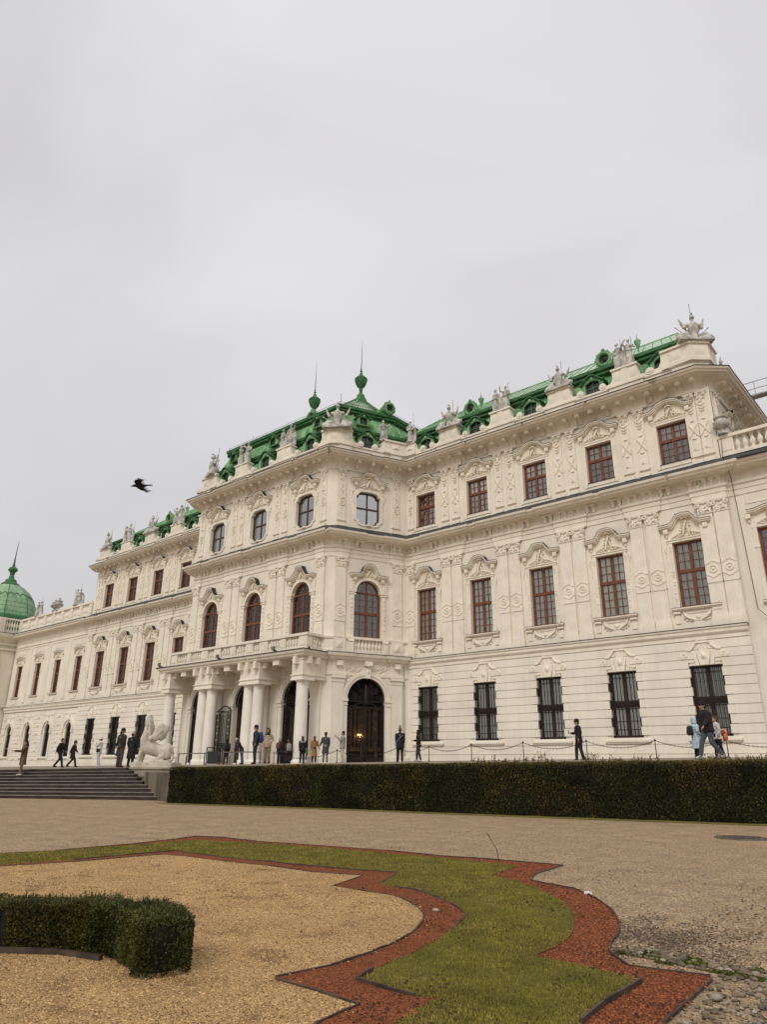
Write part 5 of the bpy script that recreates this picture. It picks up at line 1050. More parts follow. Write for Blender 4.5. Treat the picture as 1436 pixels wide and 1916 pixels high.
def edging(name,P,h=.05,t=.012,label='',z0=GZ-.02):
    m=MB(); L_=[Vector((p[0],p[1])) for p in P]; A=[];B=[]
    for i,p in enumerate(L_):
        a=L_[max(0,i-1)]; b=L_[min(len(L_)-1,i+1)]; d=(b-a).normalized(); nn=Vector((-d.y,d.x))*t; A.append(p+nn);B.append(p-nn)
    for i in range(len(L_)-1):
        q=[A[i],A[i+1],B[i+1],B[i]]; zz=z0+h+.02; m.add([(v.x,v.y,z0) for v in q]+[(v.x,v.y,zz+.004*math.sin(i*1.3)) for v in q],[(0,1,5,4),(1,2,6,5),(2,3,7,6),(3,0,4,7),(4,5,6,7)])
    o=obj(name,m,'steel'); tag(o,label,'edging'); return o
edging('steel_edging',DD[1:],.022,.008,'dark steel edging round the golden gravel bed'); edging('steel_edging',AO[:-2],.014,.007,'outermost dark steel edging between red chips and grey path')
edging('steel_edging',CO[2:12],.022,.009,'steel edging between the far grass strip and the thin red strip'); edging('steel_edging',CO[13:34],.02,.008,'curved steel edging between inner red chips and the lawn'); edging('steel_edging',CO[-9:-4],.03,.010,'short steel edging at the lawn tip near the bottom centre')
edging('steel_edging',BO[1:6],.03,.010,'steel edging at the right hand lawn tip near the bottom edge')
# scattered chips and pebbles lying loose (real stones)
def inside(p,P):
    x,y=p; c=False; n=len(P); j=n-1
    for i in range(n):
        if (P[i][1]>y)!=(P[j][1]>y) and x<(P[j][0]-P[i][0])*(y-P[i][1])/(P[j][1]-P[i][1])+P[i][0]: c=not c
        j=i
    return c
def pebbles(name,n,test,box,size,m,seed,z=GZ,flat=.6,near=None):
    r=random.Random(seed); mb=MB(); k=0; tries=0
    while k<n and tries<n*40:
        tries+=1; x=r.uniform(box[0],box[1]); y=r.uniform(box[2],box[3])
        d=math.hypot(x,y)
        if r.random()>min(1,(5.0/d)**2): continue
        if not test(x,y): continue
        s=r.uniform(*size)*(1 if d<7 else min(1.3,d/7)); k+=1
        rot=Matrix.Rotation(r.uniform(0,6.28),3,'Z'); vs=[Vector((s*1.3,0,0)),Vector((0,s,0)),Vector((-s*1.2,.2*s,0)),Vector((.1*s,-s,0)),Vector((r.uniform(-.3,.3)*s,r.uniform(-.3,.3)*s,s*flat))]
        mb.add([tuple(rot@v+Vector((x,y,z))) for v in vs],[(0,1,4),(1,2,4),(2,3,4),(3,0,4)])
    o=obj(name,mb,m); o['kind']='stuff'; return o
bx=(-13.5,-.6,2.2,11)
M['chip_light']=mat('chip_light',(.34,.105,.042),.9,.4,40); M['chip_dark']=mat('chip_dark',(.12,.035,.013),.9,.3,40)
inred=lambda x,y:(inside((x,y),AO) and not inside((x,y),BO)) or (inside((x,y),CO) and not inside((x,y),DD))
pebbles('loose_red_chips',9000,inred,bx,(.005,.011),'chip_light',1); pebbles('loose_red_chips',9000,inred,bx,(.005,.012),'chip_dark',2)
M['gold_light']=mat('gold_chip',(.64,.43,.20),.9,.3,30); M['gold_dark']=mat('gold_chip_dark',(.20,.11,.045),.9,.3,30)
ing=lambda x,y:inside((x,y),DD)
pebbles('loose_gold_gravel',16000,ing,bx,(.004,.008),'gold_light',3,GZ+.014); pebbles('loose_gold_gravel',9000,ing,bx,(.004,.009),'gold_dark',4,GZ+.014)
out_=lambda x,y:not inside((x,y),AO)
M['grey_light']=mat('path_stone',(.29,.235,.18),.9,.4,20,col2=(.12,.09,.065)); pebbles('loose_path_gravel',12000,out_,(-14,1,4,16),(.006,.013),'grey_light',5,GZ-.004)
jit=lambda x,y,k:(x+.07*noise.noise(Vector((x*5,y*5,k)))*2,y+.07*noise.noise(Vector((x*5,y*5,k+3)))*2)
pebbles('spilled_chips',1500,lambda x,y:(inred(*jit(x,y,1)) and not inred(x,y)),bx,(.006,.014),'chip_light',21,GZ+.014); pebbles('spilled_gravel',1500,lambda x,y:(ing(*jit(x,y,2)) and not ing(x,y)),bx,(.005,.011),'gold_light',22,GZ+.012)
M['soil_dark']=mat('soil_crumb',(.055,.035,.02),.95,.3,20); pebbles('soil_crumbs',3500,lambda x,y:noise.noise(Vector((x*1.4,y*1.4,9)))>.12,bx,(.004,.013),'soil_dark',23,GZ+.012)
M['damp']=mat('damp_gravel',(.12,.085,.06),.95,.4,15); random_=random.Random(77); pebbles('dark_grit',3600,lambda x,y:out_(x,y) and math.hypot((x+2.75)/.8,(y-6.9)/.9)+.7*noise.noise(Vector((x*3,y*3,0)))<.35+.9*random_.random()**2,(-4.2,-.8,5.6,9),(.005,.012),'damp',24,GZ-.004)
rl=random.Random(31); M['dead_leaf']=mat('dead_leaf',(.16,.075,.03),.8,.4,9); lv_=MB()
for i in range(420):
    x=rl.uniform(-13,-.8); y=rl.uniform(2.4,15); u=Vector((rl.uniform(-1,1),rl.uniform(-1,1),rl.uniform(-.3,.3))).normalized(); v=u.cross(Vector((rl.uniform(-.3,.3),rl.uniform(-.3,.3),1))).normalized(); s_=rl.uniform(.009,.022); c_=Vector((x,y,GZ+.022)); lv_.add([tuple(c_-u*s_),tuple(c_+v*s_*.5),tuple(c_+u*s_),tuple(c_-v*s_*.5)],[(0,1,2,3)])
o=obj('fallen_leaves',lv_,'dead_leaf',None,None,False); o['kind']='stuff'
# grass blades
def blades(name,n,test,box,h,m,seed,z,w=.0032):
    r=random.Random(seed); mb=MB(); k=0; tr=0
    while k<n and tr<n*30:
        tr+=1; x=r.uniform(box[0],box[1]); y=r.uniform(box[2],box[3]); d=math.hypot(x,y)
        if r.random()>min(1,(4.6/d)**1.6): continue
        if not test(x,y): continue
        k+=1; cl=noise.noise(Vector((x*1.7,y*1.7,seed))); H=r.uniform(*h)*(1+.6*cl); a=r.uniform(0,6.28); W=w*(1 if d<6 else d/6); L_=H*r.uniform(.1,.8); b=r.uniform(0,6.28)
        dx,dy=math.cos(a)*W,math.sin(a)*W; tx,ty=math.cos(b)*L_,math.sin(b)*L_
        mb.add([(x-dx,y-dy,z),(x+dx,y+dy,z),(x+tx*.45+dx*.6,y+ty*.45+dy*.6,z+H*.65),(x+tx*.45-dx*.6,y+ty*.45-dy*.6,z+H*.65),(x+tx,y+ty,z+H)],[(0,1,2,3),(3,2,4)])
    me=mb.mesh(name,mm(m),None,False); o=bpy.data.objects.new(name,me); COL.objects.link(o); o['kind']='stuff'; return o
M['grass_a']=mat('grass_green',(.22,.19,.030),.7,.3,3,col2=(.13,.12,.018),fine=.35,fscale=30); M['grass_b']=mat('grass_dry',(.33,.25,.07),.8,.3,4,col2=(.19,.145,.035),fine=.3,fscale=30)
inl=lambda x,y:inside((x,y),BO) and not inside((x,y),CO)
drytest=lambda x,y:inl(x,y) and noise.noise(Vector((x*.9,y*.9,5)))>-.15
blades('grass',85000,inl,bx,(.008,.020),'grass_a',1,GZ+.004); blades('grass',26000,drytest,bx,(.008,.019),'grass_b',2,GZ+.004)
edgeP=[('AO',AO),('CO',CO)]
# cobbled gutter and rounded river stones, lower right
r=random.Random(12); M['cobble']=mat('river_cobble',(.20,.155,.105),.75,.4,7,col2=(.09,.068,.045),bump=.3); M['cobble_w']=mat('pale_cobble',(.34,.30,.235),.7,.4,7); M['moss']=mat('moss',(.09,.10,.015),.95,.4,12)
cob=MB(); cw=MB(); 
def stone(mb,x,y,s,z=GZ): rot=Matrix.Rotation(r.uniform(0,6.28),3,'Z'); mb.ell((x,y,z+s*.18),(s*r.uniform(.9,1.5),s*r.uniform(.7,1),s*.5),9,6,rot)
A_=Vector((-2.72,6.22)); B_=Vector((-1.72,6.12))
for row in range(4):
    t=0
    while t<1: p=A_.lerp(B_,t)+Vector((row*.03,row*.075-.02)); s=r.uniform(.02,.036); stone(cw if r.random()<.25 else cob,p.x,p.y+r.uniform(-.015,.015),s); t+=s*2.2
for i in range(520):
    x=r.uniform(-2.0,-.9); y=r.uniform(4.3,6.1)
    if inside((x,y),AO) or x<-1.95+.1*(6-y): continue
    stone(cw if r.random()<.2 else cob,x,y,r.uniform(.008,.026)*(1.5 if r.random()<.12 else 1))
struct('cobble_gutter',cob,'cobble','stuff',smooth=60); struct('river_stones',cw,'cobble_w','stuff',smooth=60)
blades('moss',2500,lambda x,y:abs(y-6.25)<.16 and noise.noise(Vector((x*6,y*6,1)))>.05,(-2.8,-1.7,6.05,6.45),(.008,.02),'moss',5,GZ,.01)
def rock(x,y,s,lb,m='cobble_w',z=GZ+.01,sh=(1.2,.8,.5)): mb=MB(); mb.ell((0,0,0),(s*sh[0],s*sh[1],s*sh[2]),10,7); o=obj('stone',mb,m,None,60); o.location=(x,y,z+s*sh[2]*.5); o.rotation_euler=(0,0,r.uniform(0,3)); tag(o,lb,'stone')
rock(-4.86,6.53,.032,'pale pebble lying on the red chips inside the lawn bend'); rock(-5.73,7.42,.04,'grey pebble on the steel edging at the top of the lawn bend','cobble'); rock(-1.80,5.42,.04,'largest white flat stone among the river cobbles, bottom right','cobble_w')
M['paper']=mat('white_litter',(.75,.74,.72),.7,.05,3); mb=MB(); mb.box(-.045,.045,-.025,.025,0,.02); mb.box(-.03,.02,-.02,.02,.02,.03); o=obj('litter',mb,'paper'); o.location=(-4.19,8.62,GZ); o.rotation_euler=(0,0,.5); tag(o,'small white piece of litter on the path beside the curved edging','litter')
# dry stalk / irrigation rod
mb=MB(); mb.tube([(-6.52,10.42,GZ),(-6.53,10.43,GZ+.08),(-6.55,10.43,GZ+.17),(-6.68,10.42,GZ+.36),(-6.72,10.41,GZ+.41)],[.008,.006,.006,.005,.003],5); mb.tube([(-6.67,10.42,GZ+.35),(-6.69,10.42,GZ+.38)],.010,5); o=obj('dry_stalk',mb,'steel'); tag(o,'thin bent dry stalk standing at the far edge of the lawn','stalk')
# manhole cover
def mm_cover():
    m=MB(); m.lathe([(.0,.0),(.36,.0),(.36,.012),(.40,.012),(.42,.0),(.50,.0),(.50,.014),(.53,.014),(.54,-.01)],n=36)
    for i in range(-4,5):
        for j in range(-4,5):
            if i*i+j*j<=17: m.box(i*.075-.022,i*.075+.022,j*.075-.022,j*.075+.022,0,.012)
    return m
o=obj('manhole_cover',mm_cover(),mat('cast_iron',(.13,.105,.085),.6,.3,6,bump=.2),None,30); o.location=(-4.87,17.46,GZ+.002); tag(o,'round cast iron manhole cover set in the gravel path on the right','manhole cover')
# ---- clipped box hedge in the foreground
LEAF=[(.0,0),(.35,.5),(.0,1),(-.35,.5)]
def leaves(mb,pts,size,r,spread=1.0):
    for p,nr in pts:
        s=r.uniform(*size); d=(Vector(nr)*spread+Vector((r.uniform(-1,1),r.uniform(-1,1),r.uniform(-.4,1.2)))).normalized(); u=d.cross(Vector((r.uniform(-1,1),r.uniform(-1,1),r.uniform(-1,1)))).normalized()
        mb.add([tuple(Vector(p)+u*(a*s)+d*(b*s)) for a,b in LEAF],[(0,1,2,3)])
M['box_leaf']=mat('box_leaf',(.075,.078,.015),.55,.35,2.2,col2=(.036,.042,.009),fine=.4,fscale=50,spec=.4); M['box_leaf2']=mat('box_leaf_bronze',(.13,.11,.022),.6,.3,3,col2=(.06,.048,.012),fine=.35,fscale=50); M['twig']=mat('inner_twigs',(.013,.011,.006),.9,.3,10)
hedgepath=[Vector(p) for p in ((-9.5,2.35),(-7.4,2.80),(-6.5,3.02),(-5.98,3.42),(-5.55,3.53),(-5.10,3.44),(-4.92,3.36))]
def hp(t):
    n=len(hedgepath)-1; f=min(n-1e-6,t*n); i=int(f); return hedgepath[i].lerp(hedgepath[i+1],f-i),(hedgepath[min(i+1,n)]-hedgepath[i]).normalized()
core=MB(); rings=[]
NW=60
def hsec(t,k):    # section offsets
    w=.178+.035*noise.noise(Vector((t*11,0,1))); h=.325+.055*noise.noise(Vector((t*9,2,0)))
    if t>.62: w*=1.12; h*=1.05
    e=1.0
    if t>.94: e=math.sqrt(max(0,1-((t-.94)/.06)**2))*.7+.3
    return w*e,h
for i in range(NW+1):
    t=i/NW; c,d=hp(t); nn=Vector((-d.y,d.x)); w,h=hsec(t,0); w*=.84 if t<.93 else .55; h*=.9
    rings.append([(c.x+nn.x*a*w,c.y+nn.y*a*w,GZ+b*h) for a,b in ((-.9,.0),(-1,.3),(-1,.85),(-.8,1),(.8,1),(1,.85),(1,.3),(.9,.0))])
core.loft(rings); 
r=random.Random(5); lf=MB(); lf2=MB(); P1_=[];P2_=[]
for i in range(52000):
    t=r.random()**.8; 
    if t<.25: continue
    c,d=hp(t); nn=Vector((-d.y,d.x)); w,h=hsec(t,0); side=r.random()
    bump_=1+.13*noise.noise(Vector((c.x*6,c.y*6,r.random())))
    if side<.40: a=r.uniform(-1,1); p=c+nn*a*w; q=(p.x,p.y,GZ+h*(1-r.random()**2*.12)*bump_+(.02*r.random() if r.random()<.08 else 0)); nr=(0,0,1)
    elif t>.93 and side<.8: t=1; c,d=hp(t); w=.195; ang=r.uniform(-PI/2,PI/2); p=c+nn*w*math.sin(ang)+d*(.10*math.cos(ang)+.01); zz=r.random(); q=(p.x,p.y,GZ+.02+h*zz); nr=(d.x*math.cos(ang)+nn.x*math.sin(ang),d.y*math.cos(ang)+nn.y*math.sin(ang),.2)
    else: sg=-1 if r.random()<.7 else 1; zz=r.random(); p=c+nn*sg*w*bump_*(1-.12*(1-zz)**2)*(1-.08*r.random()); q=(p.x,p.y,GZ+.02+h*zz); nr=(nn.x*sg,nn.y*sg,.3)
    (P2_ if (noise.noise(Vector((c.x*2.2,c.y*2.2,3)))>.12 or t<.55) and r.random()<.62 else P1_).append((q,nr))
leaves(lf,P1_,(.014,.028),r); leaves(lf2,P2_,(.014,.026),r)
hb_=obj('box_hedge',core,'twig'); tag(hb_,'low clipped box hedge on the golden gravel, bottom left','hedge')
o=bpy.data.objects.new('foliage',lf.mesh('foliage',mm('box_leaf'),None,False)); COL.objects.link(o); o.parent=hb_; o=bpy.data.objects.new('foliage',lf2.mesh('foliage',mm('box_leaf2'),None,False)); COL.objects.link(o); o.parent=hb_
sp_=MB(); pts=[]
for i in range(900):
    t=r.uniform(.3,1); c,d=hp(t); nn=Vector((-d.y,d.x)); w,h=hsec(t,0); p=c+nn*r.uniform(-1,1)*w; z0=GZ+h*.95; hh=r.uniform(.02,.075); sp_.tube([(p.x,p.y,z0),(p.x+r.uniform(-.01,.01),p.y,z0+hh)],.0018,3)
    for k in range(5): pts.append(((p.x,p.y,z0+hh*k/4),(r.uniform(-1,1),r.uniform(-1,1),.6)))
leaves(sp_,pts,(.010,.018),r); o=bpy.data.objects.new('shoots',sp_.mesh('shoots',mm('box_leaf'),None,False)); COL.objects.link(o); o.parent=hb_
edging('steel_edging',[(-7.6,2.62),(-6.9,2.74),(-6.35,2.84),(-5.95,3.14),(-5.55,3.26)],.05,.02,'grey edging strip along the foot of the low box hedge')
# ---- long dark yew hedge
HF=[(-25.0,16.60),(-24.3,16.82),(-18.74,18.62),(-13.59,19.85),(-9.25,21.1),(-5.5,22.22),(2.5,24.6),(9,26.4)]; HT=[-.17,-.16,-.03,.05,.11,.17,.30,.4]
M['yew']=mat('yew_leaf',(.060,.062,.017),.7,.4,1.3,col2=(.026,.028,.009),fine=.5,fscale=25,spec=.25); M['yew_b']=mat('yew_bronze',(.13,.09,.025),.75,.4,1.5,col2=(.08,.052,.015),fine=.4,fscale=25)
core=MB(); k=[]
DEP=1.15
def hpos(s):
    n=len(HF)-1; acc=0
    for i in range(n):
        L_=(Vector(HF[i+1])-Vector(HF[i])).length
        if acc+L_>=s or i==n-1:
            u=(s-acc)/L_; a=Vector(HF[i]); b=Vector(HF[i+1]); d=(b-a).normalized(); return a.lerp(b,u),d,HT[i]+(HT[i+1]-HT[i])*u
        acc+=L_
TOT=sum((Vector(HF[i+1])-Vector(HF[i])).length for i in range(len(HF)-1))
rings=[]
for i in range(81):
    s=TOT*i/80; p,d,zt=hpos(s); b=Vector((-d.y,d.x)); rings.append([(p.x+b.x*.06,p.y+b.y*.06,GZ),(p.x+b.x*.05,p.y+b.y*.05,zt-.12),(p.x+b.x*.10,p.y+b.y*.10,zt-.05),(p.x+b.x*(DEP-.06),p.y+b.y*(DEP-.06),zt-.05),(p.x+b.x*DEP,p.y+b.y*DEP,GZ)])
core.loft(rings)
yw=obj('yew_hedge',core,'twig'); tag(yw,'long dark clipped yew hedge in front of the terrace','hedge')
r=random.Random(8); A1=[];A2=[]
for i in range(110000):
    s=TOT*r.random()**1.0
    p,d,zt=hpos(s); b=Vector((-d.y,d.x)); side=r.random()
    if r.random()>min(1,26/math.hypot(p.x,p.y)+.25): continue
    if side<.30: a=r.random(); q=p+b*(DEP*a); z=zt+.06*noise.noise(Vector((s*1.1,a*3,0)))-.04*r.random(); nr=(0,0,1)
    else: z=GZ+(zt-GZ)*r.random(); q=p+b*(-.09*noise.noise(Vector((s*1.2,z*2,0)))+.05*r.random()); nr=(-b.x,-b.y,.35)
    br=noise.noise(Vector((s*.5,z*.8,7)))>.10
    (A2 if (br and r.random()<.5) or (side<.3 and r.random()<.45) else A1).append(((q.x,q.y,z),nr))
l1=MB(); l2=MB(); leaves(l1,A1,(.035,.075),r); leaves(l2,A2,(.035,.075),r)
for l_,mt in ((l1,'yew'),(l2,'yew_b')): o=bpy.data.objects.new('foliage',l_.mesh('foliage',mm(mt),None,False)); COL.objects.link(o); o.parent=yw
sp_=MB(); pts=[]
for i in range(700):
    s=r.uniform(12,TOT*.86); p,d,zt=hpos(s)
    if noise.noise(Vector((s*.9,0,4)))<-.05: continue
    b=Vector((-d.y,d.x)); q=p+b*r.uniform(.1,DEP); hh=r.uniform(.05,.26)*(1+noise.noise(Vector((s*2,1,4)))); sp_.tube([(q.x,q.y,zt-.05),(q.x+r.uniform(-.04,.04),q.y,zt+hh)],.005,3)
    for k in range(9): pts.append(((q.x,q.y,zt-.02+hh*k/8),(r.uniform(-1,1),r.uniform(-1,1),.8)))
leaves(sp_,pts,(.03,.06),r); o=bpy.data.objects.new('shoots',sp_.mesh('shoots',mm('yew_b'),None,False)); COL.objects.link(o); o.parent=yw
M['verge']=mat('verge_grass',(.20,.17,.035),.9,.3,3,col2=(.12,.10,.02),fine=.3,fscale=20)
# grass verge at the foot of the hedge
P=[(-24.9,16.1)]+[(p[0]+.16,p[1]-.62) for p in HF[1:]]; Q=[(p[0],p[1]+.05) for p in HF]
sheet('grass_verge',P+Q[::-1],GZ+.004,M['verge'])
# ---- terrace, coping, stairs
def off(p,d): return p
m=MB(); front=[]
for i in range(41): s=TOT*i/40; p,d,zt=hpos(s); b=Vector((-d.y,d.x)); q=p+b*(DEP+.02); front.append((q.x,q.y))
SD=Vector((.828,.56)); SN=Vector((-.56,.828)); P0=Vector((-32.63,13.67)); 
stair_top=[tuple(P0+SN*3.0+SD*t) for t in (-40,-25,-10,0,3.6)]
poly=stair_top+[(-30.2,20.4)]+[(-28.0,19.2)]+front+[(14,42),(-104,42)]
tr=geometry.tessellate_polygon([[Vector((p[0],p[1],0)) for p in poly]]); m.add([(p[0],p[1],tz(*p)-.012) for p in poly],[tuple(t) for t in tr]); o=struct('terrace',m,'terrace',recalc=False)
m=MB()
for i in range(40):
    a,b=Vector(front[i]),Vector(front[i+1]); d=(b-a).normalized(); n_=Vector((-d.y,d.x)); q=[a,b,b+n_*.35,a+n_*.35]; m.add([(v.x,v.y,GZ) for v in q]+[(v.x,v.y,tz(v.x,v.y)+.015) for v in q],[(0,1,5,4),(1,2,6,5),(2,3,7,6),(3,0,4,7),(4,5,6,7)])
struct('terrace_coping',m,'coping')
NS=9; te=[7.0,6.95,6.3,5.9,5.5,5.1,4.75,4.4,4.05]
stt=empty('terrace_stairs',(P0.x,P0.y,GZ)); stt['kind']='structure'
for k in range(NS):
    m=MB(); a=P0+SN*(k*.33)+SD*(-38); b=P0+SN*(k*.33)+SD*te[k]; back=SN*3.2
    def zk(p,kk): top=tz(p.x,p.y); return GZ+(tz(*(P0+SN*3+SD*((p-P0).dot(SD))))-GZ)*(kk/NS)
    def slab(p0,p1,f0,f1,zb,zt_,mi):
        m.m=mi; q=[p0+SN*f0,p1+SN*f0,p1+SN*f1,p0+SN*f1]; m.add([(v.x,v.y,zb(v)) for v in q]+[(v.x,v.y,zt_(v)) for v in q],[(0,1,5,4),(1,2,6,5),(2,3,7,6),(3,0,4,7),(4,5,6,7)])
    f=lambda s,dz:(lambda v:zk(P0+SD*((v-P0).dot(SD)),s)+dz)
    slab(a,b,0,.5+.33*(NS-k) if k<2 else .5,f(k,-.02 if k==0 else 0),f(k+1,-.03),0); slab(a,b+SD*.02,-.03,.5,f(k+1,-.03),f(k+1,0),1)
    o=obj('step',m,['step','step_edge'],stt); o.location=-Vector((P0.x,P0.y,GZ))
# cheek wall + sphinx pedestal
PB=Vector((-31.02,18.42)); PL=2.25; PD=1.5
pedo=empty('sphinx_pedestal',(PB.x,PB.y,GZ)); tag(pedo,'weathered stone pedestal beside the top of the stairs','pedestal'); ang=math.atan2(.56,.828); pedo.rotation_euler=(0,0,ang)
m=MB(); m.prism([(-.0,0),(1.55,0),(PL,.0),(PL,.86),(.0,.86),(.0,.5)],-.0,PD); m.prism([(0,.86),(PL,.86),(PL,0),(.95,0)],-.45,0); obj('base',m,'stone_low',pedo)
m=MB(); m.box(-.06,PL+.04,-.06,PD+.05,.86,1.16); m.box(-.12,PL+.10,-.12,PD+.1,1.16,1.24); obj('block',m,'stone',pedo)
m=MB(); m.box(.02,PL-.3,.15,PD-.1,1.24,1.44); obj('plinth',m,'lion',pedo)
m=MB(); q=[Vector((-28.95,18.0)),Vector((-26.9,17.45)),Vector((-25.4,17.1)),Vector((-25.4,18.6)),Vector((-28.9,20.6))]; m.prism([tuple(v) for v in q],GZ,-.34,'z'); o=struct('terrace_wall',m,'stone_low')
# sphinx: lion body, woman's head and wing, facing left
m=MB(); T=m.tube; E=m.ell
T([(-.62,0,.62),(-.40,0,.62),(-.05,0,.50),(.28,0,.44),(.55,0,.42)],[.22,.30,.26,.25,.27],12)   # trunk
E((.48,0,.42),(.36,.27,.36)); E((.48,-.20,.36),(.30,.13,.27)); E((.48,.20,.36),(.30,.13,.27))
T([(-.50,0,.55),(-.54,0,.95),(-.50,0,1.22)],[.26,.27,.19],12); E((-.64,0,.92),(.14,.22,.24))
for s in (-1,1):
    T([(-.50,s*.15,.75),(-.66,s*.16,.40),(-.74,s*.16,.08)],[.13,.10,.07],8); E((-.82,s*.16,.06),(.14,.08,.06))
    T([(.55,s*.22,.30),(.20,s*.27,.12),(-.05,s*.27,.07)],[.17,.12,.07],8); E((-.10,s*.27,.05),(.14,.08,.055))
T([(-.50,0,1.18),(-.52,0,1.40)],[.13,.10],8); E((-.54,0,1.56),(.155,.13,.18)); E((-.685,0,1.55),(.035,.03,.045)); E((-.5,0,1.62),(.18,.16,.16)); E((-.64,0,1.44),(.06,.06,.045))
for i in range(11): y=-.19+.38*i/10; T([(-.47,y*.8,1.68),(-.36,y,1.44),(-.33+.03*math.sin(i*2),y*1.15,1.12),(-.28,y*1.0,.80+.07*(i%3))],[.055,.065,.06,.035],6)
for i in range(4): T([(-.55,-.14,1.64),(-.50,-.19,1.34),(-.46,-.24,1.05-.06*i),(-.42+.06*i,-.26,.70-.03*i)],[.05,.06,.05,.03],6)
T([(-.58,-.05,1.74),(-.46,0,1.80),(-.36,.05,1.72)],[.06,.09,.06],8)
for s in (-1,1):
    E((.12,s*.25,1.18),(.22,.07,.36),10,8,Matrix.Rotation(R(24),3,'Y')); T([(-.26,s*.22,.90),(-.08,s*.26,1.02),(.02,s*.25,1.18)],[.11,.10,.08],8)
    for k in range(6):
        for j in range(3): E((-.02+.075*k-.02*j,s*.31,.92+.10*k-.02*k*k*.3+.10*j),(.055,.03,.06),6,5)
    for k in range(5): T([(.06+.04*k,s*.26,.95+.10*k),(.30+.02*k,s*.25,.98+.11*k)],[.05,.028],6)
T([(.74,0,.36),(.86,-.16,.12),(.70,-.34,.07),(.30,-.40,.07),(-.0,-.38,.08)],[.06,.055,.05,.045,.04],8); E((-.04,-.38,.08),(.09,.06,.055))
m.box(-.92,.86,-.42,.40,-.06,.03)
sph=robj('sphinx_statue',m,'lion',.022,None,1); sph.location=Vector((PB.x,PB.y,GZ+1.42))+Vector((.828,.56,0))*.92+Vector((-.56,.828,0))*.75; sph.rotation_euler=(0,0,ang); sph.scale=(1.02,1.1,1.16)
tag(sph,'pale stone sphinx with lion body and wing sitting on the pedestal by the stairs','statue')
# ================= PEOPLE =================
M['skin']=mat('skin',(.42,.24,.16),.6,.08,20)
_c={}
def cl(name,col,var=.15):
    k=(name,col)
    if k not in _c: _c[k]=mat(name,col,.85,var,9,bump=.3,bscale=35,fine=.12,fscale=30,bdist=.02)
    return _c[k]
POSES=dict(
 stand=dict(la=[(-.21,.03,1.16),(-.20,-.04,.92)],ra=[(.21,.03,1.16),(.20,-.04,.92)],ll=[(-.10,-.02,.50),(-.11,.02,.08)],rl=[(.10,-.02,.50),(.12,.0,.08)],lean=0),
 walk=dict(la=[(-.22,.10,1.14),(-.21,.16,.92)],ra=[(.22,-.06,1.15),(.21,-.22,.98)],ll=[(-.09,-.20,.52),(-.09,-.30,.09)],rl=[(.09,.02,.50),(.09,.32,.12)],lean=-.05),
 pockets=dict(la=[(-.27,.06,1.18),(-.17,-.14,1.0)],ra=[(.27,.06,1.18),(.17,-.14,1.0)],ll=[(-.10,-.02,.50),(-.11,.02,.08)],rl=[(.10,-.02,.50),(.13,.0,.08)],lean=0),
 photo=dict(la=[(-.25,-.12,1.20),(-.10,-.36,1.42)],ra=[(.24,-.14,1.20),(.06,-.38,1.44)],ll=[(-.10,-.02,.50),(-.10,.02,.08)],rl=[(.10,.04,.50),(.13,.16,.10)],lean=.03),
 phone=dict(la=[(-.24,-.04,1.16),(-.08,-.30,1.16)],ra=[(.22,.03,1.16),(.20,-.06,.94)],ll=[(-.10,-.10,.50),(-.10,-.12,.08)],rl=[(.10,.02,.50),(.11,.12,.08)],lean=-.02),
 reach=dict(la=[(-.24,.06,1.16),(-.22,.0,.98)],ra=[(.24,-.22,1.20),(.22,-.55,1.22)],ll=[(-.10,-.02,.50),(-.11,.02,.08)],rl=[(.12,-.04,.50),(.15,-.06,.08)],lean=.02),
 lean=dict(la=[(-.26,-.16,1.06),(-.16,-.34,.90)],ra=[(.26,-.16,1.06),(.16,-.34,.90)],ll=[(-.12,.06,.50),(-.12,.10,.08)],rl=[(.12,.06,.50),(.14,.12,.08)],lean=-.30),
 hold=dict(la=[(-.25,.0,1.16),(-.36,-.03,.95)],ra=[(.22,.03,1.16),(.20,-.04,.92)],ll=[(-.10,-.02,.50),(-.11,.02,.08)],rl=[(.10,-.02,.50),(.12,.0,.08)],lean=0),
 holdr=dict(la=[(-.22,.03,1.16),(-.20,-.04,.92)],ra=[(.25,.0,1.16),(.36,-.03,.95)],ll=[(-.10,-.02,.50),(-.11,.02,.08)],rl=[(.10,-.02,.50),(.12,.0,.08)],lean=0))
def hand(m,w,e,side):
    d=(Vector(w)-Vector(e)).normalized(); w=Vector(w); up=Vector((0,0,1)) if abs(d.z)<.8 else Vector((0,-1,0)); s=d.cross(up).normalized(); n=s.cross(d).normalized()
    m.tube([w-d*.01,w+d*.04,w+d*.085],[.024,.034,.034],8,.55,up=tuple(n))
    for i,(o_,L_) in enumerate(((-.027,.062),(-.009,.074),(.009,.070),(.026,.056))): b=w+d*.08+s*o_; m.tube([b,b+d*L_*.5-n*.006,b+d*L_*.85-n*.03],[.0095,.009,.007],6)
    b=w+d*.03+s*(-side)*.03; m.tube([b,b+d*.03+s*(-side)*.025-n*.01,b+d*.055+s*(-side)*.03-n*.02],[.012,.011,.008],6)
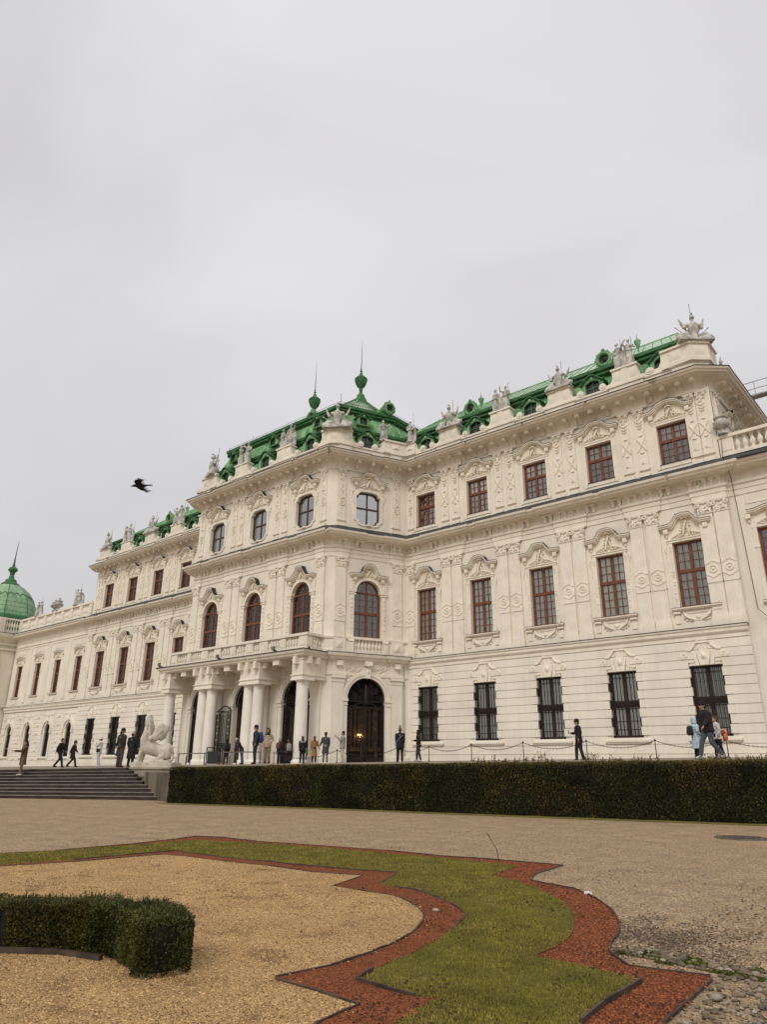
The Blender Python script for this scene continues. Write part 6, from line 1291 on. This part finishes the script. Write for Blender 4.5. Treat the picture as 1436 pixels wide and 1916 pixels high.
def person(x,y,z,h,phi,pose,coat,hem,pants,label,hat=None,hair=(.02,.015,.012),hood=None,shoe=(.02,.02,.02),look=0,wide=1,yoke=None,puff=False,longhair=False,scarf=None):
    P=POSES[pose]; S=h/1.75; ln=P['lean']
    root=empty('person',(x,y,z)); root.rotation_euler=(0,0,R(40.5+phi)); root.scale=(S,S,S); tag(root,label,'person')
    hip=Vector((0,0,.93)); ch=Vector((0,ln*.75,1.36-abs(ln)*.18)); nk=Vector((0,ln*1.0,1.47-abs(ln)*.3)); hd=Vector((0,ln*1.15-.02,1.62-abs(ln)*.42))
    dsh=ch-Vector((0,0,1.36)); sh=lambda s:ch+Vector((s*.185,.0,.05)); A=lambda p:Vector(p)+dsh*(.7)
    m=MB(); T=m.tube; E=m.ell
    T([hip-Vector((0,0,.08)),hip+Vector((0,0,.08)),(hip+ch)/2,ch,ch+Vector((0,0,.07))],[.13,.14,.125,.15,.11],12); T([nk-Vector((0,0,.06)),hd],[.058,.055],10)
    rot=Matrix.Rotation(R(look),3,'Z'); f=lambda v:hd+rot@Vector(v)
    E(hd+Vector((0,.01,.03)),(.078,.095,.105),12,10); T([f((0,-.05,-.02)),f((0,-.055,-.085))],[.06,.042],8); E(f((0,-.105,-.005)),(.014,.022,.024)); E(f((0,-.098,-.052)),(.026,.012,.008)); E(f((.078,.01,.0)),(.012,.022,.032)); E(f((-.078,.01,0)),(.012,.022,.032))
    arms=((-1,P['la']),(1,P['ra']))
    for s,a in arms: e_,w_=A(a[0]),A(a[1]); T([sh(s),(sh(s)+e_)/2,e_,(e_*.4+w_*.6),w_],[.055,.048,.040,.036,.026],8); hand(m,w_,e_,s)
    for s,l in ((-1,P['ll']),(1,P['rl'])):
        k_,a_=Vector(l[0]),Vector(l[1]); T([hip+Vector((s*.09,0,-.04)),(hip+Vector((s*.09,0,0))+k_)/2,k_,k_.lerp(a_,.4),a_],[.095,.08,.058,.054,.038],10); T([a_+Vector((0,.03,-.03)),a_+Vector((0,-.06,-.045)),a_+Vector((0,-.15,-.055))],[.038,.036,.026],8)
    b=robj('body',m,'skin',.0095,root,1)
    ey=MB(); 
    for s in (-1,1): ey.ell(f((s*.030,-.083,.018)),(.010,.008,.007),6,5); ey.tube([f((s*.016,-.09,.036)),f((s*.046,-.082,.036))],.004,4)
    obj('eyes',ey,cl('eye_dark',(.03,.02,.015)),root,60)
    # trousers, shoes
    m=MB(); T=m.tube
    T([hip+Vector((0,0,.10)),hip-Vector((0,0,.02)),hip-Vector((0,0,.10))],[.145,.16,.13],12)
    for s,l in ((-1,P['ll']),(1,P['rl'])): k_,a_=Vector(l[0]),Vector(l[1]); T([hip+Vector((s*.085,0,-.02)),(hip+Vector((s*.09,0,0))+k_)/2,k_,k_.lerp(a_,.5),a_+Vector((0,0,.01))],[.112,.10,.078,.072,.066],10)
    robj('trousers',m,cl('trouser_cloth',pants),.016,root,1)
    for l in (P['ll'],P['rl']): m=MB(); a_=Vector(l[1]); m.tube([a_+Vector((0,.055,-.035)),a_+Vector((0,-.04,-.035)),a_+Vector((0,-.13,-.052)),a_+Vector((0,-.18,-.056))],[.048,.052,.042,.022],10); m.tube([a_+Vector((0,.01,.05)),a_+Vector((0,.01,-.03))],[.052,.05],10); robj('shoe',m,cl('shoe_leather',shoe),.013,root,1)
    # coat
    m=MB(); T=m.tube; W=wide
    hem_=Vector((0,.0,hem)); pts=[]; 
    ring=[]
    lv=[ch+Vector((0,0,.12)),ch+Vector((0,0,.085)),ch,ch*.6+hip*.4,hip+Vector((0,0,.08)),hip]; rx=[.085,.155,.205*W,.185*W,.172*W,.185*W]; ry=[.08,.115,.145,.135,.135,.145]
    if hem<.85: lv+=[hip.lerp(Vector((0,.02,hem)),.5),Vector((0,.02,hem))]; rx+=[.20*W,.222*W]; ry+=[.155,.175]
    else: lv+=[Vector((0,0,hem))]; rx+=[.19*W]; ry+=[.145]
    n=20
    m.loft([[(c.x+a*math.cos(2*PI*i/n)*(1+.02*math.sin(5*i+k)),c.y+b_*math.sin(2*PI*i/n),c.z) for i in range(n)] for k,(c,a,b_) in enumerate(zip(lv,rx,ry))])
    for s,a in arms: e_,w_=A(a[0]),A(a[1]); T([sh(s)+Vector((s*-.03,0,.0)),sh(s)+Vector((s*.01,0,-.02)),(sh(s)+e_)/2,e_,(e_+w_)/2,w_-(w_-e_)*.06],[.08,.085,.075*W,.068*W,.062,.048],10)
    if puff:
        for k in range(7): c=ch.lerp(Vector((0,0,max(hem,.75))),k/6); t_=.215*W-.01*k*(1 if k<3 else .6); m.loft([[(c.x+(t_+dr_)*math.cos(2*PI*i/n),c.y+(.15+dr_)*math.sin(2*PI*i/n),c.z+dz) for i in range(n)] for dr_,dz in ((0,-.04),(.016,0),(0,.04))])
    T([nk-Vector((0,0,.05)),nk+Vector((0,.01,.035))],[.095,.075],12)
    co=robj('coat',m,cl('coat_cloth',coat),.016,root,2 if not puff else 1)
    if yoke: m=MB(); m.loft([[(c.x+a*math.cos(2*PI*i/n),c.y+b_*math.sin(2*PI*i/n),c.z) for i in range(n)] for c,a,b_ in ((ch+Vector((0,0,.13)),.09,.09),(ch+Vector((0,0,.075)),.215,.13),(ch+Vector((0,0,-.03)),.245,.165))]); robj('coat_yoke',m,cl('coat_cloth',yoke),.016,root,1)
    # head wear
    m=MB()
    if hood: 
        m.ell(hd+Vector((0,.025,.03)),(.118,.125,.145),12,10); m.tube([hd+Vector((0,.04,-.12)),hd+Vector((0,.02,0))],[.12,.11],10)
        me=remesh(m,.014,1); 
        me.materials.append(cl('hood_cloth',hood)); bm=bmesh.new(); bm.from_mesh(me); kill=[v for v in bm.verts if (lambda q:q.y<-.055 and abs(q.x)<.075 and -.10<q.z<.10)(rot.inverted()@(v.co-hd))]; bmesh.ops.delete(bm,geom=kill,context='VERTS'); bm.to_mesh(me); bm.free(); me.name='hood'; obj('hood',me,None,root)
    elif hat:
        m.loft([[(hd.x+a*math.cos(2*PI*i/14),hd.y+.008+a*1.13*math.sin(2*PI*i/14),hd.z+zz) for i in range(14)] for a,zz in ((.094,.025),(.098,.05),(.096,.09),(.083,.13),(.05,.158),(.01,.168))]); m.loft([[(hd.x+a*math.cos(2*PI*i/14),hd.y+.008+a*1.13*math.sin(2*PI*i/14),hd.z+zz) for i in range(14)] for a,zz in ((.10,.02),(.106,.04),(.10,.062))])
        if hat[1]=='pom': m.ell(hd+Vector((0,.01,.21)),(.062,.062,.058),10,8)
        if hat[1]=='cap': m.loft([[(hd.x+a*math.cos(PI*i/10)*1.0,hd.y-.07-b_*math.sin(PI*i/10),hd.z+zz) for i in range(11)] for a,b_,zz in ((.08,.10,.045),(.08,.10,.055))])
        if hat[1]=='brim': m.loft([[(hd.x+a*math.cos(2*PI*i/14),hd.y+.005+a*1.1*math.sin(2*PI*i/14),hd.z+zz) for i in range(14)] for a,zz in ((.10,.05),(.14,.01),(.135,.0),(.098,.04))])
        obj('hat',m,cl('hat_wool',hat[0]),root,60)
        m=MB(); m.ell(f((0,.045,-.02)),(.086,.07,.085),10,8); obj('hair',m,cl('hair',hair),root,60)
    if not hood and not hat or longhair:
        m=MB(); m.ell(f((0,.028,.052)),(.092,.100,.098),12,9); m.ell(f((0,.06,-.01)),(.084,.06,.09),10,8)
        if longhair: m.tube([f((0,.06,.02)),f((0,.09,-.12)),f((0,.10,-.26))],[.085,.095,.05],10,1.0); 
        for k in range(10): a=2*PI*k/10; m.ell(f((.06*math.cos(a),.03+.06*math.sin(a),.11)),(.035,.035,.03),6,5)
        bm_=m.mesh('hair',mm([cl('hair',hair)]),60); o=obj('hair',bm_,None,root)
        # keep the face clear
        bm=bmesh.new(); bm.from_mesh(o.data); kill=[v for v in bm.verts if (lambda q:q.y<-.068 and q.z<.055)(rot.inverted()@(v.co-hd))]; bmesh.ops.delete(bm,geom=kill,context='VERTS'); bm.to_mesh(o.data); bm.free()
    if scarf: m=MB(); m.tube([nk+Vector((.08*math.cos(2*PI*i/12),.09*math.sin(2*PI*i/12),.01)) for i in range(13)],.035,8); obj('scarf',m,cl('scarf_wool',scarf),root,60)
    return root
def attach(name,mb,m,root,loc,label,cat,rz=0,smooth=50):  # carried things stay top level, placed at the carrier
    o=obj(name,mb,m,None,smooth); S=root.scale[0]; o.rotation_euler=(0,0,root.rotation_euler.z+rz); v=Matrix.Rotation(root.rotation_euler.z,3,'Z')@(Vector(loc)*S); o.location=root.location+v; o.scale=(S,S,S); tag(o,label,cat); return o
def bag(w=.16,d=.08,h=.22,straps=True):
    m=MB(); m.loft([[(a*math.copysign(abs(math.cos(2*PI*i/16))**.6,math.cos(2*PI*i/16)),b_*math.copysign(abs(math.sin(2*PI*i/16))**.6,math.sin(2*PI*i/16)),zz) for i in range(16)] for a,b_,zz in ((w*.8,d*.7,-h),(w,d,-h*.85),(w,d*1.1,0),(w*.95,d*.9,h*.6),(w*.7,d*.6,h*.95),(w*.3,d*.3,h))])
    m.box(-w*.6,w*.6,d*.9,d*1.25,-h*.7,-h*.1)
    if straps:
        for s in (-1,1): m.tube([(s*w*.5,-.02,h*.8),(s*w*.75,-.14,h*.85),(s*w*.85,-.26,h*.4),(s*w*.8,-.24,-h*.3),(s*w*.7,-.05,-h*.7)],.016,5)
    return m
def phone(): m=MB(); m.box(-.038,.038,-.006,.006,-.075,.075); return m
BK=(.016,.015,.018)
p=person(-34.17,15.02,-.545,1.49,-55,'reach',(.115,.066,.038),.52,(.16,.115,.085),'person in a long brown quilted coat on the stairs with one arm stretched out',longhair=True,hair=(.03,.025,.025),shoe=(.6,.58,.55),puff=True)
attach('phone_stick',(lambda m:(m.tube([(0,0,0),(0,-.18,.04)],.009,5),m.ell((0,-.25,.06),(.05,.02,.05),8,6),m)[-1])(MB()),cl('white_plastic',(.5,.5,.5)),p,(.22,-.63,1.24),'small pale camera held out by the person in the brown coat','camera')
person(-45.87,22.38,-.29,1.76,85,'walk',BK,.86,(.014,.018,.028),'person in black jacket and dark jeans striding right at the top of the stairs',wide=1.15)
person(-46.6,23.6,-.27,1.65,95,'walk',(.035,.028,.034),.55,BK,'person in a long dark hooded coat walking behind the striding one in the black jacket',hat=((.02,.018,.02),'beanie'))
p=person(-40.53,22.06,-.22,1.68,-85,'photo',(.72,.71,.68),.80,(.50,.47,.46),'person dressed all in white with a bucket hat taking a photo above the stairs',hat=((.72,.71,.70),'brim'),shoe=(.5,.5,.5),puff=True)
attach('phone',phone(),cl('black_plastic',(.01,.01,.01)),p,(-.02,-.46,1.50),'black phone held up by the person dressed in white','phone')
attach('shoulder_bag',(lambda m:(m.box(-.10,.10,-.04,.04,-.09,.09),m.tube([(-.1,0,.08),(-.16,-.1,.3),(-.1,-.1,.5)],.008,4),m)[-1])(MB()),cl('black_leather',(.015,.014,.014)),p,(.20,.0,.95),'black shoulder bag on the hip of the person dressed in white','bag',PI/2)
person(-33.4,19.31,-.18,1.80,150,'holdr',(.030,.024,.022),.86,(.075,.060,.062),'person in black jacket, beanie and grey trousers holding hands beside the sphinx pedestal',hat=(BK,'beanie'),shoe=(.10,.04,.02),look=-40,wide=1.12)
person(-34.5,19.9,-.19,1.70,140,'stand',BK,.55,BK,'person in black half hidden behind the one in beanie and grey trousers')
person(-32.9,19.6,-.17,1.64,170,'hold',(.014,.014,.018),.42,BK,'person in a long black coat and pale fluffy hat right beside the sphinx pedestal',hat=((.42,.36,.29),'beanie'),look=-30,wide=1.1)
p=person(-40.44,31.12,-.02,1.6,190,'stand',(.05,.05,.052),.82,(.02,.018,.035),'person with long dark hair seen from behind in front of the open gate leaf',longhair=True)
attach('backpack',bag(.14,.07,.2),cl('bag_cloth',(.02,.016,.024)),p,(0,.2,1.2),'dark backpack on the long haired person by the open gate leaf','backpack',0)
person(-35.82,28.68,0,1.6,-70,'lean',(.035,.024,.045),.80,(.055,.085,.16),'person in grey cap, purple jacket and blue jeans leaning on the barrier',hat=((.35,.33,.31),'cap'),wide=1.2)
p=person(-29.04,24.12,.02,1.84,-75,'stand',(.036,.035,.045),.82,(.030,.025,.032),'tall person in black beanie and dark jacket standing behind the hedge near the columns',hat=(BK,'beanie'),look=10,wide=1.05)
attach('backpack',bag(.16,.10,.25),cl('bag_cloth',(.035,.055,.17)),p,(0,.24,1.2),'blue backpack worn by the tall person in the black beanie','backpack',0)
person(-29.99,25.72,.05,1.74,-10,'pockets',(.42,.335,.25),.84,(.24,.18,.125),'person in a beige puffer jacket with black hood facing the camera',hood=(.02,.018,.02),yoke=(.02,.017,.02),puff=True,shoe=(.05,.03,.02))
p=person(-33.94,30.08,.06,1.44,165,'stand',(.028,.022,.024),.75,(.028,.018,.036),'person with pale fur hood seen from behind, left of the two with backpacks',hood=(.32,.24,.17),wide=1.25)
attach('backpack',bag(.15,.09,.22),cl('bag_cloth',(.16,.055,.04)),p,(.02,.23,1.22),'reddish brown backpack on the person with the pale fur hood','backpack',0)
p=person(-33.2,30.1,.06,1.36,200,'stand',(.05,.035,.05),.75,(.03,.02,.04),'person mostly hidden by a large grey backpack beside the fur hood',wide=1.1,longhair=True,hair=(.12,.07,.04))
attach('backpack',bag(.19,.12,.28),cl('bag_cloth',(.30,.28,.255)),p,(0,.26,1.18),'large light grey backpack beside the reddish brown one','backpack',0)
p=person(-31.97,30.1,.09,1.49,200,'stand',BK,.82,(.022,.022,.03),'person in a black jacket with grey shoulders seen from behind, left of the camel coat',yoke=(.32,.29,.29),hair=(.03,.02,.015),longhair=True,wide=1.15)
attach('handbag',(lambda m:(m.prism([(-.11,-.12),(.11,-.12),(.09,.1),(-.09,.1)],-.04,.04),m.tube([(-.07,0,.1),(-.04,0,.22),(.04,0,.22),(.07,0,.1)],.01,5),m)[-1])(MB()),cl('green_leather',(.03,.22,.10)),p,(-.30,.02,.78),'bright green bag hanging beside the person with grey shoulders','bag')
person(-31.07,30.2,.13,1.44,185,'hold',(.31,.165,.075),.42,BK,'person in a long camel coat with long hair seen from behind',longhair=True,hair=(.12,.06,.03))
person(-30.25,30.3,.14,1.64,180,'holdr',(.055,.058,.062),.52,(.17,.20,.17),'person in a long grey coat seen from behind beside the camel coat',hair=(.025,.018,.014),shoe=(.04,.03,.03))
p=person(-29.3,30.7,.14,1.70,-85,'photo',(.33,.305,.28),.80,(.55,.51,.46),'person in a grey puffer jacket and white trousers photographing beside the big gate',puff=True,shoe=(.5,.5,.48),wide=1.15)
attach('phone',phone(),cl('white_plastic',(.5,.5,.5)),p,(-.02,-.46,1.50),'phone held up by the person in the grey puffer jacket','phone')
p=person(-24.88,30.5,.19,1.72,175,'stand',(.016,.014,.022),.70,BK,'person in black with a beige bobble hat seen from behind, right of the big gate',hat=((.22,.165,.115),'pom'),wide=1.05)
attach('bag_strap',(lambda m:(m.tube([(-.19,.04,1.40),(-.05,.20,1.26),(.12,.20,1.08),(.24,.05,.92)],.014,5),m.box(.20,.28,-.08,.08,.78,.94),m)[-1])(MB()),cl('pale_strap',(.35,.30,.32)),p,(0,0,0),'crossbody bag with pale strap on the person in the bobble hat','bag')
p=person(-25.65,33.1,.23,1.66,-95,'phone',(.020,.016,.022),.84,(.045,.042,.05),'person in a dark hooded jacket walking left past the first barred window',hood=(.018,.015,.02),wide=1.1,shoe=(.5,.48,.46))
attach('bag_strap',(lambda m:(m.tube([(-.17,-.06,1.40),(-.05,.17,1.22),(.12,.19,1.02),(.22,.05,.92)],.014,5),m.box(-.29,-.22,-.1,.1,.80,.96),m)[-1])(MB()),cl('pink_strap',(.42,.24,.24)),p,(0,0,0),'pinkish bag strap across the back of the dark hooded person','bag')
p=person(-14.4,29.94,.23,1.74,-85,'phone',(.018,.015,.024),.80,(.018,.018,.022),'person in black looking down at a phone between the third and fourth barred windows',hat=(BK,'cap'))
attach('phone',phone(),cl('black_plastic',(.01,.01,.01)),p,(-.06,-.42,1.20),'phone in the hand of the person looking down between barred windows','phone')
attach('bottle',(lambda m:(m.lathe([(.03,-.1),(.032,.06),(.015,.09),(.015,.11)],n=8),m)[-1])(MB()),cl('red_plastic',(.30,.05,.04)),p,(.20,-.1,.85),'small reddish bottle in the lowered hand of the person looking at a phone','bottle')
p=person(-8.47,26.75,.27,1.40,100,'pockets',(.42,.53,.60),.45,(.012,.012,.016),'child in a long pale blue hooded coat walking beside the adult in black',hood=(.44,.56,.63),puff=True,wide=1.05)
attach('backpack',bag(.15,.09,.2),cl('bag_cloth',(.03,.028,.02)),p,(0,.24,1.2),'small dark backpack on the child in the pale blue coat','backpack',0)
person(-7.6,25.34,.27,1.82,-85,'walk',(.022,.017,.020),.84,(.075,.09,.11),'tall person in black puffer jacket, beanie and blue jeans striding left',hat=(BK,'beanie'),puff=True,wide=1.2,shoe=(.5,.5,.5))
p=person(-7.80,27.0,.29,1.42,-95,'phone',(.55,.52,.50),.80,(.018,.012,.024),'child in a white jacket mostly hidden behind the tall person in blue jeans',hair=(.10,.06,.03))
M['print']=gravel_mat('flower_print',[(0,(.55,.04,.10)),(.35,(.70,.12,.06)),(.6,(.75,.45,.12)),(.8,(.60,.08,.22)),(1,(.75,.65,.40))],14,.05)
attach('drawstring_bag',bag(.15,.07,.26),'print',p,(0,.30,.98),'bright pink and orange patterned bag behind the tall person in jeans','bag',0)
# ================= CHAIN, BARRIER, SIGN, CROW =================
posts=[(-33.2,29.0,.62),(-29.85,30.85,.70),(-26.1,31.7,.74),(-25.6,34.0,.80),(-22.7,34.0,.85),(-19.48,34.0,.88),(-15.97,34.0,.86),(-12.6,34.0,.80),(-9.5,34.0,.72),(-6.3,34.0,.70)]
WH=['left of the camel coat','left of the big gate','right of the big gate','beside the first barred window','between first and second barred windows','under the third barred window','beside the person looking down at a phone','under the fourth barred window','behind the family on the right','cut by the right edge']
prev=None; M['chain']=mat('chain_iron',(.035,.030,.027),.55,.2,6)
proto=None
for i,(x,y,hh) in enumerate(posts):
    if proto is None:
        mb=MB(); mb.lathe([(.07,0),(.07,.03),(.022,.05),(.020,.95),(.035,.96),(.035,.985),(.02,1.0),(.03,1.03),(.0,1.06)],n=10); proto=obj('chain_post',mb,'chain',None,40); o=proto
    else: o=proto.copy(); COL.objects.link(o)
    o.location=(x,y,tz(x,y)); o.scale=(1,1,hh); tag(o,'thin iron post of the chain barrier '+WH[i],'post','iron posts of the chain barrier')
    top=Vector((x,y,tz(x,y)+hh*.97))
    if prev is not None:
        mb=MB(); L_=(top-prev).length; nl=int(L_/.085); sag=.10*L_
        for k in range(nl+1):
            t=k/nl; c=prev.lerp(top,t); c.z-=sag*4*t*(1-t)*.95; t2=min(1,(k+1)/nl); c2=prev.lerp(top,t2); c2.z-=sag*4*t2*(1-t2)*.95; d=(c2-c) if k<nl else d
            ax=d.normalized(); sd_=Vector((0,0,1)).cross(ax).normalized() if k%2 else Vector((0,0,1)); q=[]
            for a in range(7): an=2*PI*a/6; q.append(c+ax*math.cos(an)*.058+sd_*math.sin(an)*.026)
            mb.tube(q,.009,4)
        o=obj('chain',mb,'chain',None); tag(o,'sagging iron chain reaching the post '+WH[i],'chain','iron chains between the posts')
    prev=top
M['rail']=mat('grey_rail',(.16,.145,.13),.5,.15,4,metal=.3)
bp=[Vector((-41.3,28.0)),Vector((-40.1,28.05)),Vector((-38.6,28.05)),Vector((-36.6,28.0)),Vector((-35.0,27.7)),Vector((-33.6,28.3))]
lb=['leftmost grey barrier rail behind the sphinx','short grey barrier rail left of the sign stand','grey barrier rail behind the sign stand','grey barrier rail in front of the leaning person','rightmost grey barrier rail next to the beige puffer jacket']
for i in range(5):
    a,b=bp[i],bp[i+1]; mb=MB(); za,zb=tz(a.x,a.y),tz(b.x,b.y); mb.tube([(a.x,a.y,za),(a.x,a.y,za+.68)],.035,8); mb.tube([(b.x,b.y,zb),(b.x,b.y,zb+.68)],.035,8); d=(b-a).normalized(); n_=Vector((-d.y,d.x))*.05
    q=[a-n_,b-n_,b+n_,a+n_]; mb.add([(v.x,v.y,za+.66) for v in q]+[(v.x,v.y,za+.72) for v in q],[(0,3,2,1),(4,5,6,7),(0,1,5,4),(1,2,6,5),(2,3,7,6),(3,0,4,7)])
    o=obj('barrier_rail',mb,'rail',None,40); tag(o,lb[i],'barrier','grey barrier rails in front of the porch')
sg=empty('sign_stand',(-36.35,27.0,tz(-36.35,27))); tag(sg,'black sign stand with dark panel in front of the columns','sign'); sg.rotation_euler=(0,0,R(38))
mb=MB(); 
for x in (-.40,.40): mb.tube([(x,.05,-.1),(x,.05,.98)],.03,6); 
mb.tube([(-.40,.05,.96),(.40,.05,.96)],.03,6); mb.tube([(-.40,.05,.82),(.40,.05,.82)],.015,5); obj('frame',mb,'iron',sg,40)
mb=MB(); mb.box(-.33,.33,-.02,.02,.06,.76); obj('panel',mb,mat('sign_panel',(.035,.035,.035),.4,.1,3),sg)
# crow in flight
mb=MB(); T=mb.tube; T([(-.26,0,.0),(-.21,0,.0),(-.16,0,.012),(-.05,0,.0),(.08,0,-.01),(.2,0,.0)],[.006,.022,.038,.058,.052,.02],10); T([(.15,0,0),(.26,0,.004),(.34,0,.0)],[.03,.035,.028],8,.25)
for s in (-1,1):
    pr=[(-.10,.02),(-.14,.16),(-.12,.30),(.0,.42)]; 
    base=[Vector((-.11,s*.03,.02)),Vector((-.13,s*.15,.045)),Vector((-.06,s*.27,.02 if s<0 else .05)),Vector((.06,s*.36,-.05 if s<0 else .06))]; tr=[Vector((.08,s*.03,.0)),Vector((.07,s*.14,.02)),Vector((.12,s*.24,-.01)),Vector((.2,s*.33,-.06 if s<0 else .05))]
    mb.add([tuple(v) for v in base]+[tuple(v) for v in tr]+[tuple(v-Vector((0,0,.012))) for v in base]+[tuple(v-Vector((0,0,.012))) for v in tr],[(0,1,5,4),(1,2,6,5),(2,3,7,6),(8,12,13,9),(9,13,14,10),(10,14,15,11),(0,8,9,1),(1,9,10,2),(2,10,11,3),(3,11,15,7),(4,5,13,12),(5,6,14,13),(6,7,15,14)])
    for k in range(4): b_=Vector((.02+.03*k,s*(.37-.02*k),-.03 if s<0 else .05)); T([b_,b_+Vector((.13+.01*k,s*(.05-.02*k),-.02))],[.018,.006],5,.35)
    for k in range(5): b_=Vector((.08+.005*k,s*(.05+.05*k),.0)); T([b_,b_+Vector((.07,0,-.01))],[.022,.012],5,.3)
crow=robj('crow',mb,'bird',.008,None,0); crow.location=(-13.57,7.5,5.80); _X=(rr+uu*.04).normalized(); _Y=(ff*.80-uu*.60); _Y=(_Y-_X*_Y.dot(_X)).normalized(); _Z=_X.cross(_Y); crow.rotation_euler=Matrix((_X,_Y,_Z)).transposed().to_euler(); crow.scale=(.82,.74,.8); tag(crow,'black crow flying left in the open sky','bird')
